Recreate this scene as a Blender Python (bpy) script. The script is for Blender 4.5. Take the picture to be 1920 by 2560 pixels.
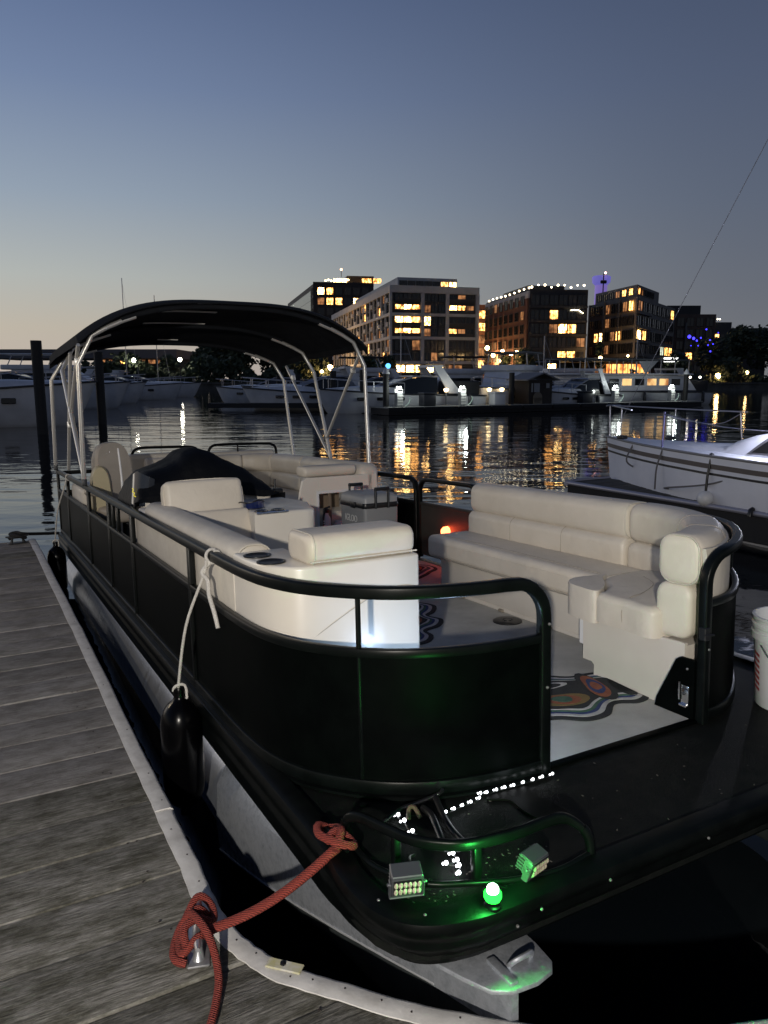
import bpy, bmesh, math, random
from mathutils import Vector, Matrix

for o in list(bpy.data.objects):
    bpy.data.objects.remove(o)
scene = bpy.context.scene
COL = scene.collection
random.seed(7)
RAD = math.radians

# ---------------------------------------------------------------- camera
cam_d = bpy.data.cameras.new("camera")
cam = bpy.data.objects.new("camera", cam_d)
COL.objects.link(cam)
cam_d.sensor_fit = 'VERTICAL'
cam_d.sensor_height = 24.0
cam_d.lens = 24.0 * 1900.0 / 2560.0
cam_d.clip_start = 0.05
cam_d.clip_end = 2000
cam.location = (0, 0, 2.0)
cam.rotation_euler = (RAD(90 - 9.9116), 0, 0)
scene.camera = cam

# ---------------------------------------------------------------- sky (dusk) and faint afterglow sun
w = bpy.data.worlds.new("World")
scene.world = w
w.use_nodes = True
nt = w.node_tree
nt.nodes.clear()


def N(tree, typ, **kw):
    n = tree.nodes.new(typ)
    for k, v in kw.items():
        setattr(n, k, v)
    return n


def ramp(tree, stops, fac, interp='EASE'):
    r = N(tree, 'ShaderNodeValToRGB')
    r.color_ramp.interpolation = interp
    el = r.color_ramp.elements
    while len(el) < len(stops):
        el.new(0.5)
    for e, (p, c) in zip(el, stops):
        e.position = p
        e.color = (c[0], c[1], c[2], 1)
    if fac is not None:
        tree.links.new(fac, r.inputs[0])
    return r


def srgb(r, g, b):
    def f(c):
        c /= 255.0
        return c / 12.92 if c <= 0.04045 else ((c + 0.055) / 1.055) ** 2.4
    return (f(r), f(g), f(b))


tc = N(nt, 'ShaderNodeTexCoord')
sep = N(nt, 'ShaderNodeSeparateXYZ')
nt.links.new(tc.outputs['Generated'], sep.inputs[0])
# sky tone by elevation (sine of elevation), once away from and once towards the afterglow
away = ramp(nt, [(0.0, srgb(116, 117, 120)), (0.10, srgb(103, 108, 118)), (0.20, srgb(92, 101, 118)),
                 (0.32, srgb(80, 91, 114)), (0.45, srgb(66, 78, 103)), (1.0, srgb(42, 54, 80))], sep.outputs[2], 'LINEAR')
glow = ramp(nt, [(0.0, srgb(192, 178, 168)), (0.06, srgb(192, 183, 168)), (0.12, srgb(180, 184, 180)),
                 (0.21, srgb(150, 164, 180)), (0.32, srgb(118, 136, 168)), (0.45, srgb(86, 105, 144)),
                 (1.0, srgb(46, 60, 100))], sep.outputs[2], 'LINEAR')
dot = N(nt, 'ShaderNodeVectorMath', operation='DOT_PRODUCT')
nt.links.new(tc.outputs['Generated'], dot.inputs[0])
dot.inputs[1].default_value = (math.sin(RAD(-62)), math.cos(RAD(-62)), 0)
mr = N(nt, 'ShaderNodeMapRange', interpolation_type='SMOOTHSTEP')
mr.inputs['From Min'].default_value = 0.0
mr.inputs['From Max'].default_value = 0.92
nt.links.new(dot.outputs['Value'], mr.inputs['Value'])
mixc = N(nt, 'ShaderNodeMix', data_type='RGBA')
nt.links.new(mr.outputs[0], mixc.inputs[0])
nt.links.new(away.outputs[0], mixc.inputs[6])
nt.links.new(glow.outputs[0], mixc.inputs[7])
bg = N(nt, 'ShaderNodeBackground')
bg.inputs[1].default_value = 1.0
nt.links.new(mixc.outputs[2], bg.inputs[0])
wo = N(nt, 'ShaderNodeOutputWorld')
nt.links.new(bg.outputs[0], wo.inputs[0])

sun_d = bpy.data.lights.new("afterglow_sun", 'SUN')
sun_d.energy = 0.2
sun_d.angle = RAD(25)
sun_d.color = (1.0, 0.90, 0.80)
sun = bpy.data.objects.new("afterglow_sun", sun_d)
COL.objects.link(sun)
sun.rotation_euler = (RAD(84), 0, RAD(62 + 180 - 180))
sun.rotation_euler = Vector((math.sin(RAD(62)), -math.cos(RAD(62)), -0.12)).to_track_quat('-Z', 'Y').to_euler()

vs = scene.view_settings
vs.view_transform = 'Standard'
vs.look = 'None'
vs.exposure = 0.0
vs.gamma = 1.0
vs.use_curve_mapping = False
scene.render.engine = 'CYCLES'
scene.cycles.use_denoising = True
scene.cycles.max_bounces = 6
scene.cycles.diffuse_bounces = 3
scene.cycles.glossy_bounces = 4
scene.cycles.transmission_bounces = 4
scene.cycles.caustics_reflective = False
scene.cycles.caustics_refractive = False
scene.cycles.sample_clamp_indirect = 12.0

# ---------------------------------------------------------------- materials
MATS = {}


def mat(name, col, rough=0.5, metal=0.0, col2=None, vscale=4.0, vstretch=(1, 1, 1), contrast=(0.35, 0.65),
        bump=None, bstretch=(1, 1, 1), spec=0.5, coat=0.0, emit=None, estr=0.0, rand=0.0, detail=4.0, rough2=None, sheen=0.0):
    if name in MATS:
        return MATS[name]
    m = bpy.data.materials.new(name)
    m.use_nodes = True
    t = m.node_tree
    t.nodes.clear()
    out = N(t, 'ShaderNodeOutputMaterial')
    p = N(t, 'ShaderNodeBsdfPrincipled')
    t.links.new(p.outputs[0], out.inputs[0])
    p.inputs['Base Color'].default_value = (*col, 1)
    p.inputs['Roughness'].default_value = rough
    p.inputs['Metallic'].default_value = metal
    p.inputs['Specular IOR Level'].default_value = spec
    p.inputs['Coat Weight'].default_value = coat
    p.inputs['Sheen Weight'].default_value = sheen
    if emit:
        p.inputs['Emission Color'].default_value = (*emit, 1)
        p.inputs['Emission Strength'].default_value = estr
    co = N(t, 'ShaderNodeTexCoord')
    csock = None
    if col2:
        mp = N(t, 'ShaderNodeMapping')
        mp.inputs['Scale'].default_value = vstretch
        t.links.new(co.outputs['Object'], mp.inputs[0])
        nz = N(t, 'ShaderNodeTexNoise')
        nz.inputs['Scale'].default_value = vscale
        nz.inputs['Detail'].default_value = detail
        nz.inputs['Roughness'].default_value = 0.6
        t.links.new(mp.outputs[0], nz.inputs['Vector'])
        r = ramp(t, [(contrast[0], col), (contrast[1], col2)], nz.outputs[0], 'LINEAR')
        csock = r.outputs[0]
        if rough2 is not None:
            mr_ = N(t, 'ShaderNodeMapRange')
            mr_.inputs['From Min'].default_value = contrast[0]
            mr_.inputs['From Max'].default_value = contrast[1]
            mr_.inputs['To Min'].default_value = rough
            mr_.inputs['To Max'].default_value = rough2
            t.links.new(nz.outputs[0], mr_.inputs['Value'])
            t.links.new(mr_.outputs[0], p.inputs['Roughness'])
    if rand:
        oi = N(t, 'ShaderNodeObjectInfo')
        hs = N(t, 'ShaderNodeHueSaturation')
        mm = N(t, 'ShaderNodeMapRange')
        mm.inputs['To Min'].default_value = 1 - rand
        mm.inputs['To Max'].default_value = 1 + rand
        t.links.new(oi.outputs['Random'], mm.inputs['Value'])
        t.links.new(mm.outputs[0], hs.inputs['Value'])
        if csock:
            t.links.new(csock, hs.inputs['Color'])
        else:
            hs.inputs['Color'].default_value = (*col, 1)
        csock = hs.outputs[0]
    if csock:
        t.links.new(csock, p.inputs['Base Color'])
    if bump:
        mp = N(t, 'ShaderNodeMapping')
        mp.inputs['Scale'].default_value = bstretch
        t.links.new(co.outputs['Object'], mp.inputs[0])
        nz = N(t, 'ShaderNodeTexNoise')
        nz.inputs['Scale'].default_value = bump[0]
        nz.inputs['Detail'].default_value = 5
        t.links.new(mp.outputs[0], nz.inputs['Vector'])
        b = N(t, 'ShaderNodeBump')
        b.inputs['Strength'].default_value = 1.0
        b.inputs['Distance'].default_value = bump[1]
        t.links.new(nz.outputs[0], b.inputs['Height'])
        t.links.new(b.outputs[0], p.inputs['Normal'])
    MATS[name] = m
    return m


def glowmat(name, col, strength, sample=False):
    if name in MATS:
        return MATS[name]
    m = bpy.data.materials.new(name)
    m.use_nodes = True
    t = m.node_tree
    t.nodes.clear()
    out = N(t, 'ShaderNodeOutputMaterial')
    e = N(t, 'ShaderNodeEmission')
    e.inputs[0].default_value = (*col, 1)
    e.inputs[1].default_value = strength
    t.links.new(e.outputs[0], out.inputs[0])
    m.cycles.emission_sampling = 'FRONT_BACK' if sample else 'NONE'
    MATS[name] = m
    return m


def roommat(name, dark, bright, strength, scale=1.3, lo=0.35, hi=0.62):
    """a lit room behind glass: uneven lamps, curtains and furniture seen as soft patches"""
    if name in MATS:
        return MATS[name]
    m = bpy.data.materials.new(name)
    m.use_nodes = True
    t = m.node_tree
    t.nodes.clear()
    out = N(t, 'ShaderNodeOutputMaterial')
    p = N(t, 'ShaderNodeBsdfPrincipled')
    p.inputs['Base Color'].default_value = (0.02, 0.02, 0.022, 1)
    p.inputs['Roughness'].default_value = 0.1
    geo = N(t, 'ShaderNodeNewGeometry')
    mp = N(t, 'ShaderNodeMapping')
    mp.inputs['Scale'].default_value = (1.0, 1.0, 0.7)
    t.links.new(geo.outputs['Position'], mp.inputs[0])
    nz = N(t, 'ShaderNodeTexNoise')
    nz.inputs['Scale'].default_value = scale
    nz.inputs['Detail'].default_value = 3
    t.links.new(mp.outputs[0], nz.inputs['Vector'])
    r = ramp(t, [(lo, dark), (hi, bright)], nz.outputs[0], 'EASE')
    t.links.new(r.outputs[0], p.inputs['Emission Color'])
    p.inputs['Emission Strength'].default_value = strength
    t.links.new(p.outputs[0], out.inputs[0])
    m.cycles.emission_sampling = 'NONE'
    MATS[name] = m
    return m


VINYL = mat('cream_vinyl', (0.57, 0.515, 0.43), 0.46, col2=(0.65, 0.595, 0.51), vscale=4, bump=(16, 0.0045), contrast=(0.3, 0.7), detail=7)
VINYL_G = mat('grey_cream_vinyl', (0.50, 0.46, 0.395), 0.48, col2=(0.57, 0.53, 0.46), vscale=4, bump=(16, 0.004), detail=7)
PIPE = mat('vinyl_piping', (0.56, 0.52, 0.44), 0.4)
GEL = mat('white_gelcoat', (0.64, 0.60, 0.53), 0.32, col2=(0.70, 0.66, 0.595), vscale=2.0, coat=0.1)
GELD = mat('off_white_panel', (0.56, 0.52, 0.46), 0.5, col2=(0.61, 0.57, 0.51), vscale=2.5)
BLACKALU = mat('black_painted_aluminium', (0.0006, 0.0011, 0.0011), 0.5, col2=(0.0013, 0.0021, 0.0020), vscale=9, bump=(90, 0.0002), spec=0.035)
RAILM = mat('black_rail_paint', (0.0018, 0.0026, 0.0026), 0.34, col2=(0.0035, 0.0048, 0.0048), vscale=14, spec=0.15)
CARPET = mat('grey_marine_carpet', (0.34, 0.33, 0.30), 0.95, col2=(0.46, 0.45, 0.415), vscale=5, bump=(420, 0.002), contrast=(0.3, 0.7))
DECKB = mat('black_deck_vinyl', (0.0022, 0.0032, 0.0028), 0.65, col2=(0.008, 0.0088, 0.0078), vscale=14, bump=(320, 0.0012), contrast=(0.45, 0.8), spec=0.15)
ALU = mat('dull_aluminium', (0.56, 0.59, 0.65), 0.34, 0.85, col2=(0.38, 0.42, 0.49), vscale=30, vstretch=(0.15, 1, 0.15), bump=(60, 0.0006), contrast=(0.3, 0.75), rough2=0.55, detail=9)
ALUD = mat('stained_aluminium', (0.54, 0.57, 0.62), 0.40, 0.7, col2=(0.20, 0.22, 0.24), vscale=34, bump=(50, 0.0010), contrast=(0.40, 0.74), rough2=0.7, detail=12)
TUBEALU = mat('brushed_tube_aluminium', (0.62, 0.61, 0.58), 0.35, 0.6)
CANVAS = mat('black_canvas', (0.006, 0.007, 0.010), 0.85, col2=(0.010, 0.012, 0.016), vscale=6, bump=(9, 0.006), spec=0.2)
CANVAS_EDGE = mat('black_canvas_bolt', (0.010, 0.012, 0.016), 0.8, spec=0.2)
CHROME = mat('chrome', (0.8, 0.8, 0.8), 0.12, 1.0)
BLACKP = mat('black_plastic', (0.008, 0.008, 0.009), 0.35)
RUBBER = mat('black_fender_rubber', (0.0010, 0.0010, 0.0014), 0.22, spec=0.14)
TRIM = mat('black_edge_trim', (0.0012, 0.0018, 0.0018), 0.4, col2=(0.003, 0.004, 0.004), vscale=14, spec=0.10)
ROPEW = mat('white_rope', (0.62, 0.60, 0.56), 0.8, col2=(0.45, 0.43, 0.40), vscale=160, bump=(300, 0.002))
WHITEP = mat('white_plastic', (0.66, 0.66, 0.66), 0.4)
STEEL = mat('galvanised_steel', (0.55, 0.56, 0.58), 0.38, 0.8, col2=(0.36, 0.37, 0.38), vscale=30)
DARKMETAL = mat('dark_metal', (0.05, 0.052, 0.056), 0.5, 0.6)


def rope_mat(name, c1, c2):
    m = mat(name, c1, 0.75)
    t = m.node_tree
    p = [n for n in t.nodes if n.type == 'BSDF_PRINCIPLED'][0]
    co = [n for n in t.nodes if n.type == 'TEX_COORD'][0]
    wv = N(t, 'ShaderNodeTexWave', wave_type='BANDS', bands_direction='DIAGONAL')
    wv.inputs['Scale'].default_value = 75
    wv.inputs['Distortion'].default_value = 2.0
    t.links.new(co.outputs['Object'], wv.inputs['Vector'])
    r = ramp(t, [(0.2, c2), (0.6, c1)], wv.outputs[0], 'LINEAR')
    t.links.new(r.outputs[0], p.inputs['Base Color'])
    b = N(t, 'ShaderNodeBump')
    b.inputs['Distance'].default_value = 0.003
    t.links.new(wv.outputs[0], b.inputs['Height'])
    t.links.new(b.outputs[0], p.inputs['Normal'])
    return m


ROPER = rope_mat('red_braided_rope', (0.30, 0.046, 0.030), (0.14, 0.020, 0.015))


# ---------------------------------------------------------------- geometry helpers
class G:
    def __init__(s):
        s.v, s.f, s.m, s.cur = [], [], [], 0

    def add(s, vs, fs):
        o = len(s.v)
        s.v += [tuple(q) for q in vs]
        s.f += [tuple(i + o for i in f) for f in fs]
        s.m += [s.cur] * len(fs)
        return s

    def box(s, x0, x1, y0, y1, z0, z1, M=None):
        vs = [(x0, y0, z0), (x1, y0, z0), (x1, y1, z0), (x0, y1, z0), (x0, y0, z1), (x1, y0, z1), (x1, y1, z1), (x0, y1, z1)]
        if M is not None:
            vs = [M @ Vector(q) for q in vs]
        return s.add(vs, [(0, 3, 2, 1), (4, 5, 6, 7), (0, 1, 5, 4), (1, 2, 6, 5), (2, 3, 7, 6), (3, 0, 4, 7)])

    def rbox(s, x0, x1, y0, y1, z0, z1, r=0.03, seg=4, M=None, puff=0.0):
        bm = bmesh.new()
        bmesh.ops.create_cube(bm, size=1)
        for q in bm.verts:
            q.co = Vector(((x0 + x1) / 2 + q.co.x * (x1 - x0), (y0 + y1) / 2 + q.co.y * (y1 - y0), (z0 + z1) / 2 + q.co.z * (z1 - z0)))
        if puff:
            bmesh.ops.subdivide_edges(bm, edges=bm.edges[:], cuts=3, use_grid_fill=True)
            c = Vector(((x0 + x1) / 2, (y0 + y1) / 2, (z0 + z1) / 2))
            h = Vector(((x1 - x0) / 2, (y1 - y0) / 2, (z1 - z0) / 2))
            for q in bm.verts:
                d = q.co - c
                a = [1 - min(1, abs(d[i] / h[i])) ** 2 for i in range(3)]
                for i in range(3):
                    if abs(abs(d[i]) - h[i]) < 1e-6:
                        j, k = (i + 1) % 3, (i + 2) % 3
                        q.co[i] += math.copysign(puff * a[j] * a[k], d[i])
            be = [e for e in bm.edges if len(e.link_faces) == 2 and e.calc_face_angle(0) > 0.9]
        else:
            be = bm.edges[:]
        r = min(r, 0.49 * min(x1 - x0, y1 - y0, z1 - z0))
        bmesh.ops.bevel(bm, geom=be, offset=r, segments=seg, profile=0.5, affect='EDGES', clamp_overlap=True)
        bm.verts.index_update()
        vs = [q.co.copy() for q in bm.verts]
        if M is not None:
            vs = [M @ q for q in vs]
        s.add(vs, [[q.index for q in f.verts] for f in bm.faces])
        bm.free()
        return s

    def prism(s, poly, z0, z1, M=None):
        n = len(poly)
        vs = [(x, y, z0) for x, y in poly] + [(x, y, z1) for x, y in poly]
        if M is not None:
            vs = [M @ Vector(q) for q in vs]
        a = sum(poly[i][0] * poly[(i + 1) % n][1] - poly[(i + 1) % n][0] * poly[i][1] for i in range(n))
        fs = [tuple(range(n - 1, -1, -1)), tuple(range(n, 2 * n))] + [(i, (i + 1) % n, n + (i + 1) % n, n + i) for i in range(n)]
        if a < 0:
            fs = [tuple(reversed(f)) for f in fs]
        return s.add(vs, fs)

    def bprism(s, poly, z0, z1, r=0.02, seg=3):
        """prism with rounded top and side edges"""
        bm = bmesh.new()
        n = len(poly)
        lo = [bm.verts.new((x, y, z0)) for x, y in poly]
        hi = [bm.verts.new((x, y, z1)) for x, y in poly]
        bm.faces.new(list(reversed(lo)))
        top = bm.faces.new(hi)
        for i in range(n):
            bm.faces.new((lo[i], lo[(i + 1) % n], hi[(i + 1) % n], hi[i]))
        bmesh.ops.recalc_face_normals(bm, faces=bm.faces[:])
        bmesh.ops.bevel(bm, geom=list(top.edges), offset=r, segments=seg, profile=0.5, affect='EDGES', clamp_overlap=True)
        bm.verts.index_update()
        s.add([q.co.copy() for q in bm.verts], [[q.index for q in f.verts] for f in bm.faces])
        bm.free()
        return s

    def tube(s, path, r, n=8, closed=False, caps=True, prof=None):
        path = [Vector(q) for q in path]
        k = len(path)
        if prof:
            n = len(prof)
        rs = r if isinstance(r, (list, tuple)) else [r] * k
        tang = []
        for i in range(k):
            a = path[(i - 1) % k] if (closed or i > 0) else path[i]
            b = path[(i + 1) % k] if (closed or i < k - 1) else path[i]
            d = (b - a)
            tang.append(d.normalized() if d.length > 1e-9 else Vector((0, 0, 1)))
        up = Vector((0, 0, 1)) if abs(tang[0].z) < 0.9 else Vector((1, 0, 0))
        nx = tang[0].cross(up).normalized()
        vs, fs = [], []
        for i in range(k):
            if i:
                nx = (nx - tang[i] * nx.dot(tang[i]))
                nx = nx.normalized() if nx.length > 1e-6 else tang[i].orthogonal().normalized()
            ny = tang[i].cross(nx)
            for j in range(n):
                if prof:
                    vs.append(path[i] + nx * prof[j][0] + ny * prof[j][1])
                    continue
                a = 2 * math.pi * j / n
                vs.append(path[i] + (nx * math.cos(a) + ny * math.sin(a)) * rs[i])
        for i in range(k if closed else k - 1):
            for j in range(n):
                a, b = i * n + j, i * n + (j + 1) % n
                c, d = ((i + 1) % k) * n + (j + 1) % n, ((i + 1) % k) * n + j
                fs.append((a, b, c, d))
        if caps and not closed:
            fs.append(tuple(range(n - 1, -1, -1)))
            fs.append(tuple(range((k - 1) * n, k * n)))
        return s.add(vs, fs)

    def sweep(s, path, prof, closed=False, caps=True):
        """prof: list of (u, v): u to the left of travel in plan, v up; the path is nearly level"""
        path = [Vector(q) for q in path]
        k, n = len(path), len(prof)
        vs, fs = [], []
        for i in range(k):
            a = path[(i - 1) % k] if (closed or i > 0) else path[i]
            b = path[(i + 1) % k] if (closed or i < k - 1) else path[i]
            d = (b - a)
            d.z = 0
            d.normalize()
            left = Vector((-d.y, d.x, 0))
            # mitre
            if 0 < i < k - 1 or closed:
                d1 = (path[i] - path[(i - 1) % k])
                d1.z = 0
                d1.normalize()
                cs = max(0.5, d1.dot(d))
            else:
                cs = 1
            for u, v in prof:
                vs.append(path[i] + left * (u / cs) + Vector((0, 0, v)))
        for i in range(k if closed else k - 1):
            for j in range(n):
                a, b = i * n + j, i * n + (j + 1) % n
                c, d = ((i + 1) % k) * n + (j + 1) % n, ((i + 1) % k) * n + j
                fs.append((a, d, c, b))
        if caps and not closed:
            fs.append(tuple(range(n)))
            fs.append(tuple(range(k * n - 1, (k - 1) * n - 1, -1)))
        ar = sum(prof[i][0] * prof[(i + 1) % n][1] - prof[(i + 1) % n][0] * prof[i][1] for i in range(n))
        if ar > 0:
            fs = [tuple(reversed(f)) for f in fs]
        return s.add(vs, fs)

    def lathe(s, prof, c=(0, 0, 0), n=24, M=None):
        vs, fs = [], []
        k = len(prof)
        for r, z in prof:
            for j in range(n):
                a = 2 * math.pi * j / n
                q = Vector((r * math.cos(a), r * math.sin(a), z))
                if M is not None:
                    q = M @ q
                vs.append(q + Vector(c))
        for i in range(k - 1):
            for j in range(n):
                fs.append((i * n + j, i * n + (j + 1) % n, (i + 1) * n + (j + 1) % n, (i + 1) * n + j))
        if prof[0][0] > 1e-6:
            fs.append(tuple(range(n - 1, -1, -1)))
        if prof[-1][0] > 1e-6:
            fs.append(tuple(range((k - 1) * n, k * n)))
        return s.add(vs, fs)

    def ball(s, c, r, n=12, sz=1.0):
        m = max(4, n // 2)
        return s.lathe([(max(1e-7, r * math.sin(math.pi * i / m)), -r * sz * math.cos(math.pi * i / m)) for i in range(m + 1)], c, n)

    def loft(s, rings, caps=True):
        n = len(rings[0])
        vs = [q for r in rings for q in r]
        fs = []
        for i in range(len(rings) - 1):
            for j in range(n):
                fs.append((i * n + j, i * n + (j + 1) % n, (i + 1) * n + (j + 1) % n, (i + 1) * n + j))
        if caps:
            fs.append(tuple(range(n - 1, -1, -1)))
            fs.append(tuple(range((len(rings) - 1) * n, len(rings) * n)))
        return s.add(vs, fs)

    def grid(s, rows):
        m = len(rows[0])
        vs = [q for r in rows for q in r]
        fs = [(i * m + j, i * m + j + 1, (i + 1) * m + j + 1, (i + 1) * m + j) for i in range(len(rows) - 1) for j in range(m - 1)]
        return s.add(vs, fs)


def spline(pts, per=6, closed=False):
    pts = [Vector(q) for q in pts]
    n = len(pts)
    out = []
    for i in range(n if closed else n - 1):
        p0 = pts[(i - 1) % n] if (closed or i > 0) else pts[0] * 2 - pts[1]
        p1, p2 = pts[i], pts[(i + 1) % n]
        p3 = pts[(i + 2) % n] if (closed or i < n - 2) else pts[-1] * 2 - pts[-2]
        for k in range(per):
            t = k / per
            out.append(0.5 * ((2 * p1) + (p2 - p0) * t + (2 * p0 - 5 * p1 + 4 * p2 - p3) * t * t + (3 * p1 - p0 - 3 * p2 + p3) * t ** 3))
    if not closed:
        out.append(pts[-1])
    return out


def rrect(w, h, r, seg=4, cx=0.0, cy=0.0):
    """rounded rectangle outline, anticlockwise"""
    r = min(r, 0.499 * w, 0.499 * h)
    out = []
    for sx, sy, a0 in ((1, -1, -90), (1, 1, 0), (-1, 1, 90), (-1, -1, 180)):
        for k in range(seg + 1):
            a = RAD(a0 + 90 * k / seg)
            out.append((cx + sx * (w / 2 - r) + r * math.cos(a), cy + sy * (h / 2 - r) + r * math.sin(a)))
    return out


# ---------------------------------------------------------------- object helpers
BASE = {}
FRAME = {}


def build(name, g, mats, parent=None, smooth=35, base=Vector((0, 0, 0))):
    me = bpy.data.meshes.new(name)
    me.from_pydata([(q[0] - base[0], q[1] - base[1], q[2] - base[2]) for q in g.v], [], g.f)
    mats = mats if isinstance(mats, (list, tuple)) else [mats]
    for m in mats:
        me.materials.append(m)
    if len(mats) > 1:
        me.polygons.foreach_set('material_index', g.m)
    bm = bmesh.new()
    bm.from_mesh(me)
    bmesh.ops.recalc_face_normals(bm, faces=bm.faces[:])
    bm.to_mesh(me)
    bm.free()
    if smooth:
        me.polygons.foreach_set('use_smooth', [True] * len(me.polygons))
        me.set_sharp_from_angle(angle=RAD(smooth))
    me.update()
    o = bpy.data.objects.new(name, me)
    COL.objects.link(o)
    if parent is not None:
        o.parent = parent
    return o


def tag(o, label, cat, group=None):
    o['label'] = label
    o['category'] = cat
    if group:
        o['group'] = group
    return o


def structure(o):
    o['kind'] = 'structure'
    return o


IDENT = Matrix.Identity(4)


def thing(name, label, cat, base=(0, 0, 0), frame=IDENT, group=None):
    o = bpy.data.objects.new(name, None)
    o.empty_display_size = 0.1
    COL.objects.link(o)
    o.matrix_basis = frame @ Matrix.Translation(Vector(base))
    BASE[o.name] = Vector(base)
    return tag(o, label, cat, group)


def part(parent, name, g, mats, smooth=35):
    b = BASE[parent.name]
    o = build(name, g, mats, parent, smooth, b)
    BASE[o.name] = b
    return o


def solo(name, label, cat, g, mats, base=(0, 0, 0), frame=IDENT, group=None, smooth=35):
    o = build(name, g, mats, None, smooth, Vector(base))
    o.matrix_basis = frame @ Matrix.Translation(Vector(base))
    BASE[o.name] = Vector(base)
    return tag(o, label, cat, group)


def text_mesh(parent, name, body, size, M, m, depth=0.0008, align='CENTER'):
    cu = bpy.data.curves.new(name, 'FONT')
    cu.body = body
    cu.size = size
    cu.align_x = align
    cu.align_y = 'CENTER'
    cu.extrude = depth
    tmp = bpy.data.objects.new(name, cu)
    COL.objects.link(tmp)
    dg = bpy.context.evaluated_depsgraph_get()
    me = bpy.data.meshes.new_from_object(tmp.evaluated_get(dg))
    bpy.data.objects.remove(tmp)
    b = BASE[parent.name]
    me.transform(Matrix.Translation(-b) @ M)
    me.materials.clear()
    me.materials.append(m)
    o = bpy.data.objects.new(name, me)
    COL.objects.link(o)
    o.parent = parent
    return o


def copy_tree(o, parent=None):
    c = o.copy()
    COL.objects.link(c)
    c.parent = parent
    for ch in o.children:
        copy_tree(ch, c)
    return c


def point_light(name, parent_frame, loc, power, col, r=0.03, parent=None):
    d = bpy.data.lights.new(name, 'POINT')
    d.energy = power
    d.color = col
    d.shadow_soft_size = r
    o = bpy.data.objects.new(name, d)
    COL.objects.link(o)
    if parent is not None:
        o.parent = parent
        o.matrix_basis = Matrix.Translation(Vector(loc) - BASE[parent.name])
    else:
        o.matrix_basis = parent_frame @ Matrix.Translation(Vector(loc))
    return o


# boat frame: x across (0 = dock-side deck edge), y aft from the front gate line, z up from the deck;
# the boat lies 30 degrees off the view and trims 2.6 degrees bow-up
BX = Vector((0.87607493, 0.48217499, 0.0))
BY = Vector((-0.48167443, 0.87516545, -0.04555418))
BZ = Vector((-0.02196509, 0.03990888, 0.99896187))
BO = Vector((0, 0, 2.0)) - (BX * -0.77744 + BY * -1.88518 + BZ * 1.2)
BOAT = Matrix(((BX.x, BY.x, BZ.x, BO.x), (BX.y, BY.y, BZ.y, BO.y), (BX.z, BY.z, BZ.z, BO.z), (0, 0, 0, 1)))
# dock frame: level, u along the planks, v along the boat
EU = Vector((0.87607, 0.48219, 0))
EV = Vector((-0.48219, 0.87607, 0))
DOCKF = Matrix(((EU.x, EV.x, 0, 0), (EU.y, EV.y, 0, 0), (0, 0, 1, 0), (0, 0, 0, 1)))
# ================================================================ water, quay
def water_material():
    m = bpy.data.materials.new('harbour_water')
    m.use_nodes = True
    t = m.node_tree
    t.nodes.clear()
    out = N(t, 'ShaderNodeOutputMaterial')
    p = N(t, 'ShaderNodeBsdfPrincipled')
    p.inputs['Base Color'].default_value = (0.004, 0.006, 0.008, 1)
    p.inputs['Roughness'].default_value = 0.04
    p.inputs['IOR'].default_value = 1.33
    co = N(t, 'ShaderNodeTexCoord')
    last = None
    for sc, st, dist in ((0.55, (0.42, 1.0, 1), 0.034), (2.0, (0.5, 1.0, 1), 0.010), (8.0, (0.6, 1.0, 1), 0.0014)):
        mp = N(t, 'ShaderNodeMapping')
        mp.inputs['Scale'].default_value = st
        mp.inputs['Rotation'].default_value = (0, 0, RAD(6 if sc < 1 else -9))
        t.links.new(co.outputs['Object'], mp.inputs[0])
        nz = N(t, 'ShaderNodeTexNoise')
        nz.inputs['Scale'].default_value = sc
        nz.inputs['Detail'].default_value = 2.0
        nz.inputs['Distortion'].default_value = 0.4
        t.links.new(mp.outputs[0], nz.inputs['Vector'])
        b = N(t, 'ShaderNodeBump')
        b.inputs['Distance'].default_value = dist
        t.links.new(nz.outputs[0], b.inputs['Height'])
        if last:
            t.links.new(last.outputs[0], b.inputs['Normal'])
        last = b
    t.links.new(last.outputs[0], p.inputs['Normal'])
    t.links.new(p.outputs[0], out.inputs[0])
    return m


g = G()
g.add([(-400, -40, 0), (400, -40, 0), (400, 400, 0), (-400, 400, 0)], [(0, 1, 2, 3)])
structure(build('water', g, water_material(), smooth=0))

QUAY = mat('quay_concrete', (0.10, 0.098, 0.094), 0.85, col2=(0.05, 0.05, 0.048), vscale=0.6)
g = G()
g.prism([(-400, 139.5), (400, 139.5), (400, 420), (-400, 420)], -1.0, 1.15)
g.prism([(-400, 139.2), (400, 139.2), (400, 140.2), (-400, 140.2)], 1.16, 1.42)
structure(build('quay_ground', g, QUAY, smooth=0))

# ================================================================ near dock
EDGE = [(0.50, 8.02), (0.510, 7.2), (0.520, 5.8), (0.526, 4.9), (0.528, 3.9), (0.528, 3.0), (0.530, 2.6), (0.532, 2.3), (0.527, 2.06), (0.540, 1.905), (0.580, 1.775),
        (0.628, 1.680), (0.698, 1.598), (0.805, 1.472), (0.91, 1.365), (1.15, 1.17), (1.6, 0.95), (2.4, 0.78), (4.2, 0.66)]


def edge_u(v):
    """how far right the dock reaches at row v (the edge turns right in front of the bow)"""
    best = None
    for (u0, v0), (u1, v1) in zip(EDGE[:-1], EDGE[1:]):
        lo, hi = min(v0, v1), max(v0, v1)
        if lo <= v <= hi and hi > lo:
            best = u0 + (u1 - u0) * (v - v0) / (v1 - v0)
    return best if best is not None else (0.52 if v > 8 else 4.2)


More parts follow.
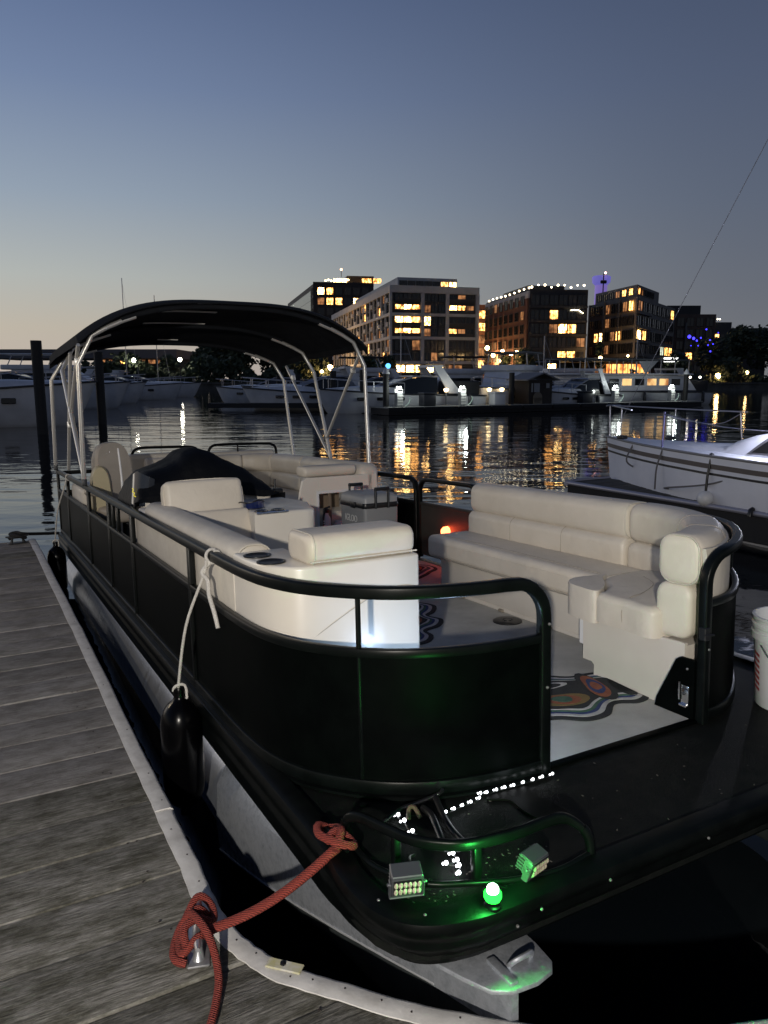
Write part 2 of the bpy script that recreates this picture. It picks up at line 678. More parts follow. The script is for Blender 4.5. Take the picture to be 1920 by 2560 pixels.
def plank_material(name, dark, mid, light, blotch):
    """weathered boards: long grain, cross-board blotches of algae and grey weathering, each board its own tone"""
    m = mat(name, mid, 0.9, spec=0.2)
    t = m.node_tree
    p = [n for n in t.nodes if n.type == 'BSDF_PRINCIPLED'][0]
    co = [n for n in t.nodes if n.type == 'TEX_COORD'][0]
    oi = N(t, 'ShaderNodeObjectInfo')
    addv = N(t, 'ShaderNodeVectorMath', operation='MULTIPLY_ADD')
    t.links.new(oi.outputs['Random'], addv.inputs[0])
    addv.inputs[1].default_value = (9.0, 0.0, 3.0)
    t.links.new(co.outputs['Object'], addv.inputs[2])

    def noise(scale, stretch, detail, shifted=True, rough=0.62):
        mp = N(t, 'ShaderNodeMapping')
        mp.inputs['Scale'].default_value = stretch
        t.links.new(addv.outputs[0] if shifted else co.outputs['Object'], mp.inputs[0])
        nz = N(t, 'ShaderNodeTexNoise')
        nz.inputs['Scale'].default_value = scale
        nz.inputs['Detail'].default_value = detail
        nz.inputs['Roughness'].default_value = rough
        t.links.new(mp.outputs[0], nz.inputs['Vector'])
        return nz.outputs[0]
    grain = ramp(t, [(0.30, dark), (0.48, mid), (0.68, light)], noise(15.0, (0.9, 7, 1), 12, True, 0.72), 'LINEAR')
    bl = ramp(t, [(0.42, (0, 0, 0)), (0.60, (1, 1, 1))], noise(7.0, (0.8, 1.6, 1), 12, False, 0.75), 'LINEAR')
    mx = N(t, 'ShaderNodeMix', data_type='RGBA', blend_type='MULTIPLY')
    t.links.new(bl.outputs[0], mx.inputs[0])
    t.links.new(grain.outputs[0], mx.inputs[6])
    mx.inputs[7].default_value = (*blotch, 1)
    hs = N(t, 'ShaderNodeHueSaturation')
    mm = N(t, 'ShaderNodeMapRange')
    mm.inputs['To Min'].default_value = 0.86
    mm.inputs['To Max'].default_value = 1.14
    t.links.new(oi.outputs['Random'], mm.inputs['Value'])
    t.links.new(mm.outputs[0], hs.inputs['Value'])
    t.links.new(mx.outputs[2], hs.inputs['Color'])
    t.links.new(hs.outputs[0], p.inputs['Base Color'])
    b = N(t, 'ShaderNodeBump')
    b.inputs['Distance'].default_value = 0.007
    b.inputs['Strength'].default_value = 0.9
    t.links.new(noise(20.0, (0.6, 8, 1), 10), b.inputs['Height'])
    t.links.new(b.outputs[0], p.inputs['Normal'])
    return m


WOOD = plank_material('weathered_plank', (0.19, 0.18, 0.17), (0.27, 0.26, 0.25), (0.33, 0.32, 0.31), (0.62, 0.60, 0.58))
WOODD = plank_material('dark_wet_plank', (0.09, 0.085, 0.073), (0.19, 0.182, 0.162), (0.32, 0.31, 0.285), (0.42, 0.42, 0.37))
WOODBLOCK = mat('dock_frame_timber', (0.05, 0.046, 0.04), 0.9, col2=(0.02, 0.02, 0.018), vscale=8)

DZ = 0.45
dock = thing('dock', 'grey weathered plank dock with a white rubber edge beside the pontoon boat', 'dock', (0, 0, DZ), DOCKF)
rnd = random.Random(3)
v = -3.0
row = 0
dark_rows = set()
while v < 8.0:
    pw = 0.232 + rnd.uniform(-0.006, 0.008)
    v1 = min(v + pw, 8.02)
    ua, ub = edge_u(v) - 0.012, edge_u(v1) - 0.012
    g = G()
    zt = DZ + rnd.uniform(-0.0035, 0.0035)
    u0 = -3.6 + rnd.uniform(-0.02, 0.02)
    poly = [(u0, v), (min(ua, 4.2), v), (min(ub, 4.2), v1), (u0, v1)]
    um = edge_u((v + v1) / 2) - 0.012
    if abs(ua - ub) > 0.03:
        poly = [(u0, v), (ua, v), (um, (v + v1) / 2), (ub, v1), (u0, v1)]
    g.bprism(poly, zt - 0.038, zt, 0.005, 2)
    wet = v < 2.95 or 7.15 < v < 7.5
    part(dock, 'plank', g, WOODD if wet else WOOD, smooth=30)
    v = v1 + (rnd.uniform(0.003, 0.006) if wet else rnd.uniform(0.004, 0.009))
    row += 1
g = G()
g.prism([(u - 0.06, vv) for u, vv in EDGE] + [(4.2, -3.0), (-3.6, -3.0), (-3.6, 8.0)], DZ - 0.34, DZ - 0.052)
part(dock, 'frame', g, WOODBLOCK, smooth=0)
g = G()
rs_ = random.Random(6)
v = -0.2
while v < 7.9:
    for du in (0.13, 0.155, 0.75, 1.45, 2.2):
        uu = edge_u(v) - du - rs_.uniform(0, 0.01)
        g.lathe([(0.0042, 0), (0.0042, 0.001), (1e-6, 0.0012)], (uu, v + rs_.uniform(0.02, 0.11), DZ + 0.0036), 6)
    v += 0.238
o = part(dock, 'screw_heads', g, mat('rusty_nail', (0.06, 0.05, 0.045), 0.6, 0.5), 0)
o['kind'] = 'stuff'
# white rubber bumper lapped over the dock edge, in two lengths
BUMP = mat('white_dock_bumper', (0.66, 0.645, 0.62), 0.6, col2=(0.40, 0.385, 0.36), vscale=13, bump=(35, 0.0015), contrast=(0.42, 0.85), detail=9)
prof = [(0.042, 0.0045), (0.042, 0.0085), (0.030, 0.0095), (-0.010, 0.0090), (-0.020, 0.004), (-0.025, -0.010), (-0.024, -0.07), (-0.018, -0.07), (-0.018, -0.010), (-0.012, -0.001), (0.0, 0.0045)]
prof = [(-a, b) for a, b in prof]
ed = [p for p in spline([(u, vv, DZ) for u, vv in EDGE], 5)]
cut = min(range(len(ed)), key=lambda i: abs(ed[i].y - 2.62))
wob = random.Random(5)
ed = [p + Vector((wob.uniform(-0.0022, 0.0022), 0, wob.uniform(-0.001, 0.001))) for p in ed]
far_piece = [p + Vector((0, 0, 0.006)) for p in ed[:cut + 1]]
g = G()
g.sweep(far_piece, prof)
part(dock, 'edge_bumper', g, BUMP, smooth=50)
g = G()
g.sweep(ed[cut - 1:], prof)
bump_near = part(dock, 'edge_bumper', g, BUMP, smooth=50)
NAIL = mat('rusty_nail', (0.06, 0.05, 0.045), 0.6, 0.5)
for i in range(2, len(ed) - 6, 3):
    p = ed[i]
    d = (ed[i + 1] - ed[i - 1]).normalized()
    left = Vector((-d.y, d.x, 0))
    g = G()
    q = p - left * (0.004 + 0.012 * (i % 4 == 0)) + Vector((0, 0, 0.0092 + (0.006 if i < cut else 0)))
    g.lathe([(0.0028, 0), (0.0028, 0.0015), (1e-6, 0.002)], q, 6)
    part(dock, 'nail', g, NAIL, smooth=0)

# galvanised dock cleat with the red line on it
CL = Vector((0.452, 1.885, DZ))      # dock frame (u, v)


def cleat(name, label, c, frame, ang, L=0.21, m=STEEL, top=True):
    root = thing(name, label, 'cleat', c, frame)
    R = Matrix.Translation(c) @ Matrix.Rotation(ang, 4, 'Z')
    g = G()
    pts = [R @ Vector((L * t, 0, 0.062 + 0.012 * abs(t * 2) ** 2)) for t in (-0.5, -0.35, -0.2, 0, 0.2, 0.35, 0.5)]
    g.tube(pts, [0.006, 0.012, 0.014, 0.014, 0.014, 0.012, 0.006], 10)
    part(root, 'horn', g, m)
    for sgn in (-1, 1):
        g = G()
        g.tube([R @ Vector((sgn * 0.045, 0, 0.062)), R @ Vector((sgn * 0.05, 0, 0.03)), R @ Vector((sgn * 0.058, 0, 0.006))], [0.011, 0.011, 0.017], 10)
        part(root, 'leg', g, m)
    g = G()
    g.rbox(-0.085, 0.085, -0.03, 0.03, 0.001, 0.010, 0.006, 2, R)
    part(root, 'foot', g, m)
    return root


cleat('dock_cleat', 'galvanised cleat on the dock corner wrapped with the red line', CL, DOCKF, RAD(-106 - 28.8 + 28.8))


def to_dock(b):
    return DOCKF.inverted() @ (BOAT @ Vector(b))


# red braided mooring line: boat cleat -> dock cleat, loops, tail
red = thing('mooring_rope', 'red braided mooring line from the bow to the dock cleat', 'rope', CL, DOCKF)
pb = to_dock((0.015, -0.135, 0.035))
pd = CL + Vector((0.015, -0.02, 0.055))
span = [pd + (pb - pd) * t + Vector((0, 0, -0.035 * math.sin(math.pi * t))) for t in [i / 10 for i in range(11)]]
g = G()
g.tube(span, 0.0135, 10)
part(red, 'taut_length', g, ROPER, 60)
# turns on the dock cleat
ca = RAD(-106)
cd = Vector((math.cos(ca), math.sin(ca), 0))
cn = Vector((-cd.y, cd.x, 0))


def onc(a, b, z):
    return CL + cd * a + cn * b + Vector((0, 0, z))


g = G()
g.tube(spline([onc(0.02, 0.03, 0.05), onc(0.06, 0.0, 0.075), onc(0.075, -0.04, 0.045), onc(0.02, -0.05, 0.04), onc(-0.05, -0.035, 0.055), onc(-0.095, 0.0, 0.085),
               onc(-0.085, 0.035, 0.06), onc(-0.03, 0.04, 0.05), onc(0.0, 0.0, 0.085), onc(0.03, -0.035, 0.085), onc(0.07, -0.03, 0.06)], 6), 0.0108, 9)
part(red, 'cleat_hitch', g, ROPER, 60)
g = G()
g.tube(spline([onc(-0.06, 0.03, 0.04), onc(-0.035, 0.0, 0.09), onc(-0.03, -0.04, 0.06), onc(0.0, -0.062, 0.03), onc(0.05, -0.066, 0.03), onc(0.085, -0.055, 0.035), onc(0.095, -0.03, 0.03)], 6), 0.0108, 9)
part(red, 'cleat_hitch', g, ROPER, 60)
g = G()
g.tube(spline([onc(-0.02, -0.02, 0.095), onc(0.03, 0.005, 0.10), onc(0.07, 0.028, 0.085), onc(0.11, 0.045, 0.05), onc(0.16, 0.052, 0.022), onc(0.22, 0.045, 0.014),
               onc(0.29, 0.03, 0.013), onc(0.36, 0.005, 0.013), onc(0.46, -0.03, 0.013), onc(0.6, -0.03, 0.013)], 6), 0.0108, 9)
part(red, 'tail', g, ROPER, 60)
# knot at the boat's cleat
bl = [to_dock(q) for q in ((0.0, -0.15, 0.035), (0.03, -0.12, 0.06), (0.05, -0.07, 0.045), (0.035, -0.03, 0.03), (0.0, -0.035, 0.05), (-0.015, -0.08, 0.05),
                           (0.01, -0.14, 0.05), (0.045, -0.16, 0.04), (0.06, -0.125, 0.03), (0.03, -0.095, 0.055), (-0.01, -0.11, 0.045))]
g = G()
g.tube(spline(bl, 6), 0.0118, 9)
part(red, 'bow_hitch', g, ROPER, 60)

# strip of yellow tape stuck on the bumper
TAPE = mat('yellow_tape', (0.42, 0.40, 0.20), 0.7, col2=(0.5, 0.48, 0.42), vscale=40)
tp = thing('tape_strip', 'scrap of yellowed tape with a black screw on the white dock edge', 'tape', (0.62, 1.76, DZ), DOCKF)
Mt = Matrix.Translation((0.628, 1.690, DZ + 0.0130)) @ Matrix.Rotation(RAD(-45), 4, 'Z')
g = G()
g.rbox(-0.05, 0.05, -0.017, 0.017, -0.003, 0.003, 0.002, 1, Mt)
part(tp, 'tape', g, TAPE)
g = G()
g.lathe([(0.008, 0), (0.008, 0.004), (1e-6, 0.006)], Mt @ Vector((-0.005, 0.002, 0.003)), 10)
part(tp, 'screw', g, BLACKP)

# black line on the far cleat of the dock
cleat('dock_cleat', 'dark cleat at the far end of the plank dock', Vector((0.36, 7.93, DZ)), DOCKF, RAD(10), m=DARKMETAL)
g = G()
pr = to_dock((0.0, 6.66, 0.0))
c2 = Vector((0.36, 7.93, DZ))
g.tube(spline([c2 + Vector((-0.07, 0.0, 0.05)), c2 + Vector((0.0, 0.05, 0.07)), c2 + Vector((0.07, 0.0, 0.05)), c2 + Vector((0.0, -0.05, 0.08)), c2 + Vector((-0.06, 0.02, 0.09)),
               c2 + Vector((0.0, 0.04, 0.10)), c2 + Vector((0.08, 0.03, 0.08)), pr], 6), 0.016, 8)
solo('mooring_rope', 'black mooring line coiled on the far end of the dock', 'rope', g, mat('black_rope', (0.012, 0.012, 0.013), 0.8), c2, DOCKF)

# unseen lamp posts; the one behind the camera is added in place of a phone flash
LP = Vector((-0.62, -2.7, 0.45))
def unseen_lamp(label, c, h, power, col):
    t = thing('unseen_lamp', label, 'lamp', c)
    g_ = G()
    g_.tube([c, c + Vector((0, 0, 0.06)), c + Vector((0, 0, h - 0.2))], [0.09, 0.05, 0.035], 12)
    part(t, 'post', g_, DARKMETAL)
    g_ = G()
    g_.ball(c + Vector((0, 0, h)), 0.09, 16)
    part(t, 'globe', g_, glowmat('lamp_globe', (1.0, 0.9, 0.74), 6.0))
    g_ = G()
    g_.lathe([(0.03, 0.0), (0.13, 0.02), (0.02, 0.09)], c + Vector((0, 0, h + 0.10)), 14)
    part(t, 'cap', g_, DARKMETAL)
    point_light('unseen_lamp_light', IDENT, c + Vector((0.0, 0.16, h)), power, col, 0.05, t)
    return t


unseen_lamp('added lamp post with a white globe behind the camera, in place of a phone flash', LP, 2.25, 1040, (1.0, 0.93, 0.83))
q = DOCKF @ Vector((-2.3, 6.3, 0.45))
unseen_lamp('unseen assumed dock lamp post with a warm globe left of the stern', q, 2.1, 60, (1.0, 0.80, 0.52))  # assumed lamp for the warm light on the stern seats
# ================================================================ pontoon boat
boat = thing('pontoon_boat', 'black pontoon boat moored bow-first beside the plank dock', 'boat', (1.2, 3.0, 0.0), BOAT)
WB = 2.39
LEN = 6.65
# deck outline
corner = [(-0.004, -0.10), (-0.016, -0.20), (-0.018, -0.30), (-0.008, -0.37), (0.014, -0.425), (0.050, -0.470), (0.105, -0.503), (0.18, -0.525), (0.30, -0.535)]
outline = [(0.0, LEN), (0.0, 4.0), (0.0, 1.0), (0.0, 0.2)] + corner + [(0.8, -0.538), (1.6, -0.538)] + [(WB - x, y) for x, y in reversed(corner)] + [(WB, 0.2), (WB, 1.0), (WB, 4.0), (WB, LEN)]
g = G()
g.prism([(0.02 + x * (WB - 0.04) / WB, y if y > 0 else y * 0.93) for x, y in outline], -0.12, -0.006)
deck = part(boat, 'deck', g, DECKB, smooth=0)
g = G()
g.prism([(0.055, 6.55), (0.055, 0.95), (0.09, 0.6), (0.2, 0.24), (0.4, 0.06), (0.62, 0.0), (0.83, -0.005), (1.56, -0.005), (1.68, 0.0), (1.85, 0.075), (1.98, 0.17), (2.11, 0.29), (2.22, 0.43), (2.30, 0.60), (2.335, 0.95), (2.335, 6.55)], -0.004, 0.006)
part(boat, 'carpet', g, CARPET, smooth=0)
# aluminium strip at the carpet's front edge
g = G()
g.rbox(0.80, 1.60, -0.035, -0.004, -0.004, 0.008, 0.004, 2)
part(boat, 'threshold_strip', g, BLACKALU)
# rolled edge trim all round
tp_path = [Vector((x, y, 0)) for x, y in outline]
tp_path = spline(tp_path, 3)
prof = [(0.0, -0.145), (0.012, -0.150), (0.016, -0.02), (0.060, 0.002), (0.060, 0.010), (0.012, 0.012), (-0.004, 0.004), (-0.010, -0.012), (-0.011, -0.030), (-0.003, -0.044), (-0.003, -0.060), (-0.009, -0.072), (-0.009, -0.088), (-0.002, -0.098), (-0.002, -0.135)]
g = G()
rows_ = []
for i, p in enumerate(tp_path):
    a, b = tp_path[max(0, i - 1)], tp_path[min(len(tp_path) - 1, i + 1)]
    d = (b - a).normalized()
    left = Vector((-d.y, d.x, 0))
    tuck = 0.060 * max(0.0, min(1.0, (-p.y - 0.08) / 0.30))      # the bow face leans in towards its foot
    rows_.append([p + left * (u + tuck * max(0, -v - 0.02) / 0.125) + Vector((0, 0, v)) for u, v in prof + prof[:1]])
g.grid(rows_)
part(boat, 'edge_trim', g, TRIM, 40)
SCREW = mat('screw_steel', (0.22, 0.22, 0.22), 0.5, 0.6)
for x, y, z in ((0.016, -0.36, 0.011), (0.085, -0.465, 0.011), (0.37, -0.5485, -0.025), (0.60, -0.5485, -0.025), (0.98, -0.5485, -0.025), (0.31, -0.53, -0.06)):
    g = G()
    g.ball((x, y, z), 0.0045, 8)
    part(boat, 'screw', g, SCREW)

# left and right pontoons (round logs with a sharp raised nose)


SCUM_SHADE = mat('scum_and_shade', (0.035, 0.042, 0.043), 0.5, 0.3, col2=(0.07, 0.08, 0.08), vscale=12, vstretch=(1, 1, 0.3), contrast=(0.4, 0.8), detail=8)  # lower pontoon tone: scum on the nose, shading painted in on the log


def pontoon(xc, sgn):
    zc, r = -0.435, 0.27
    rings = []
    n = 20

    def ring(y, pts):
        return [(xc + a, y, b) for a, b in pts]

    def circ(rx, zcn, rz):
        return [(rx * math.sin(2 * math.pi * k / n), zcn + rz * math.cos(2 * math.pi * k / n)) for k in range(n)]
    for y in (6.75, 6.6, 4.5, 2.5, 1.6, 1.05):
        rings.append(ring(y, circ(r * (0.7 if y > 6.7 else 1), zc, r * (0.7 if y > 6.7 else 1))))
    g = G()
    g.loft(rings)
    for q in range(len(g.f) - 2):
        g.m[q] = 1 if 6 <= q % n <= 13 else 0  # shaded underside of the log painted dark
    o = part(boat, 'pontoon', g, [ALU, SCUM_SHADE], 40)
    # nose cone: round at the weld, a hard chine climbing forward, sharp stem
    def nose(t):
        # half profile (x, z) from top centre down to keel
        w = (1 - t ** 2.2) * r * (1 - 0.35 * t) + 0.012
        top = zc + r + (-0.19 - (zc + r)) * min(1, t * 1.4)
        ch = zc - 0.16 + 0.30 * t
        keel = zc - r + 0.05 * t
        half = [(0, top), (0.45 * w, top - 0.012), (0.80 * w, top - 0.06 * (1 - t)), (0.96 * w, top - 0.14 * (1 - t) - 0.004), (1.0 * w, zc + (ch - zc) * 0.5 + 0.04),
                (0.97 * w, ch), (0.86 * w, ch - 0.05), (0.62 * w, ch + (keel - ch) * 0.55), (0.32 * w, ch + (keel - ch) * 0.85)]
        pts = half + [(0, keel)] + [(-a, b) for a, b in reversed(half[1:])]
        return pts
    rings = []
    for t in (0.0, 0.12, 0.26, 0.42, 0.58, 0.72, 0.84, 0.93, 1.0):
        y = 1.05 - t * 1.60
        rings.append(ring(y, nose(t)))
    g = G()
    g.loft(rings)
    n18 = len(rings[0])
    for q in range(len(g.f) - 2):
        g.m[q] = 1 if 5 <= q % n18 <= 12 else 0
    nc = part(o, 'nose_cone', g, [ALUD, SCUM_SHADE], 28)
    for sx in (-1, 1):
        g = G()
        g.tube([(xc + sx * (nose(t)[5][0] + 0.001), 1.05 - t * 1.60, nose(t)[5][1]) for t in (0.0, 0.12, 0.26, 0.42, 0.58, 0.72, 0.84)], 0.0035, 6)
        part(nc, 'chine_weld', g, mat('weld_aluminium', (0.6, 0.61, 0.63), 0.5, 0.6), 60)
    g = G()
    g.tube([(xc + r * 1.004 * math.sin(2 * math.pi * k / 24), 1.05, zc + r * 1.004 * math.cos(2 * math.pi * k / 24)) for k in range(24)], 0.004, 6, closed=True)
    part(o, 'weld_seam', g, mat('weld_aluminium', (0.6, 0.61, 0.63), 0.5, 0.6))
    # flat step plate on the nose
    pl = [(-0.135, -0.34), (-0.13, -0.40), (-0.10, -0.475), (-0.065, -0.545), (-0.02, -0.572), (0.05, -0.578), (0.105, -0.566), (0.127, -0.54), (0.135, -0.47), (0.135, -0.34)]
    g = G()
    g.bprism([(xc + a, b) for a, b in pl], -0.197, -0.185, 0.005, 2)
    part(o, 'nose_plate', g, ALUD, 40)
    g = G()
    g.tube(spline([(xc + 0.02, -0.50, -0.186), (xc + 0.03, -0.515, -0.165), (xc + 0.06, -0.52, -0.158), (xc + 0.085, -0.51, -0.165), (xc + 0.09, -0.50, -0.186)], 4), 0.007, 8)
    g.rbox(xc - 0.02, xc + 0.005, -0.56, -0.46, -0.186, -0.176, 0.004, 2)
    part(o, 'towing_eye', g, ALUD)
    # mounting brackets between log and deck
    g = G()
    for k in range(9):
        yy = 0.2 + k * 0.75
        g.prism([(xc - 0.12, yy), (xc + 0.12, yy), (xc + 0.12, yy + 0.05), (xc - 0.12, yy + 0.05)], -0.24, -0.132)
    part(o, 'bracket', g, DARKMETAL, 0)
    return o


pontoon(0.285, 1)
pontoon(WB - 0.285, -1)

# ------------------------------------------------ fences
FX = 0.030
curve = [(FX, 0.80), (0.036, 0.62), (0.056, 0.46), (0.105, 0.315), (0.19, 0.19), (0.30, 0.085), (0.42, 0.02), (0.55, -0.018), (0.68, -0.036), (0.79, -0.040)]
curve_s = [tuple(q)[:2] for q in spline([(x, y, 0) for x, y in curve], 5)]


def mir(pts):
    return [(WB - x, y) for x, y in pts]


def corrugated(path, z0, z1, name='fence_panel', m=BLACKALU):
    """ribbed sheet along a plan path"""
    n = 48
    th = 0.006
    rows = []
    path = [Vector((x, y, 0)) for x, y in path]
    fr = []
    for i, p in enumerate(path):
        a = path[max(0, i - 1)]
        b = path[min(len(path) - 1, i + 1)]
        d = (b - a).normalized()
        fr.append(Vector((-d.y, d.x, 0)))
    g = G()
    for side in (1, -1):
        rows = []
        for k in range(n + 1):
            z = z0 + (z1 - z0) * k / n
            off = side * th / 2 + (0.0013 if k % 2 else 0.0)
            rows.append([p + f * off + Vector((0, 0, z)) for p, f in zip(path, fr)])
        g.grid(rows)
    return part(boat, name, g, m, 20)


SQ = rrect(0.034, 0.038, 0.009, 3)
SQR = [(u, v) for u, v in SQ]
RAILZ = 0.653
MIDZ = 0.462


def post(x, y, z0, z1, s=0.030, name='post'):
    g = G()
    g.rbox(x - s / 2, x + s / 2, y - s / 2, y + s / 2, z0, z1, 0.006, 2)
    return part(boat, name, g, RAILM)


def straight(x, ys):
    return [(x, y) for y in ys]


def rail_end(x, y, sx):
    """top rail bending down into the gate post; sx = +1 when the rail travels in +x"""
    r = 0.12
    pts = []
    for k in range(1, 9):
        a = RAD(90 * k / 8)
        pts.append((x - sx * r + sx * r * math.sin(a), y, RAILZ - r + r * math.cos(a)))
    return pts


def roundtube(pts, name='top_rail', r=0.020, m=RAILM):
    g = G()
    g.tube(pts, r, 12, prof=rrect(r * 1.75, r * 2.0, r * 0.42, 3))
    return part(boat, name, g, m, 40)


# dock-side (left) fence
left_path = straight(FX, [6.58, 5.4, 4.2, 3.0, 1.8, 1.2]) + curve_s
lp3 = [(x, y, RAILZ) for x, y in left_path]
cut_i = [i for i, q in enumerate(lp3) if q[0] < 0.68]
lp3 = [lp3[i] for i in cut_i]
GPX = 0.808
rp = lp3 + rail_end(GPX, -0.040, 1) + [(GPX, -0.040, 0.40), (GPX, -0.040, 0.0)]
roundtube(rp, r=0.0205)
g = G()
g.sweep([(x, y, MIDZ) for x, y in left_path if x < 0.795], rrect(0.026, 0.030, 0.006, 2))
part(boat, 'middle_rail', g, RAILM, 40)
g = G()
g.sweep([(x, y, 0.030) for x, y in left_path if x < 0.795], rrect(0.030, 0.046, 0.008, 2))
part(boat, 'bottom_rail', g, RAILM, 40)
g = G()
g.sweep([(x, y, 0.003) for x, y in left_path if x < 0.80], [(-0.030, -0.002), (0.026, -0.002), (0.026, 0.006), (-0.030, 0.006)])
part(boat, 'rail_foot', g, RAILM, 40)
segs = [6.58, 5.75, 4.40, 3.45, 2.64, 1.34]
for a, b in zip(segs[:-1], segs[1:]):
    corrugated([(FX, a), (FX, (a + b) / 2), (FX, b)], 0.05, 0.452)
seam = 0.235
corrugated([(FX, 1.34), (FX, 1.0)] + [q for q in curve_s if q[0] <= seam + 0.01], 0.05, 0.452)
corrugated([q for q in curve_s if q[0] >= seam - 0.01], 0.05, 0.452)
for y in (6.585, 5.75, 4.40, 3.45, 2.64, 1.34):
    post(FX, y, 0.0, RAILZ - 0.01)
for y in (3.28, 3.10):
    post(FX, y, MIDZ, RAILZ - 0.01, 0.024)
qs = min(curve_s, key=lambda q: abs(q[0] - seam))
post(qs[0], qs[1], 0.0, RAILZ - 0.01, 0.016)
for yy in (4.9, 3.9, 2.2, 1.9, 0.95):
    g = G()
    g.ball((FX - 0.013, yy, MIDZ - 0.004), 0.005, 6)
    part(boat, 'rivet', g, DARKMETAL)

# far-side (right) fence: bow section, side gate, stern section
rcurve = [(2.36, 0.95), (2.352, 0.75), (2.318, 0.57), (2.245, 0.41), (2.135, 0.27), (2.005, 0.15), (1.875, 0.055), (1.765, -0.005), (1.68, -0.030), (1.60, -0.040)]
rc = [tuple(q)[:2] for q in spline([(x, y, 0) for x, y in rcurve], 5)]
right_path = straight(WB - FX, [2.40, 2.0, 1.4, 1.1]) + rc
rp3 = [(x, y, RAILZ) for x, y in right_path if x > WB - 0.66]
GPR = WB - GPX
rp = [(WB - FX, 2.42, 0.0), (WB - FX, 2.42, RAILZ - 0.10), (WB - FX, 2.405, RAILZ - 0.04), (WB - FX, 2.36, RAILZ - 0.006)] + rp3[1:] + rail_end(GPR, -0.040, -1) + [(GPR, -0.040, 0.40), (GPR, -0.040, 0.0)]
roundtube(rp, r=0.0205)
g = G()
g.sweep([(x, y, MIDZ) for x, y in right_path if x > WB - 0.795], rrect(0.026, 0.030, 0.006, 2))
part(boat, 'middle_rail', g, RAILM, 40)
g = G()
g.sweep([(x, y, 0.030) for x, y in right_path if x > WB - 0.795], rrect(0.030, 0.046, 0.008, 2))
part(boat, 'bottom_rail', g, RAILM, 40)
corrugated([q for q in right_path if q[1] >= 0.9], 0.05, 0.452)
corrugated([q for q in rc if q[0] >= 2.12], 0.05, 0.452)
corrugated([q for q in rc if q[0] <= 2.15], 0.05, 0.452)
post(2.135, 0.27, 0.0, RAILZ - 0.01, 0.016)
post(WB - FX, 1.2, 0.0, RAILZ - 0.01)
# wedge bracket and latch on the gate post, screws
g = G()
Mw = Matrix(((0, -1, 0, 0), (1, 0, 0, 0), (0, 0, 1, 0), (0, 0, 0, 1)))
wx = GPR - 0.012
bm_pts = [(wx, -0.02, 0.004), (wx, 0.165, 0.004), (wx, 0.155, 0.045), (wx, 0.065, 0.225), (wx, 0.045, 0.238), (wx, -0.02, 0.238)]
g.add(bm_pts + [(x - 0.012, y, z) for x, y, z in bm_pts], [(0, 1, 2, 3, 4, 5), (11, 10, 9, 8, 7, 6)] + [(i, (i + 1) % 6, 6 + (i + 1) % 6, 6 + i) for i in range(6)])
part(boat, 'gusset_plate', g, BLACKALU, 20)
g = G()
g.rbox(wx - 0.022, wx - 0.012, -0.005, 0.030, 0.055, 0.135, 0.003, 2)
g.tube([(wx - 0.024, 0.035, 0.075), (wx - 0.024, 0.035, 0.145)], 0.005, 8)
g.rbox(wx - 0.030, wx - 0.012, 0.0, 0.035, 0.05, 0.062, 0.003, 1)
part(boat, 'gate_latch', g, CHROME)
g = G()
g.rbox(GPR - 0.026, GPR + 0.004, -0.064, -0.035, 0.325, 0.375, 0.003, 1)
g.tube([(GPR - 0.028, -0.062, 0.35), (GPR + 0.02, -0.066, 0.345)], 0.0045, 6)
part(boat, 'gate_catch', g, mat('worn_black_steel', (0.05, 0.05, 0.055), 0.35, 0.8))
for x, y, z in ((GPR + 0.002, -0.061, 0.29), (GPX - 0.002, -0.0615, 0.30), (GPX + 0.005, -0.0615, 0.51), (GPR - 0.026, 0.01, 0.2)):
    g = G()
    g.ball((x, y, z), 0.0055, 8)
    part(boat, 'screw', g, SCREW)


def gate_x(x, y0, y1, name):
    r = 0.10
    pts = [(x, y0, 0.03)]
    for k in range(0, 7):
        a = RAD(15 * k)
        pts.append((x, y0 + r - r * math.cos(a), RAILZ - r + r * math.sin(a)))
    for k in range(0, 7):
        a = RAD(90 - 15 * k)
        pts.append((x, y1 - r + r * math.cos(a), RAILZ - r + r * math.sin(a)))
    pts.append((x, y1, 0.03))
    g = G()
    g.tube(pts, 0.018, 10, prof=rrect(0.030, 0.034, 0.008, 3))
    o = part(boat, name, g, RAILM, 40)
    g = G()
    g.box(x - 0.004, x + 0.004, y0 + 0.01, y1 - 0.01, 0.05, MIDZ)
    g.rbox(x - 0.012, x + 0.012, y0 + 0.01, y1 - 0.01, MIDZ - 0.012, MIDZ + 0.012, 0.004, 2)
    part(o, 'gate_panel', g, mat('dull_black_sheet', (0.022, 0.023, 0.020), 0.5, col2=(0.03, 0.03, 0.026), vscale=8))
    return o


gate_x(WB - FX, 2.475, 3.255, 'side_gate')
# stern section of the right fence with its own bent-down end
rp = [(WB - FX, 3.31, 0.0), (WB - FX, 3.31, RAILZ - 0.10), (WB - FX, 3.33, RAILZ - 0.03), (WB - FX, 3.39, RAILZ), (WB - FX, 4.5, RAILZ), (WB - FX, 5.6, RAILZ), (WB - FX, 6.5, RAILZ), (WB - FX, 6.58, RAILZ - 0.03), (WB - FX, 6.60, RAILZ - 0.10), (WB - FX, 6.60, 0.0)]
roundtube(rp)
g = G()
g.sweep([(WB - FX, 3.31, MIDZ), (WB - FX, 6.6, MIDZ)], rrect(0.026, 0.030, 0.006, 2))
part(boat, 'middle_rail', g, RAILM, 40)
for a, b in ((3.31, 4.4), (4.4, 5.5), (5.5, 6.6)):
    corrugated([(WB - FX, a), (WB - FX, b)], 0.02, 0.452)
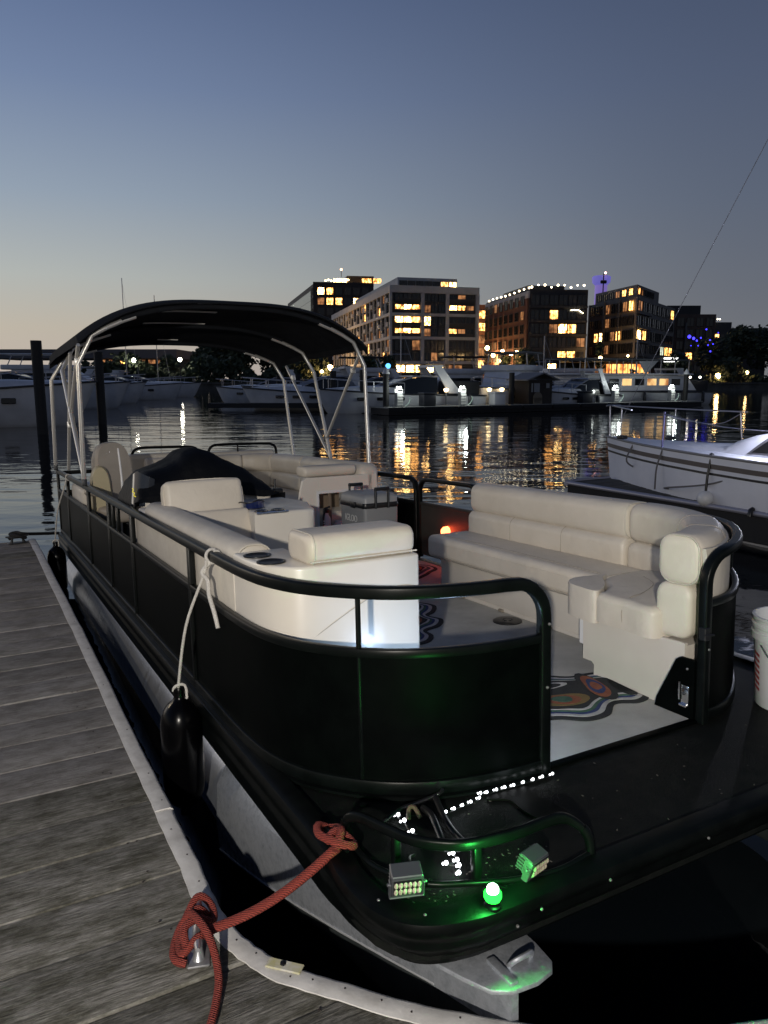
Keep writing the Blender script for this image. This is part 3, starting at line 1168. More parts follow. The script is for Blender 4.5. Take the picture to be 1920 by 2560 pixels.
# stern fence (behind the rear bench)
corrugated([(FX, 6.60), (0.75, 6.60)], 0.02, 0.452)
corrugated([(0.75, 6.60), (WB - FX, 6.60)], 0.02, 0.452)
roundtube([(FX, 6.60, RAILZ - 0.02), (1.2, 6.60, RAILZ - 0.02), (WB - FX, 6.60, RAILZ - 0.02)])
# red courtesy light low on the side gate
g = G()
g.lathe([(0.038, 0.0), (0.038, 0.016), (0.034, 0.034), (0.022, 0.048), (1e-6, 0.054)], (WB - FX - 0.006, 2.855, 0.285), 16, Matrix.Rotation(RAD(-90), 4, 'Y'))
rl = part(boat, 'red_light', g, glowmat('red_lens', (1.0, 0.10, 0.03), 16.0))
rl['label'] = 'glowing red side light'
point_light('red_light_lamp', BOAT, (WB - FX - 0.10, 2.855, 0.30), 0.3, (1.0, 0.06, 0.03), 0.02, boat)

# floor socket (black round plate)
g = G()
g.lathe([(0.082, 0.0), (0.082, 0.006), (0.072, 0.010), (0.030, 0.010), (0.027, 0.006), (0.022, 0.006), (0.020, 0.011), (1e-6, 0.012)], (1.815, 1.44, 0.006), 28)
part(boat, 'table_socket', g, BLACKP)

# bow rail hoop on the front deck
hz = 0.105
hp = [(0.088, -0.045, 0.0), (0.066, -0.075, 0.05), (0.060, -0.105, hz - 0.015), (0.078, -0.145, hz), (0.108, -0.225, hz), (0.143, -0.311, hz), (0.20, -0.371, hz), (0.264, -0.404, hz), (0.38, -0.422, hz), (0.48, -0.420, hz),
      (0.545, -0.428, hz), (0.585, -0.45, hz - 0.025), (0.603, -0.465, 0.05), (0.607, -0.471, 0.0)]
hoop_pts = spline(hp, 5)
g = G()
g.sweep([Vector((p.x, p.y, p.z)) for p in hoop_pts[8:-8]], rrect(0.020, 0.030, 0.008, 3))
g.tube(hoop_pts[:10], 0.014, 10)
g.tube(hoop_pts[-10:], 0.014, 10)
hoop = part(boat, 'bow_rail', g, RAILM, 50)
for x, y in ((0.275, -0.406), (0.122, -0.262)):
    g = G()
    g.rbox(x - 0.011, x + 0.011, y - 0.011, y + 0.011, 0.0, hz - 0.008, 0.004, 2)
    part(hoop, 'post', g, RAILM)
g = G()
g.tube(spline([(0.088, -0.05, 0.008), (0.07, -0.15, 0.008), (0.082, -0.246, 0.008), (0.15, -0.355, 0.008), (0.246, -0.412, 0.008), (0.36, -0.462, 0.008), (0.479, -0.486, 0.008), (0.607, -0.471, 0.008)], 5), 0.008, 8)
part(hoop, 'foot_bar', g, RAILM, 60)

# two LED flood pods on the bow
POD = mat('pod_housing', (0.10, 0.105, 0.115), 0.4, 0.5)
LENS = mat('pod_lens', (0.62, 0.58, 0.46), 0.25, 0.0, col2=(0.40, 0.36, 0.26), vscale=95, bump=(90, 0.006), coat=0.5)  # flash light thrown back by the lens is put into this pale colour


def pod(c, ang, sc, m):
    R = Matrix.Translation(c) @ Matrix.Rotation(ang, 4, 'Z') @ Matrix.Rotation(RAD(18), 4, 'X') @ Matrix.Scale(sc, 4)
    g = G()
    g.rbox(-0.048, 0.048, -0.006, 0.030, -0.032, 0.032, 0.004, 2, R)
    for k in range(5):
        g.rbox(-0.046, 0.046, 0.028, 0.058, -0.028 + k * 0.013, -0.022 + k * 0.013, 0.001, 1, R)
    g.rbox(-0.048, 0.048, -0.002, 0.052, 0.031, 0.038, 0.003, 1, R)
    o = part(boat, 'light_pod', g, POD, 30)
    g = G()
    g.rbox(-0.043, 0.043, -0.010, -0.004, -0.028, 0.028, 0.004, 2, R)
    lens = part(o, 'lens_plate', g, BLACKP)
    for iz in (-1, 1):
        for k in range(6):
            g = G()
            g.lathe([(0.0062, 0.0), (0.0070, 0.002), (0.004, 0.006), (1e-6, 0.0075)], (0, 0, 0), 8, R @ Matrix.Translation((-0.035 + 0.014 * k, -0.010, iz * 0.0135)) @ Matrix.Rotation(RAD(90), 4, 'X') @ Matrix.Scale(1.9, 4, (0, 1, 0)))
            part(o, 'led_cell', g, m)
    g = G()
    for sx in (-1, 1):
        g.rbox(sx * 0.051 - 0.003, sx * 0.051 + 0.003, -0.006, 0.02, -0.045, 0.012, 0.002, 1, R)
        g.ball(R @ Vector((sx * 0.056, 0.004, 0.004)), 0.005, 8)
    g.rbox(-0.054, 0.054, -0.006, 0.02, -0.050, -0.044, 0.002, 1, R)
    part(o, 'bracket', g, POD, 30)
    return o


pod(Vector((0.066, -0.415, 0.066)), RAD(-20), 0.80, LENS)
pod(Vector((0.410, -0.485, 0.042)), RAD(14), 0.72, mat('pod_lens_dim', (0.42, 0.37, 0.29), 0.25, col2=(0.25, 0.21, 0.15), vscale=95, coat=0.5))  # same lens with less thrown-back light in its colour

# green bow navigation light
g = G()
g.lathe([(0.022, 0.0), (0.022, 0.008), (0.016, 0.012), (0.016, 0.022)], (0.246, -0.515, 0.004), 14)
nav = part(boat, 'bow_light', g, RAILM)
g = G()
g.lathe([(0.018, 0.0), (0.022, 0.008), (0.022, 0.018), (0.012, 0.021), (1e-6, 0.022)], (0.246, -0.515, 0.024), 16)
nl = part(nav, 'green_lens', g, glowmat('green_lens', (0.02, 1.0, 0.05), 4.0))
g = G()
g.ball((0.246, -0.515, 0.050), 0.0155, 14)
part(nav, 'led_core', g, glowmat('green_core', (0.55, 1.0, 0.62), 9.0))
nl['label'] = 'glowing green navigation lens'
point_light('bow_light_lamp', BOAT, (0.246, -0.535, 0.080), 5.5, (0.05, 1.0, 0.12), 0.02, boat)

# boat cleat under the red hitch
g = G()
g.tube([(0.02, -0.02, 0.035), (0.022, -0.07, 0.040), (0.024, -0.12, 0.040), (0.026, -0.17, 0.035)], [0.005, 0.010, 0.010, 0.005], 10)
g.rbox(0.012, 0.034, -0.12, -0.07, 0.010, 0.036, 0.006, 2)
part(boat, 'bow_cleat', g, RAILM)
# fuel or drain cap and small bits on the front deck
g = G()
g.lathe([(0.011, 0), (0.011, 0.003), (1e-6, 0.004)], (0.205, 0.09, -0.005), 12)
part(boat, 'deck_cap', g, BLACKP)
# wiring lump and black hose behind the bow rail
g = G()
g.tube(spline([(0.20, -0.045, 0.004), (0.27, -0.03, 0.02), (0.34, -0.02, 0.018), (0.40, -0.03, 0.03), (0.41, -0.045, 0.05)], 5), 0.006, 8)
g.tube(spline([(0.385, -0.045, 0.03), (0.36, -0.12, 0.02), (0.345, -0.19, 0.012), (0.34, -0.26, 0.008)], 5), 0.010, 8)
g.tube(spline([(0.33, -0.06, 0.02), (0.315, -0.13, 0.035), (0.30, -0.19, 0.02), (0.28, -0.26, 0.006)], 5), 0.010, 8)
g.tube(spline([(0.19, -0.24, 0.01), (0.16, -0.27, 0.03), (0.135, -0.31, 0.05), (0.12, -0.345, 0.06)], 5), 0.004, 6)
part(boat, 'wiring', g, BLACKP, 60)
g = G()
g.tube(spline([(0.27, -0.075, 0.01), (0.285, -0.055, 0.03), (0.30, -0.06, 0.03), (0.305, -0.085, 0.008)], 4), 0.007, 6)
part(boat, 'wire_loop', g, mat('brown_wire', (0.10, 0.065, 0.045), 0.6), 60)
g = G()
blob = [(0.545, -0.085), (0.60, -0.125), (0.598, -0.19), (0.61, -0.265), (0.66, -0.30), (0.70, -0.285), (0.705, -0.21), (0.69, -0.16), (0.71, -0.105), (0.68, -0.075), (0.61, -0.066)]
g.prism([tuple(q)[:2] for q in spline([(x, y, 0) for x, y in blob], 4, True)], -0.004, 0.0015)
part(boat, 'wet_patch', g, mat('wet_black', (0.002, 0.002, 0.002), 0.6, spec=0.1), 0)
# debris on the front deck
g = G()
dr = random.Random(11)
for k in range(90):
    x, y = dr.uniform(0.08, 1.9), dr.uniform(-0.45, -0.06)
    if k < 55:
        x, y = dr.uniform(0.06, 0.5), dr.uniform(-0.44, -0.33)
    a = dr.uniform(0, 3.1)
    s_ = dr.uniform(0.0012, 0.0035)
    Md = Matrix.Translation((x, y, -0.004)) @ Matrix.Rotation(a, 4, 'Z')
    g.box(-s_ * dr.uniform(0.6, 1.6), s_, -s_ * 0.5, s_ * 0.5, 0, 0.0012, Md)
o = part(boat, 'grit', g, mat('pale_grit', (0.09, 0.085, 0.075), 0.9), 0)
o['kind'] = 'stuff'
# stern hoops over the rear bench
for x0, x1 in ((0.74, 1.46), (1.56, 2.36)):
    pts = spline([(x0, 6.42, 0.74), (x0 + 0.01, 6.42, 0.80), (x0 + 0.05, 6.42, 0.848), (x0 + 0.14, 6.42, 0.862), ((x0 + x1) / 2, 6.42, 0.860), (x1 - 0.14, 6.42, 0.855), (x1 - 0.05, 6.42, 0.84), (x1 - 0.01, 6.42, 0.80), (x1, 6.42, 0.70)], 5)
    g = G()
    g.tube(pts, 0.015, 10)
    if x0 > 1:
        g.tube([(1.9, 6.42, 0.86), (1.9, 6.42, 0.76)], 0.010, 8)
    part(boat, 'stern_hoop', g, RAILM, 60)
# ================================================================ furniture on the pontoon boat
def yz_plate(x0, x1, pts):
    n = len(pts)
    g_ = G()
    g_.add([(x0, y, z) for y, z in pts] + [(x1, y, z) for y, z in pts],
           [tuple(range(n)), tuple(range(2 * n - 1, n - 1, -1))] + [(i, (i + 1) % n, n + (i + 1) % n, n + i) for i in range(n)])
    return g_


# ---------------------------------------------- right-hand lounge
so = thing('lounge_sofa', 'long cream corner lounge along the far side of the deck', 'sofa', (1.95, 1.2, 0.006), BOAT)
g = G()
g.rbox(1.91, 2.30, 0.62, 2.27, 0.03, 0.238, 0.008, 2)
g.rbox(1.915, 2.29, 0.63, 2.26, 0.006, 0.03, 0.003, 1)
part(so, 'base', g, GELD)
g = G()
for yy in (2.02, 1.62, 1.20, 0.80):
    g.rbox(1.898, 1.916, yy - 0.02, yy + 0.02, 0.006, 0.024, 0.006, 2)
part(so, 'base_clip', g, mat('worn_tan', (0.22, 0.19, 0.15), 0.8))
g = yz_plate(1.587, 1.602, [(0.05, 0.008), (0.532, 0.008), (0.532, 0.06), (0.545, 0.072), (0.60, 0.072), (0.602, 0.272), (0.05, 0.284)])
pan = part(so, 'end_panel', g, GELD, 20)
g = G()
g.prism([(1.603, 0.06), (1.603, 0.60), (1.90, 0.60), (2.27, 0.60), (2.20, 0.44), (2.10, 0.31), (1.97, 0.19), (1.84, 0.10), (1.72, 0.06)], 0.08, 0.268)
part(so, 'corner_base', g, GELD, 20)
g = G()
g.rbox(1.600, 1.606, 0.605, 0.640, 0.13, 0.265, 0.003, 1)
part(so, 'hinge_strap', g, WHITEP)
g = G()
g.rbox(1.828, 2.16, 0.72, 2.315, 0.238, 0.385, 0.055, 5, puff=0.006)
part(so, 'seat_cushion', g, VINYL, 60)
g = G()
g.bprism([tuple(q)[:2] for q in spline([(1.558, 0.175, 0), (1.552, 0.33, 0), (1.556, 0.488, 0), (1.62, 0.52, 0), (1.70, 0.575, 0), (1.78, 0.68, 0), (1.90, 0.715, 0), (2.10, 0.715, 0), (2.15, 0.55, 0), (2.05, 0.36, 0), (1.90, 0.23, 0), (1.75, 0.18, 0)], 5, True)], 0.274, 0.400, 0.045, 5)
part(so, 'corner_seat_cushion', g, VINYL, 60)
g = G()
g.bprism([tuple(q)[:2] for q in spline([(1.553, 0.495, 0), (1.552, 0.60, 0), (1.575, 0.685, 0), (1.66, 0.74, 0), (1.80, 0.72, 0), (1.835, 0.71, 0), (1.775, 0.675, 0), (1.705, 0.59, 0), (1.63, 0.525, 0)], 5, True)], 0.262, 0.408, 0.055, 6)
part(so, 'wedge_cushion', g, VINYL, 60)
back = spline([(1.600, 0.105, 0), (1.70, 0.125, 0), (1.81, 0.175, 0), (1.93, 0.255, 0), (2.04, 0.355, 0), (2.13, 0.475, 0), (2.20, 0.62, 0), (2.235, 0.77, 0), (2.245, 0.885, 0)], 5)


def cushion_sweep(path, w_, h_, zc, r, off=0.0):
    """a cushion along a path with rounded ends"""
    g_ = G()
    k = len(path)
    path = [Vector((p[0], p[1], 0)) for p in path]
    tot = [0]
    for a, b in zip(path[:-1], path[1:]):
        tot.append(tot[-1] + (b - a).length)
    rings = []
    er = min(0.035, 0.3 * w_)
    for i, p in enumerate(path):
        a = path[max(0, i - 1)]
        b = path[min(k - 1, i + 1)]
        d = (b - a).normalized()
        left = Vector((-d.y, d.x, 0))
        e = min(tot[i], tot[-1] - tot[i])
        rings.append((p, d, left, e))
    out = []
    for i, (p, d, left, e) in enumerate(rings):
        if i in (0, k - 1):
            sg = -1 if i == 0 else 1
            steps = [(0.0, 0.55), (0.06, 0.76), (0.18, 0.88), (0.38, 0.955), (0.68, 0.99)]
            seq = steps if i == 0 else list(reversed(steps))
            for q, s_ in seq:
                c = p - d * sg * er * q if True else p
                out.append([c + left * (u * s_ + off) + Vector((0, 0, zc + v * s_)) for u, v in rrect(w_, h_, r, 5)])
        elif e > er:
            out.append([p + left * (u + off) + Vector((0, 0, zc + v)) for u, v in rrect(w_, h_, r, 5)])
    g_.loft(out)
    return g_


part(so, 'corner_bolster', cushion_sweep(back, 0.18, 0.20, 0.602, 0.062), VINYL, 60)
part(so, 'corner_back_cushion', cushion_sweep(back, 0.155, 0.225, 0.396, 0.05, 0.02), VINYL, 60)
strt = [(2.245, 0.895 + 1.385 * i / 12, 0) for i in range(13)]
part(so, 'back_bolster', cushion_sweep(strt, 0.19, 0.195, 0.604, 0.060), VINYL, 60)
part(so, 'back_cushion', cushion_sweep(strt, 0.16, 0.20, 0.424, 0.05, 0.035), VINYL, 60)


def ringpipe(parent, p, d, w_, h_, zc, r, off=0.0, sc=0.90, rad=0.0038):
    d = Vector(d).normalized()
    left = Vector((-d.y, d.x, 0))
    pts = [Vector(p) + left * (u * sc + off) + Vector((0, 0, zc + v * sc)) for u, v in rrect(w_, h_, r, 5)]
    g_ = G()
    g_.tube(pts, rad, 6, closed=True)
    return part(parent, 'piping', g_, PIPE, 60)


ringpipe(so, (1.609, 0.105, 0), (1, 0.1, 0), 0.18, 0.20, 0.602, 0.062, 0.0, 0.955)
ringpipe(so, (2.245, 0.904, 0), (0, 1, 0), 0.19, 0.195, 0.604, 0.060, 0.0, 0.955)
g = G()
g.tube(spline([(1.553, 0.505, 0.30), (1.549, 0.505, 0.36), (1.562, 0.512, 0.398), (1.63, 0.545, 0.404), (1.69, 0.60, 0.402), (1.73, 0.66, 0.398)], 5), 0.0035, 6)
part(so, 'piping', g, PIPE, 60)
SEAM = mat('vinyl_seam', (0.33, 0.29, 0.235), 0.6)


def seam_ring(parent, p, d, w_, h_, zc, r, off=0.0):
    d = Vector(d).normalized()
    left = Vector((-d.y, d.x, 0))
    g_ = G()
    g_.tube([Vector(p) + left * (u + off) + Vector((0, 0, zc + v)) for u, v in rrect(w_ + 0.0006, h_ + 0.0006, r, 5)], 0.0016, 5, closed=True)
    return part(parent, 'seam', g_, SEAM, 60)


for yy in (1.36, 1.82):
    seam_ring(so, (2.245, yy, 0), (0, 1, 0), 0.16, 0.20, 0.424, 0.05, 0.035)
for k_ in (12, 22):
    p_, d_ = back[k_], back[k_ + 1] - back[k_ - 1]
    seam_ring(so, (p_.x, p_.y, 0), d_, 0.18, 0.20, 0.602, 0.062)
    seam_ring(so, (p_.x, p_.y, 0), d_, 0.155, 0.225, 0.396, 0.05, 0.02)
for pts_ in ([(1.835, 0.735, 0.375), (1.870, 0.735, 0.3885), (2.10, 0.735, 0.3885)], [(1.8265, 0.80, 0.262), (1.8255, 1.5, 0.262), (1.8265, 2.24, 0.262)],
             [(1.885, 0.80, 0.3885), (1.885, 1.5, 0.3935), (1.885, 2.26, 0.3885)], [(1.5535, 0.34, 0.30), (1.551, 0.34, 0.355), (1.60, 0.345, 0.4005), (1.72, 0.38, 0.4005), (1.88, 0.47, 0.4005), (1.96, 0.60, 0.4005)]):
    g = G()
    g.tube(spline(pts_, 5), 0.0016, 5)
    part(so, 'seam', g, SEAM, 60)
# moulded back shell seen from outside, between rail and fence
g = G()
shell = [Vector((p.x, p.y, 0)) for p in spline([(1.63, 0.003, 0), (1.74, 0.024, 0), (1.86, 0.084, 0), (1.985, 0.177, 0), (2.112, 0.293, 0), (2.217, 0.43, 0), (2.286, 0.58, 0), (2.318, 0.76, 0), (2.325, 0.95, 0), (2.325, 1.5, 0), (2.325, 2.27, 0)], 4)]
g.sweep(shell, [(0.006, 0.27), (-0.006, 0.27), (-0.010, 0.60), (0.0, 0.655), (0.018, 0.655), (0.010, 0.60)])
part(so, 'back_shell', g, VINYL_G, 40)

# ---------------------------------------------- left-hand lounge (dock side)
ll = thing('lounge_sofa', 'cream lounge with twin cup holders inside the curved bow fence', 'seat', (0.35, 1.4, 0.006), BOAT)
outer = [tuple(q)[:2] for q in spline([(0.052, 0.80, 0), (0.054, 0.66, 0), (0.066, 0.555, 0), (0.095, 0.475, 0), (0.14, 0.425, 0), (0.20, 0.402, 0), (0.30, 0.396, 0)], 5)]
wall = outer + [(0.45, 0.396), (0.60, 0.398), (0.612, 0.410), (0.612, 0.60), (0.30, 0.605), (0.262, 0.615), (0.25, 0.64), (0.25, 0.80)]
g = G()
g.bprism(wall, 0.012, 0.692, 0.012, 3)
sh = part(ll, 'moulded_shell', g, GEL, 45)
g = G()
g.tube(spline([(0.155, 0.4145, 0.42), (0.23, 0.3985, 0.47), (0.34, 0.394, 0.53), (0.44, 0.3935, 0.572), (0.52, 0.3935, 0.583), (0.585, 0.395, 0.575), (0.611, 0.402, 0.545)], 5), 0.0018, 5)
part(sh, 'mould_line', g, mat('shell_seam', (0.42, 0.39, 0.34), 0.6), 60)
g = G()
g.prism([(0.052, 0.80), (0.25, 0.80), (0.29, 0.56), (0.60, 0.55), (0.60, 1.2), (0.60, 2.1), (0.60, 2.50), (0.052, 2.50)], 0.01, 0.28)
part(ll, 'base', g, GELD, 20)
g = G()
g.rbox(0.048, 0.070, 0.80, 2.62, 0.28, 0.66, 0.006, 2)
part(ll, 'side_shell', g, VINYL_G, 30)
g = G()
g.rbox(0.22, 0.62, 0.57, 2.10, 0.28, 0.42, 0.045, 5)
part(ll, 'seat_cushion', g, VINYL, 60)
sb = [(0.136, 0.800 + 1.66 * i / 10, 0) for i in range(11)]
part(ll, 'side_bolster', cushion_sweep(sb, 0.150, 0.31, 0.565, 0.062), VINYL_G, 60)
ringpipe(ll, (0.136, 0.807, 0), (0, 1, 0), 0.150, 0.31, 0.565, 0.062, 0.0, 0.955)
for (cx, cy) in ((0.105, 0.685), (0.105, 0.545)):
    g = G()
    g.lathe([(0.050, 0.0), (0.050, 0.004), (0.044, 0.005), (0.040, 0.001), (0.038, -0.001), (0.036, 0.0005), (0.02, 0.0002), (1e-6, 0.0)], (cx, cy, 0.6935), 28)
    part(ll, 'cup_holder', g, BLACKP, 40)
# headrest on the front wall
hr = [(0.185 + 0.415 * i / 8, 0.505, 0) for i in range(9)]
part(ll, 'headrest', cushion_sweep(hr, 0.215, 0.105, 0.742, 0.040), VINYL, 60)
g = G()
pts = [Vector((0.205, 0.505 + u, 0.742 + v_)) for u, v_ in rrect(0.215, 0.105, 0.040, 5)]
g.tube(pts, 0.003, 6, closed=True)
g.tube([(0.19, 0.402, 0.704), (0.4, 0.400, 0.704), (0.60, 0.402, 0.704)], 0.003, 6)
part(ll, 'piping', g, PIPE, 60)
# reclined backrest at the stern end
R = Matrix.Translation((0.345, 2.25, 0.735)) @ Matrix.Rotation(RAD(-14), 4, 'X')
g = G()
g.rbox(-0.215, 0.215, -0.06, 0.06, -0.105, 0.105, 0.05, 5, R, puff=0.008)
part(ll, 'back_cushion_upper', g, VINYL, 60)
R = Matrix.Translation((0.352, 2.10, 0.555)) @ Matrix.Rotation(RAD(-28), 4, 'X')
g = G()
g.rbox(-0.215, 0.215, -0.06, 0.06, -0.15, 0.13, 0.045, 5, R, puff=0.008)
part(ll, 'back_cushion_lower', g, VINYL, 60)
g = G()
g.rbox(0.052, 0.60, 2.36, 2.46, 0.28, 0.66, 0.02, 2)
g.rbox(0.050, 0.30, 2.40, 2.62, 0.28, 0.675, 0.03, 3)
part(ll, 'back_shell', g, GELD, 40)
g = G()
g.lathe([(0.046, 0.0), (0.046, 0.004), (0.036, 0.002), (1e-6, 0.0)], (0.135, 2.53, 0.676), 20)
part(ll, 'cup_holder', g, BLACKP, 40)

# ---------------------------------------------- small cabinet with chrome cup holders
cb = thing('side_cabinet', 'cream moulded cabinet with a chrome cup tray beside the reclined seat', 'cabinet', (0.72, 2.1, 0.006), BOAT)
g = G()
g.bprism([(0.535, 1.955), (0.83, 1.95), (0.875, 1.965), (0.90, 2.0), (0.91, 2.06), (0.985, 2.28), (0.95, 2.62), (0.60, 2.62), (0.56, 2.25)], 0.01, 0.672, 0.018, 4)
part(cb, 'body', g, GEL, 45)
g = G()
g.rbox(0.545, 0.73, 1.95, 2.01, 0.662, 0.6765, 0.006, 2)
tr = part(cb, 'cup_tray', g, CHROME)
for cx in (0.59, 0.68):
    g = G()
    g.lathe([(0.036, 0.0), (0.036, 0.006), (0.030, 0.006), (0.028, 0.001), (1e-6, 0.0005)], (cx, 1.99, 0.677), 20)
    part(tr, 'cup_holder', g, mat('dark_chrome', (0.25, 0.25, 0.26), 0.15, 1.0))
# goggles lying on the cabinet
gg = thing('sunglasses', 'dark blue wraparound sunglasses on the cream cabinet', 'sunglasses', (0.60, 2.12, 0.674), BOAT)
R = Matrix.Translation((0.605, 2.12, 0.676)) @ Matrix.Rotation(RAD(18), 4, 'Z')
g = G()
rows = []
for i in range(9):
    a = RAD(-80 + 20 * i)
    rows.append([R @ Vector((0.062 * math.sin(a), -0.045 * math.cos(a) + 0.02, z)) for z in (0.002, 0.018, 0.036, 0.050 - 0.016 * abs(math.sin(a)))])
g.grid(rows)
g2 = G()
g2.tube([r[3] for r in rows], 0.004, 6)
g2.tube([r[0] for r in rows], 0.003, 6)
part(gg, 'lens', g, mat('blue_mirror_lens', (0.01, 0.02, 0.10), 0.08, 0.3, coat=1.0), 60)
part(gg, 'frame', g2, BLACKP, 60)
g = G()
for sx in (-1, 1):
    g.tube(spline([R @ Vector((sx * 0.060, 0.012, 0.035)), R @ Vector((sx * 0.058, 0.07, 0.036)), R @ Vector((sx * 0.048, 0.11, 0.018))], 4), 0.004, 6)
part(gg, 'temple', g, BLACKP, 60)

# ---------------------------------------------- helm console under its black cover
hc = thing('helm_console', 'helm console hidden under a humped black fabric cover', 'console', (0.5, 2.95, 0.006), BOAT)
g = G()
g.rbox(0.115, 0.925, 2.72, 3.20, 0.01, 0.715, 0.045, 4)
part(hc, 'body', g, GELD, 45)


def helm_z(x, y):
    xs = [0.06, 0.10, 0.17, 0.27, 0.34, 0.41, 0.48, 0.56, 0.66, 0.77, 0.89, 0.965, 1.0]
    zs = [0.62, 0.80, 0.865, 0.888, 0.915, 0.972, 0.990, 0.968, 0.915, 0.868, 0.775, 0.69, 0.60]
    for i in range(len(xs) - 1):
        if xs[i] <= x <= xs[i + 1]:
            t = (x - xs[i]) / (xs[i + 1] - xs[i])
            t = t * t * (3 - 2 * t) * 0.4 + t * 0.6
            return zs[i] + (zs[i + 1] - zs[i]) * t
    return zs[-1] if x > 1 else zs[0]


rows = []
ny, nx_ = 16, 44
for j in range(ny + 1):
    t = j / ny
    y = 2.70 + 0.62 * t
    lift = 1 - abs(2 * t - 1.0) ** 5
    row = []
    for i in range(nx_ + 1):
        x = 0.06 + 0.94 * i / nx_
        z = helm_z(x, y)
        z = 0.70 + (z - 0.70) * (0.15 + 0.85 * lift) if z > 0.70 else z
        z += 0.006 * math.sin(13 * x + 9 * y) * lift
        row.append((x, y, z))
    rows.append(row)
g = G()
g.grid(rows)
g.grid([[(x, y, z) for x, y, z in rows[0]], [(x, y - 0.012, 0.685 + 0.01 * math.sin(20 * x)) for x, y, z in rows[0]]])
g.grid([[(x, y, z) for x, y, z in rows[-1]], [(x, y + 0.012, 0.62) for x, y, z in rows[-1]]])
part(hc, 'cover', g, mat('black_console_cover', (0.0015, 0.002, 0.0035), 0.6, bump=(9, 0.012), spec=0.15), 60)
# glossy wind screen corner on the left
g = G()
rows = []
for i in range(10):
    a = RAD(-20 + 14 * i)
    rows.append([(0.15 - 0.085 * math.cos(a) + 0.02 * k / 4, 2.80 - 0.10 * math.sin(a) + 0.03, 0.665 + 0.21 * k / 4 * (1 - 0.25 * abs(i - 4) / 5)) for k in range(5)])
g.grid(rows)
part(hc, 'wind_screen', g, mat('smoked_acrylic', (0.015, 0.02, 0.03), 0.06, 0.0, coat=1.0), 60)
g = G()
g.tube(spline([(0.071, 2.79, 0.772), (0.074, 2.775, 0.764), (0.070, 2.785, 0.752), (0.077, 2.768, 0.745), (0.074, 2.778, 0.730), (0.082, 2.760, 0.724)], 4), 0.0028, 5)
part(hc, 'yellow_mark', g, glowmat('yellow_squiggle', (0.75, 0.62, 0.06), 0.9), 60)  # small yellow squiggle on the screen, made to glow
g = G()
g.rbox(0.985, 1.05, 2.85, 2.95, 0.665, 0.70, 0.01, 2)
g.tube([(1.0, 2.88, 0.68), (1.01, 2.90, 0.76)], 0.008, 8)
part(hc, 'throttle', g, BLACKP)

# slim white staff by the rail
st = thing('flag_staff', 'slim white staff standing by the dock-side rail', 'staff', (0.125, 3.43, 0.60), BOAT)
g = G()
g.tube([(0.125, 3.43, 0.60), (0.124, 3.44, 0.80), (0.118, 3.466, 0.985)], [0.009, 0.007, 0.006], 8)
part(st, 'rod', g, WHITEP, 60)
g = G()
g.lathe([(0.030, -0.02), (0.030, 0.0), (0.012, 0.03), (0.010, 0.05)], (0.125, 3.43, 0.60), 12)
part(st, 'base', g, WHITEP)


# ---------------------------------------------- captain's chairs
TAUPE = mat('taupe_vinyl', (0.30, 0.265, 0.22), 0.5, col2=(0.36, 0.32, 0.27), vscale=4, bump=(16, 0.004))


def chair(label, c, ang, h=0.93):
    t = thing('captain_chair', label, 'chair', c, BOAT)
    R = Matrix.Translation(c) @ Matrix.Rotation(ang, 4, 'Z')
    g_ = G()
    Rb = R @ Matrix.Translation((0, 0.22, 0.66)) @ Matrix.Rotation(RAD(-8), 4, 'X')
    prof_ = [(-0.145, -0.25), (-0.155, -0.05), (-0.15, 0.14), (-0.13, 0.24), (-0.08, 0.305), (0, 0.325), (0.08, 0.305), (0.13, 0.24), (0.15, 0.14), (0.155, -0.05), (0.145, -0.25)]
    o_ = [tuple(q)[:2] for q in spline([(a, b, 0) for a, b in prof_], 3)]
    front = [Rb @ Vector((a * 0.93, -0.075, b * 0.96)) for a, b in o_]
    mid = [Rb @ Vector((a, -0.03, b)) for a, b in o_]
    mid2 = [Rb @ Vector((a, 0.03, b)) for a, b in o_]
    bk = [Rb @ Vector((a * 0.94, 0.06, b * 0.96)) for a, b in o_]
    g_.loft([front, mid, mid2, bk])
    part(t, 'backrest', g_, TAUPE, 50)
    g_ = G()
    sh_ = [Rb @ Vector((a * 0.90, 0.062, b * 0.80 - 0.05)) for a, b in o_]
    sh2 = [Rb @ Vector((a * 0.86, 0.080, b * 0.77 - 0.05)) for a, b in o_]
    g_.loft([sh_, sh2])
    part(t, 'back_shell', g_, mat('tan_shell', (0.30, 0.26, 0.20), 0.5), 50)
    g_ = G()
    g_.rbox(-0.20, 0.20, -0.24, 0.22, 0.36, 0.47, 0.045, 4, R)
    part(t, 'seat_cushion', g_, TAUPE, 60)
    for sx in (-1, 1):
        g_ = G()
        g_.rbox(sx * 0.225 - 0.028, sx * 0.225 + 0.028, -0.14, 0.22, 0.56, 0.61, 0.02, 3, R)
        part(t, 'armrest', g_, TAUPE, 60)
    g_ = G()
    g_.tube([R @ Vector((0, 0, 0.0)), R @ Vector((0, 0, 0.36))], 0.035, 12)
    g_.lathe([(0.15, 0.0), (0.13, 0.015), (0.04, 0.025)], R @ Vector((0, 0, 0.0)), 18)
    part(t, 'pedestal', g_, DARKMETAL)
    return t


chair("captain's chair with a tall rounded back behind the helm cover", Vector((0.33, 4.55, 0.006)), RAD(14))
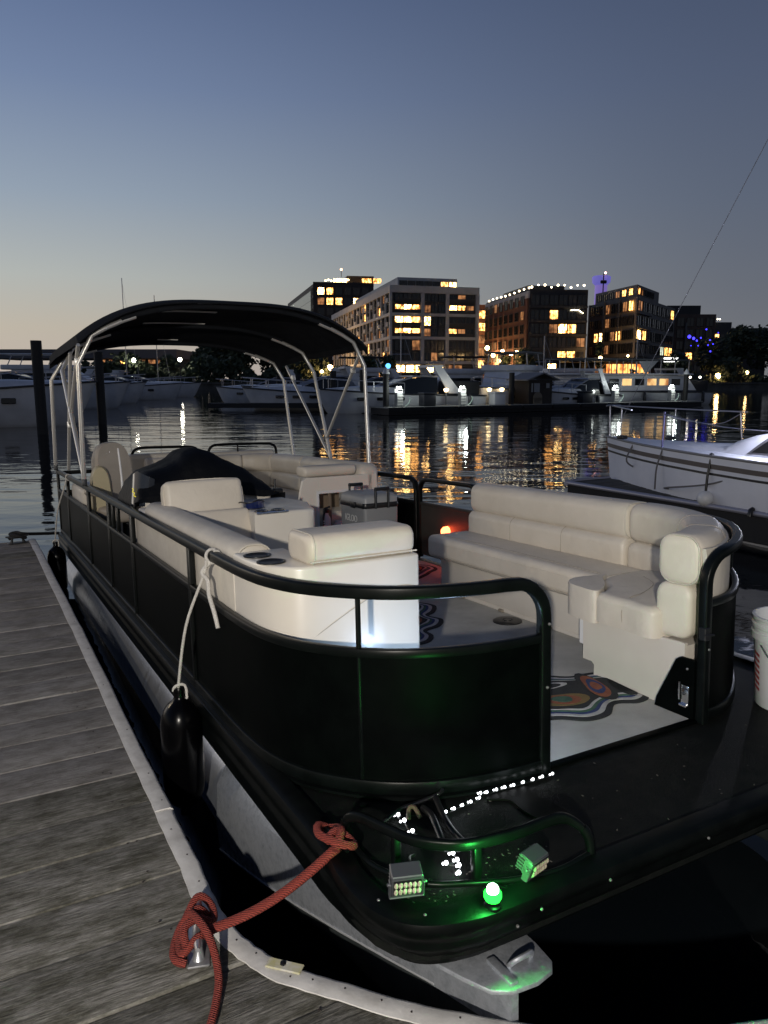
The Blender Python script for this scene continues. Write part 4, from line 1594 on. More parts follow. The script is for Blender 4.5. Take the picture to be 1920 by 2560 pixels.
# low yellow-lit seat at the rail
ys = thing('rail_seat', 'rounded pale seat back close to the dock-side rail', 'seat', (0.13, 4.6, 0.006), BOAT)
pf = [tuple(q)[:2] for q in spline([(0.03, 0.30, 0), (0.03, 0.60, 0), (0.045, 0.74, 0), (0.09, 0.80, 0), (0.14, 0.79, 0), (0.175, 0.72, 0), (0.19, 0.55, 0), (0.19, 0.30, 0)], 4)]
for ya, sc, nm in ((4.62, 1.0, 'backrest'),):
    g = G()
    g.loft([[(0.06 + a * 0.9, 4.60, b * 0.985) for a, b in pf], [(0.055 + a, 4.63, b) for a, b in pf], [(0.055 + a, 4.70, b) for a, b in pf], [(0.06 + a * 0.9, 4.73, b * 0.985) for a, b in pf]])
    part(ys, nm, g, mat('yellow_lit_vinyl', (0.46, 0.40, 0.25), 0.5), 50)  # warm lamplight on the seat back put into the vinyl colour
g = G()
g.rbox(0.06, 0.26, 4.62, 5.0, 0.01, 0.36, 0.04, 4)
part(ys, 'seat', g, VINYL_G, 50)
g = G()
g.rbox(0.055, 0.50, 4.98, 5.75, 0.01, 0.60, 0.05, 4)
part(ys, 'side_locker', g, GELD, 50)

# ---------------------------------------------- stern L-lounge
rl_ = thing('stern_lounge', 'cream L-shaped stern lounge with an open storage hatch in its end', 'sofa', (1.9, 4.6, 0.006), BOAT)
# end wall with the hatch opening, y = 3.6
yw = 3.60
g = G()
prof_ = [(1.44, 0.012), (1.44, 0.30), (1.452, 0.40), (1.475, 0.55), (1.50, 0.66), (1.53, 0.69)]


def wallbox(x0, x1, z0, z1, r=0.004):
    g.rbox(x0, x1, yw, yw + 0.03, z0, z1, r, 1)


lefted = [(1.435, 0.012), (1.44, 0.26), (1.455, 0.42), (1.478, 0.57), (1.502, 0.665), (1.53, 0.688)]
poly = [(1.635, 0.012), (1.635, 0.688)] + list(reversed(lefted))
n_ = len(poly)
g.add([(x, yw, z) for x, z in poly] + [(x, yw + 0.03, z) for x, z in poly], [tuple(range(n_)), tuple(range(2 * n_ - 1, n_ - 1, -1))] + [(i, (i + 1) % n_, n_ + (i + 1) % n_, n_ + i) for i in range(n_)])
wallbox(1.636, 2.16, 0.555, 0.688)
wallbox(1.636, 2.16, 0.012, 0.16)
wallbox(1.95, 2.16, 0.161, 0.554)
part(rl_, 'end_wall', g, GEL, 30)
g = G()
for a, b, c_, d in ((1.612, 1.634, 0.14, 0.578), (1.952, 1.974, 0.14, 0.578), (1.634, 1.952, 0.556, 0.578), (1.634, 1.952, 0.14, 0.162)):
    g.rbox(a, b, yw - 0.009, yw - 0.0005, c_, d, 0.003, 1)
for z in (0.20, 0.30, 0.42, 0.54):
    g.ball((1.622, yw - 0.010, z), 0.004, 6)
part(rl_, 'hatch_frame', g, WHITEP)
g = G()
g.rbox(1.73, 1.752, yw + 0.02, yw + 0.04, 0.16, 0.555, 0.004, 1)
g.box(1.636, 1.951, yw + 0.30, yw + 0.31, 0.16, 0.56)
g.box(1.62, 1.951, yw + 0.031, yw + 0.30, 0.15, 0.16)
part(rl_, 'locker_lining', g, mat('locker_brown', (0.16, 0.12, 0.085), 0.7), 20)
hb = [(1.52 + 0.46 * i / 8, 3.70, 0) for i in range(9)]
part(rl_, 'end_headrest', cushion_sweep(hb, 0.19, 0.085, 0.732, 0.04), VINYL, 60)
g = G()
g.rbox(1.99, 2.20, 3.60, 3.86, 0.30, 0.775, 0.09, 6)
part(rl_, 'arm_bolster', g, VINYL, 60)
bl = spline([(2.245, 3.87, 0), (2.25, 4.4, 0), (2.25, 5.2, 0), (2.245, 5.75, 0), (2.20, 6.05, 0), (2.08, 6.24, 0), (1.90, 6.31, 0), (1.6, 6.32, 0), (1.2, 6.32, 0), (0.85, 6.31, 0)], 7)
for a, b in ((0, 15), (15, 28), (28, 42), (42, 52), (52, len(bl) - 1)):
    seg_ = [bl[i] for i in range(a, b + 1)]
    part(rl_, 'back_cushion', cushion_sweep(seg_, 0.15, 0.20, 0.655, 0.07), VINYL, 60)
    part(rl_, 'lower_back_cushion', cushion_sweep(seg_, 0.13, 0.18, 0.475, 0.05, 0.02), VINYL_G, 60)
g = G()
g.bprism([(1.45, 3.64), (2.2, 3.64), (2.2, 5.9), (2.1, 6.15), (1.9, 6.25), (0.85, 6.25), (0.85, 5.7), (1.55, 5.7), (1.62, 5.6), (1.62, 4.2), (1.45, 4.0)], 0.28, 0.40, 0.04, 4)
part(rl_, 'seat_cushion', g, VINYL, 50)
g = G()
g.prism([(1.50, 3.66), (2.3, 3.66), (2.3, 6.4), (0.85, 6.4), (0.85, 5.78), (1.70, 5.78), (1.70, 4.3), (1.50, 4.05)], 0.01, 0.279)
part(rl_, 'base', g, GELD, 20)
g = G()
g.rbox(0.70, 1.42, 6.36, 6.50, 0.02, 0.80, 0.05, 4)
g.rbox(1.50, 2.34, 6.39, 6.52, 0.02, 0.785, 0.05, 4)
part(rl_, 'sun_pad', g, VINYL_G, 50)

# fire extinguisher and white bottle in the hatch
fe = thing('fire_extinguisher', 'white fire extinguisher with a black head in the open hatch', 'extinguisher', (1.69, 3.67, 0.16), BOAT)
g = G()
g.lathe([(0.036, 0.0), (0.040, 0.01), (0.040, 0.17), (0.034, 0.20), (0.018, 0.225), (0.016, 0.24)], (1.690, 3.600, 0.165), 18)
part(fe, 'bottle', g, WHITEP, 50)
g = G()
g.rbox(1.670, 1.712, 3.580, 3.620, 0.400, 0.435, 0.006, 2)
g.tube([(1.665, 3.585, 0.435), (1.72, 3.59, 0.45)], 0.007, 8)
g.tube(spline([(1.668, 3.575, 0.415), (1.652, 3.563, 0.37), (1.650, 3.560, 0.31), (1.655, 3.562, 0.26)], 4), 0.009, 8)
part(fe, 'valve', g, BLACKP)
g = G()
for k in range(4):
    g.rbox(1.645, 1.660, 3.548, 3.551, 0.285 + 0.018 * k, 0.294 + 0.018 * k, 0.001, 1)
part(fe, 'hose_print', g, WHITEP, 20)
bt = thing('white_bottle', 'squat white bottle with a black band beside the cooler', 'bottle', (1.85, 3.66, 0.16), BOAT)
g = G()
g.lathe([(0.045, 0.0), (0.05, 0.008), (0.05, 0.10), (0.046, 0.13), (0.03, 0.15), (0.028, 0.165)], (1.80, 3.60, 0.165), 18)
part(bt, 'body', g, WHITEP, 50)
g = G()
g.lathe([(0.0506, 0.0), (0.0508, 0.022), (0.0506, 0.023)], (1.80, 3.60, 0.229), 18)
part(bt, 'band', g, BLACKP, 50)

# ---------------------------------------------- cooler
ck = thing('cooler_box', 'grey lidded cooler with black band and handles by the side gate', 'cooler', (1.735, 2.95, 0.006), BOAT)
CG = mat('cooler_grey', (0.20, 0.205, 0.21), 0.45, bump=(160, 0.0004))
CG2 = mat('cooler_lid_grey', (0.26, 0.265, 0.27), 0.45, bump=(160, 0.0004))
g = G()
rings = []
for z, ins in ((0.0, 0.02), (0.02, 0.012), (0.35, 0.002), (0.478, 0.0)):
    rings.append([(1.735 + u, 2.945 + v_, 0.010 + z) for u, v_ in rrect(0.275 - 2 * ins, 0.39 - 2 * ins, 0.025, 4)])
g.loft(rings)
part(ck, 'body', g, CG, 40)
g = G()
g.loft([[(1.735 + u, 2.945 + v_, z) for u, v_ in rrect(0.283 + d, 0.398 + d, 0.028, 4)] for z, d in ((0.482, -0.004), (0.486, 0.0), (0.512, 0.0), (0.516, -0.004))])
part(ck, 'band', g, BLACKP, 40)
g = G()
g.loft([[(1.735 + u, 2.945 + v_, z) for u, v_ in rrect(0.275 + d, 0.39 + d, 0.028, 4)] for z, d in ((0.514, 0.0), (0.545, 0.0), (0.560, -0.02), (0.572, -0.07), (0.574, -0.12))])
lid = part(ck, 'lid', g, CG2, 40)
g = G()
g.rbox(1.585, 1.5945, 2.875, 2.945, 0.478, 0.518, 0.004, 2)
part(ck, 'lid_latch', g, BLACKP)
for yh in (2.742, 3.148):
    g = G()
    pts = spline([(1.685, yh, 0.50), (1.685, yh, 0.59), (1.690, yh, 0.606), (1.78, yh, 0.606), (1.785, yh, 0.59), (1.785, yh, 0.50)], 3)
    g.tube([(1.685, yh, 0.48), (1.685, yh, 0.60)], 0.009, 8)
    g.tube([(1.785, yh, 0.48), (1.785, yh, 0.60)], 0.009, 8)
    g.rbox(1.676, 1.794, yh - 0.011, yh + 0.011, 0.594, 0.616, 0.006, 2)
    part(ck, 'handle', g, BLACKP)
Mx = Matrix(((0, 0, -1, 1.5968), (-1, 0, 0, 2.955), (0, 1, 0, 0.405), (0, 0, 0, 1)))
text_mesh(ck, 'lettering', 'IGLOO', 0.062, Mx, mat('logo_silver', (0.55, 0.55, 0.54), 0.4))
g = G()
for k, (ya, yb) in enumerate(((2.84, 2.925), (2.935, 3.0))):
    g.rbox(1.5955, 1.5975, ya, yb, 0.318, 0.335, 0.0005, 1)
    g.rbox(1.5955, 1.5975, ya, yb - 0.02, 0.296, 0.310, 0.0005, 1)
part(ck, 'side_label', g, mat('label_white', (0.6, 0.6, 0.6), 0.6), 0)
g = G()
g.rbox(1.5960, 1.5972, 2.815, 3.02, 0.285, 0.345, 0.0004, 1)
part(ck, 'side_label', g, BLACKP, 0)


ck.scale = (1, 1, 1.09)


# ---------------------------------------------- agate rugs
RC = {k: mat('rug_' + k, c, 0.95, col2=c2, vscale=26, bump=(500, 0.003)) for k, c, c2 in (
    ('black', (0.012, 0.014, 0.016), (0.02, 0.022, 0.024)), ('white', (0.50, 0.49, 0.48), (0.38, 0.37, 0.38)), ('navy', (0.02, 0.035, 0.11), (0.03, 0.05, 0.16)),
    ('green', (0.035, 0.085, 0.06), (0.06, 0.13, 0.085)), ('olive', (0.13, 0.10, 0.035), (0.20, 0.13, 0.045)), ('rust', (0.20, 0.055, 0.03), (0.28, 0.10, 0.045)), ('teal', (0.02, 0.07, 0.09), (0.03, 0.1, 0.11)))}


def inset(poly, d):
    n = len(poly)
    out = []
    a = sum(poly[i][0] * poly[(i + 1) % n][1] - poly[(i + 1) % n][0] * poly[i][1] for i in range(n))
    s_ = 1 if a > 0 else -1
    for i in range(n):
        p0, p1, p2 = Vector(poly[i - 1]), Vector(poly[i]), Vector(poly[(i + 1) % n])
        t = (p2 - p0)
        t = t.normalized() if t.length > 1e-9 else Vector((1, 0))
        out.append(tuple(p1 + Vector((-t.y, t.x)) * d * s_))
    # relax so that tight lobes do not fold
    for _ in range(3):
        out = [tuple((Vector(out[i - 1]) + Vector(out[i]) * 2 + Vector(out[(i + 1) % n])) / 4) for i in range(n)]
    return out


def rug(label, pts, inner, base):
    t = thing('agate_rug', label, 'rug', (*base, 0.006), BOAT, 'wavy rugs on the deck carpet')
    poly = [tuple(q)[:2] for q in spline([(x, y, 0) for x, y in pts], 7, True)]
    z = 0.0065
    for d, c, th in ((0, 'black', 0.006), (0.026, 'white', 0.002), (0.020, 'navy', 0.002), (0.014, 'green', 0.002), (0.014, 'white', 0.002), (0.012, 'black', 0.002)):
        if d:
            poly = inset(poly, d)
        g_ = G()
        g_.prism(poly, z, z + th)
        z += th
        part(t, 'band', g_, RC[c], 0)
    for (cx, cy, rx, ry, a, cols) in inner:
        zz = z
        for k, c in enumerate(cols):
            f = 1.22 - k * 0.27
            pl = []
            for q in range(22):
                u = 2 * math.pi * q / 22
                w_ = 1 + 0.14 * math.sin(2 * u + 1 + k) + 0.07 * math.sin(3 * u + a)
                X, Y = rx * f * w_ * math.cos(u), ry * f * w_ * math.sin(u)
                pl.append((cx + X * math.cos(a) - Y * math.sin(a), cy + X * math.sin(a) + Y * math.cos(a)))
            g_ = G()
            g_.prism(pl, zz, zz + 0.0015)
            zz += 0.0015
            part(t, 'eye', g_, RC[c], 0)
    return t


rug('wavy agate-pattern rug with rust eyes at the front gate', [(1.00, 0.60), (1.18, 0.67), (1.385, 0.645), (1.48, 0.575), (1.62, 0.55), (1.68, 0.44), (1.60, 0.34), (1.605, 0.235), (1.52, 0.205), (1.43, 0.245), (1.33, 0.178), (1.22, 0.178), (1.13, 0.25), (1.02, 0.28), (0.93, 0.36), (0.91, 0.50)],
    [(1.47, 0.40, 0.115, 0.05, 1.25, ['black', 'rust', 'navy', 'rust']), (1.25, 0.36, 0.115, 0.07, -0.25, ['black', 'olive', 'rust', 'green']), (1.26, 0.52, 0.10, 0.030, -0.25, ['white', 'black'])], (1.3, 0.42))
rug('wavy agate-pattern rug half hidden behind the moulded lounge shell', [(1.36, 2.16), (1.58, 2.09), (1.655, 1.95), (1.58, 1.83), (1.50, 1.77), (1.525, 1.66), (1.44, 1.56), (1.33, 1.52), (1.31, 1.42), (1.22, 1.34), (1.08, 1.36), (0.96, 1.5), (0.9, 1.7), (0.92, 1.95), (1.1, 2.12)],
    [(1.42, 1.93, 0.09, 0.07, 0.4, ['black', 'rust', 'navy']), (1.33, 1.68, 0.08, 0.06, 0.6, ['black', 'rust', 'olive']), (1.15, 1.5, 0.07, 0.05, 0.3, ['black', 'rust', 'navy'])], (1.25, 1.75))
rug('wavy agate-pattern rug glowing red below the side gate light', [(1.90, 2.62), (2.06, 2.70), (2.16, 2.78), (2.26, 2.86), (2.25, 3.02), (2.12, 3.12), (1.98, 3.06), (1.86, 2.95), (1.82, 2.75)],
    [(2.05, 2.88, 0.10, 0.07, 0.5, ['black', 'rust', 'navy'])], (2.05, 2.88))


# ---------------------------------------------- fenders
def fender(label, top, ztop, rail_y, r=0.085, L=0.55):
    x, y = top
    t = thing('boat_fender', label, 'fender', (x, y, ztop - L / 2), BOAT, 'black fenders on the dock side')
    g_ = G()
    p_ = [(0.020, 0.0), (0.024, -0.012), (0.022, -0.035), (0.030, -0.05), (0.05, -0.066), (0.068, -0.09), (0.079, -0.12), (r, -0.15), (r, -L + 0.14), (0.078, -L + 0.10), (0.06, -L + 0.06), (0.03, -L + 0.035), (0.022, -L + 0.03), (0.022, -L)]
    g_.lathe(p_, (x, y, ztop), 28)
    part(t, 'body', g_, RUBBER, 50)
    g_ = G()
    a = Vector((FX - 0.024, rail_y, RAILZ))
    # turns round the rail, hanging line, eye knot and tail
    turn = [a + Vector((0.026 * math.sin(k * 0.8) + 0.022, 0.012 * k / 3 - 0.02, 0.026 * math.cos(k * 0.8))) for k in range(0, 13)]
    g_.tube(spline(turn, 3), 0.0065, 8)
    line = spline([a + Vector((-0.005, 0.0, -0.015)), a + Vector((-0.014, 0.01, -0.07)), (FX - 0.05 + (x - FX) * 0.4, rail_y + (y - rail_y) * 0.5, (RAILZ + ztop) / 2), (x, y, ztop + 0.02), (x, y, ztop - 0.01)], 6)
    g_.tube(line, 0.0062, 8)
    g_.tube(spline([(x - 0.022, y + 0.01, ztop - 0.012), (x - 0.018, y, ztop + 0.006), (x, y - 0.012, ztop + 0.018), (x + 0.020, y - 0.012, ztop + 0.012), (x + 0.026, y - 0.016, ztop - 0.01), (x + 0.026, y - 0.016, ztop - 0.045)], 4), 0.0062, 8)
    part(t, 'line', g_, ROPEW, 60)
    return t


f1 = fender('near black fender hanging on a white line from the bow rail', (-0.09, 1.17), 0.085, 0.985)
g = G()
a = Vector((FX - 0.02, 0.985, RAILZ))
g.tube(spline([a + Vector((0.01, 0.0, -0.02)), a + Vector((-0.024, 0.012, -0.06)), a + Vector((-0.012, -0.02, -0.09)), a + Vector((-0.018, -0.05, -0.14)), a + Vector((-0.016, -0.105, -0.20)), a + Vector((-0.014, -0.135, -0.25))], 6), 0.0085, 8)
part(f1, 'loose_end', g, ROPEW, 60)
fender('far black fender near the stern end of the plank dock', (-0.10, 5.95), 0.02, 5.62)

# ---------------------------------------------- string of LEDs on the front deck
led = thing('led_string', 'string of small white LEDs trailing across the black bow deck', 'light string', (0.5, -0.09, 0.0), BOAT)
LED = [(0.813, -0.081), (0.772, -0.079), (0.734, -0.078), (0.696, -0.076), (0.658, -0.075), (0.625, -0.072), (0.594, -0.070), (0.558, -0.068), (0.539, -0.062), (0.518, -0.084), (0.482, -0.09), (0.449, -0.093), (0.416, -0.097), (0.385, -0.1),
       (0.255, -0.040), (0.255, -0.077), (0.246, -0.138), (0.284, -0.287), (0.276, -0.319), (0.243, -0.316), (0.267, -0.341), (0.248, -0.368)]
LEDM = glowmat('led_white', (0.92, 0.96, 1.0), 9.0)
dr = random.Random(2)
for k, (x, y) in enumerate(LED):
    g = G()
    a = dr.uniform(0, 3)
    s_ = 1.0 if k > 13 else 0.75
    g.ball((x, y, 0.012), 0.0058 * s_, 8)
    g.ball((x - 0.010 * s_ + 0.003 * math.cos(a), y + 0.003 * math.sin(a), 0.011), 0.0038 * s_, 6)
    part(led, 'led', g, LEDM, 60)
g = G()
g.tube(spline([(x, y, 0.006) for x, y in LED[:14]] + [(0.33, -0.08, 0.006)] + [(x, y, 0.006) for x, y in LED[14:]], 3), 0.0022, 5)
part(led, 'wire', g, BLACKP, 60)
for q, pw_ in (((0.66, -0.10, 0.05), 0.05), ((0.42, -0.12, 0.05), 0.05), ((0.26, -0.30, 0.05), 0.06)):
    point_light('led_glow', BOAT, q, pw_, (0.85, 0.93, 1.0), 0.03, led)

# assumed cool lamp, unseen inside the bow fence, added to light the lounge's end
cl_ = thing('assumed_lamp', 'small assumed cool white lamp, unseen inside the curved bow fence', 'lamp', (0.66, -0.01, 0.36), BOAT)
g = G()
g.rbox(0.635, 0.685, -0.022, -0.008, 0.345, 0.375, 0.004, 2)
part(cl_, 'housing', g, BLACKP)
g = G()
g.rbox(0.640, 0.680, -0.0078, -0.004, 0.349, 0.371, 0.0015, 1)
part(cl_, 'lens', g, glowmat('assumed_lamp_lens', (0.75, 0.86, 1.0), 6.0))
point_light('assumed_lamp_glow', BOAT, (0.57, 0.04, 0.34), 5.0, (0.50, 0.70, 1.0), 0.03, cl_)

# ---------------------------------------------- white bucket on the far side of the bow
bk = thing('plastic_bucket', 'white plastic bucket with red stripes on the front deck', 'bucket', (2.03, -0.10, 0.0), BOAT)
BUCK = mat('bucket_white', (0.60, 0.62, 0.64), 0.35, col2=(0.54, 0.56, 0.58), vscale=8)
bc = (2.035, -0.105, -0.004)
g = G()
g.lathe([(0.128, 0.004), (0.132, 0.0), (0.136, 0.006), (0.146, 0.27), (0.158, 0.275), (0.158, 0.300), (0.152, 0.304), (0.152, 0.318), (0.157, 0.322), (0.157, 0.334), (0.151, 0.338), (0.151, 0.352), (0.156, 0.356), (0.156, 0.365), (0.146, 0.366), (0.142, 0.30), (0.13, 0.012), (1e-6, 0.010)], bc, 40)
part(bk, 'body', g, BUCK, 40)
BRED = mat('bucket_red', (0.25, 0.03, 0.035), 0.5)
BBLUE = mat('bucket_blue', (0.03, 0.08, 0.28), 0.5)


def on_bucket(a, z):
    r_ = 0.1365 + 0.01 * z / 0.27
    return Vector((bc[0] + (r_ + 0.0008) * math.cos(a), bc[1] + (r_ + 0.0008) * math.sin(a), bc[2] + z))


def stripe(a0, a1, z0, z1, dz, m):
    g_ = G()
    rows_ = []
    for k in range(5):
        a = a0 + (a1 - a0) * k / 4
        sh_ = dz * k / 4
        rows_.append([on_bucket(a, z0 + sh_), on_bucket(a, z1 + sh_)])
    g_.grid(rows_)
    return part(bk, 'print', g_, m, 60)


va = math.atan2(-1.885 + 0.105, -0.777 - 2.035)
for k in range(7):
    stripe(va - 1.25, va - 0.97, 0.075 + 0.023 * k, 0.087 + 0.023 * k, -0.012, BRED)
for z in (0.155, 0.075):
    stripe(va - 0.28, va + 0.5, z, z + 0.014, 0.0, BRED)
    stripe(va - 0.28, va + 0.5, z - 0.02, z - 0.006, 0.0, BBLUE)
g = G()
ha = va - 0.80
h0 = on_bucket(ha, 0.262) + Vector((0.012 * math.cos(ha), 0.012 * math.sin(ha), 0))
pts = [h0]
for k in range(1, 10):
    a = ha + 3.0 * k / 10
    rr = 0.172
    pts.append(Vector((bc[0] + rr * math.cos(a), bc[1] + rr * math.sin(a), bc[2] + 0.262 - 0.115 * math.sin(math.pi * k / 10))))
g.tube(spline(pts, 3), 0.0028, 6)
part(bk, 'handle', g, STEEL, 60)

# ---------------------------------------------- bimini top
bi = thing('bimini_top', 'black canvas bimini top on aluminium bows over the stern', 'canopy', (1.2, 5.2, 0.69), BOAT)
fx0, fx1 = 0.0, 2.385


def arch(y, zs, zc_, drop=0.0, n=36, exp=3.3):
    pts = []
    for i in range(n + 1):
        t = -1 + 2 * i / n
        x = (fx0 + fx1) / 2 + t * (fx1 - fx0) / 2
        z = zs + (zc_ - zs) * (1 - abs(t) ** exp)
        pts.append(Vector((x, y, z)))
    return pts


ribs = [(4.14, 1.74, 2.075), (4.22, 1.80, 2.10), (4.7, 1.80, 2.10), (5.2, 1.80, 2.07), (5.7, 1.80, 2.03), (6.2, 1.78, 1.975), (6.27, 1.68, 1.955)]
g = G()
g.grid([arch(y, a, b) for y, a, b in ribs])
rows = [[p - Vector((0, 0, 0.012)) for p in arch(y, a, b)] for y, a, b in ribs]
g.grid(rows)
top_o = arch(*ribs[0])
# short side valance
for side in (0, -1):
    g.grid([[arch(y, a, b)[side] for y, a, b in ribs], [arch(y, a, b)[side] - Vector((0, 0, 0.07)) for y, a, b in ribs]])
part(bi, 'canvas', g, CANVAS, 60)
g = G()
for y, a, b in (ribs[0], ribs[-1]):
    g.tube(arch(y, a - 0.004, b - 0.006), 0.010, 6)
part(bi, 'hem', g, CANVAS_EDGE, 60)
bows = [(4.20, 1.75, 2.055), (4.85, 1.76, 2.055), (5.5, 1.76, 2.02), (6.2, 1.72, 1.94)]


def bow(y, zs, zc_, foot_l, foot_r):
    pts = [Vector((0.005, foot_l[0], foot_l[1]))]
    ar = [p + Vector((0, 0, -0.035)) for p in arch(y, zs, zc_, n=22, exp=2.8)]
    ar = ar[1:-1]
    pts += [Vector((0.002, foot_l[0] + (y - foot_l[0]) * 0.9, foot_l[1] + (zs - 0.12 - foot_l[1]) * 0.95))] + ar
    pts += [Vector((2.378, foot_r[0] + (y - foot_r[0]) * 0.9, foot_r[1] + (zs - 0.12 - foot_r[1]) * 0.95)), Vector((2.375, foot_r[0], foot_r[1]))]
    k0, k1 = 5, len(pts) - 6
    for seg_ in (pts[:k0 + 1], pts[k1:]):
        g_ = G()
        g_.tube(seg_, 0.0175, 8)
        part(bi, 'bow_tube', g_, TUBEALU, 60)
    g_ = G()
    g_.tube([p + Vector((0, 0, 0.012)) for p in pts[k0 - 1:k1 + 2]], 0.021, 8)
    return part(bi, 'bow_sleeve', g_, CANVAS, 60)


bow(4.20, 1.76, 2.07, (4.38, 0.70), (4.15, 0.70))
bow(5.35, 1.76, 2.04, (4.38, 0.76), (4.95, 0.72))
bow(6.18, 1.72, 1.955, (6.46, 0.70), (5.92, 0.70))
for pts in ([(2.372, 5.08, 0.90), (2.374, 4.28, 1.70)], [(2.372, 4.95, 0.74), (2.374, 6.05, 1.70)], [(0.005, 5.05, 1.12), (0.0, 4.12, 1.72)], [(0.005, 5.35, 0.74), (0.0, 4.6, 1.70)]):
    g = G()
    g.tube(pts, 0.0145, 8)
    part(bi, 'strut', g, TUBEALU, 60)
for x, y, z in ((0.005, 4.38, 0.69), (0.005, 6.46, 0.69), (2.375, 4.15, 0.69), (2.375, 4.95, 0.70), (2.375, 5.92, 0.69), (0.0, 4.25, 1.60), (0.003, 5.03, 1.13), (2.374, 4.42, 1.56), (2.374, 5.86, 1.56), (2.374, 5.06, 0.92)):
    g = G()
    g.rbox(x - 0.018, x + 0.018, y - 0.022, y + 0.022, z - 0.02, z + 0.035, 0.006, 2)
    part(bi, 'fitting', g, DARKMETAL if z < 1 else TUBEALU)
# pale bow sleeves showing under the canvas
SLE = mat('pale_sleeve', (0.78, 0.76, 0.72), 0.6)
for x0, x1, y in ((0.94, 1.13, 4.27), (0.70, 1.23, 4.75), (0.72, 1.28, 5.32), (1.02, 1.22, 6.12)):
    zz = [(y_, a, b) for y_, a, b in ribs]
    pts = []
    for k in range(7):
        x = x0 + (x1 - x0) * k / 6
        t = (x - (fx0 + fx1) / 2) / ((fx1 - fx0) / 2)
        for (ya, a0, b0), (yb, a1, b1) in zip(zz[:-1], zz[1:]):
            if ya <= y <= yb:
                f = (y - ya) / (yb - ya)
                zs_, zc_ = a0 + (a1 - a0) * f, b0 + (b1 - b0) * f
        pts.append(Vector((x, y, zs_ + (zc_ - zs_) * (1 - abs(t) ** 3.3) - 0.022)))
    g = G()
    g.sweep(pts, [(-0.022, -0.004), (0.022, -0.004), (0.022, 0.004), (-0.022, 0.004)])
    part(bi, 'sleeve', g, SLE, 20)
# ================================================================ sailboat and finger dock on the right
WA = Vector((0.50, -0.866, 0))           # along the finger dock towards the camera
WP = Vector((0.866, 0.50, 0))            # across it, away from our boat
FD0 = Vector((2.98, 11.25, 0))           # near-side far corner
FF = Matrix(((WP.x, -WA.x, 0, FD0.x), (WP.y, -WA.y, 0, FD0.y), (0, 0, 1, 0), (0, 0, 0, 1)))   # x across, y away from camera
fd = thing('finger_dock', 'narrow dark finger dock with a pale metal edge before the sailboat', 'dock', (0, -3, 0.45), FF)
rnd = random.Random(9)
y = -9.0
FW = mat('finger_plank', (0.060, 0.057, 0.055), 0.9, rand=0.2, col2=(0.035, 0.034, 0.033), vscale=8, vstretch=(0.6, 6, 1))
while y < 0.35:
    g = G()
    zt = 0.45 + rnd.uniform(-0.004, 0.004)
    g.bprism([(0.055, y), (0.90, y), (0.90, y + 0.142), (0.055, y + 0.142)], zt - 0.04, zt, 0.005, 1)
    part(fd, 'plank', g, FW, 0)
    y += 0.150
g = G()
g.rbox(0.02, 0.93, -9.0, 0.36, 0.08, 0.405, 0.01, 1)
part(fd, 'frame', g, mat('dark_float', (0.012, 0.012, 0.014), 0.9), 0)
g = G()
g.tube([(0.02, -9.0, 0.435), (0.02, -4.0, 0.435), (0.02, 0.36, 0.435)], 0.035, 8)
part(fd, 'edge_pipe', g, mat('pale_edge', (0.30, 0.30, 0.36), 0.4, 0.4), 60)
g = G()
g.tube([(-0.012, 0.36, 0.43), (0.4, 0.40, 0.44), (0.93, 0.38, 0.43)], 0.045, 8)
part(fd, 'end_bumper', g, mat('pale_edge', (0.30, 0.30, 0.36), 0.4, 0.4), 60)
g = G()
g.tube([(-0.03, -2.75, 0.40), (-0.02, -2.75, 0.47), (0.02, -2.75, 0.482)], 0.03, 8)
part(fd, 'edge_strap', g, BLACKP, 60)

SBF = Matrix(((WP.x, -WA.x, 0, 3.62), (WP.y, -WA.y, 0, 12.35), (0, 0, 1, 0), (0, 0, 0, 1)))   # y = 0 at the bow, hull runs to -y
sbm = thing('sailboat', 'white sailboat with two dark stripes behind the finger dock', 'sailboat', (0.4, -3.5, 0.0), SBF)
SHULL = mat('sailboat_white', (0.74, 0.76, 0.84), 0.45, col2=(0.66, 0.68, 0.76), vscale=1.5)


def half_beam(s):
    return 1.18 * (1 - (1 - min(1, s / 4.2)) ** 2.1) if s < 4.2 else 1.18 - 0.03 * (s - 4.2)


def hull_ring(s, z0=-0.25):
    b = half_beam(s)
    sheer = 1.075 - 0.05 * min(1, s / 4) + 0.0 * s
    cx = 0.52 * min(1, s / 4.0) * 0 + 0.0
    ring = []
    for t, zf in ((0.55, 0.0), (0.80, 0.25), (0.93, 0.5), (0.985, 0.75), (1.0, 1.0)):
        ring.append((-b * t, zf))
    pts = []
    rake = 0.20
    for a, zf in ring:
        z = z0 + (sheer - z0) * zf
        yy = -s - rake * (1 - zf) * max(0, 1 - s / 2.0)
        pts.append((a, yy, z))
    r = [(-a, yy, z) for a, yy, z in pts]
    return pts + list(reversed(r))


st_ = [0.0, 0.06, 0.2, 0.45, 0.8, 1.3, 1.9, 2.6, 3.4, 4.2, 5.2, 6.4, 7.4]
g = G()
g.loft([[(0.46 * 0 + x, y, z) for x, y, z in hull_ring(s)] for s in st_])
part(sbm, 'hull', g, SHULL, 50)


def stripe_path(dz, th, nm, m, off=0.004):
    g_ = G()
    rows = []
    for s in st_:
        r_ = hull_ring(s)
        top = Vector(r_[4])
        lo = Vector(r_[3])
        f0 = dz / max(1e-6, (top.z - lo.z))
        f1 = (dz + th) / max(1e-6, (top.z - lo.z))
        rows.append([top + (lo - top) * f0 + Vector((-off, 0.002, 0)), top + (lo - top) * f1 + Vector((-off, 0.002, 0))])
    g_.grid(rows)
    return part(sbm, nm, g_, m, 60)


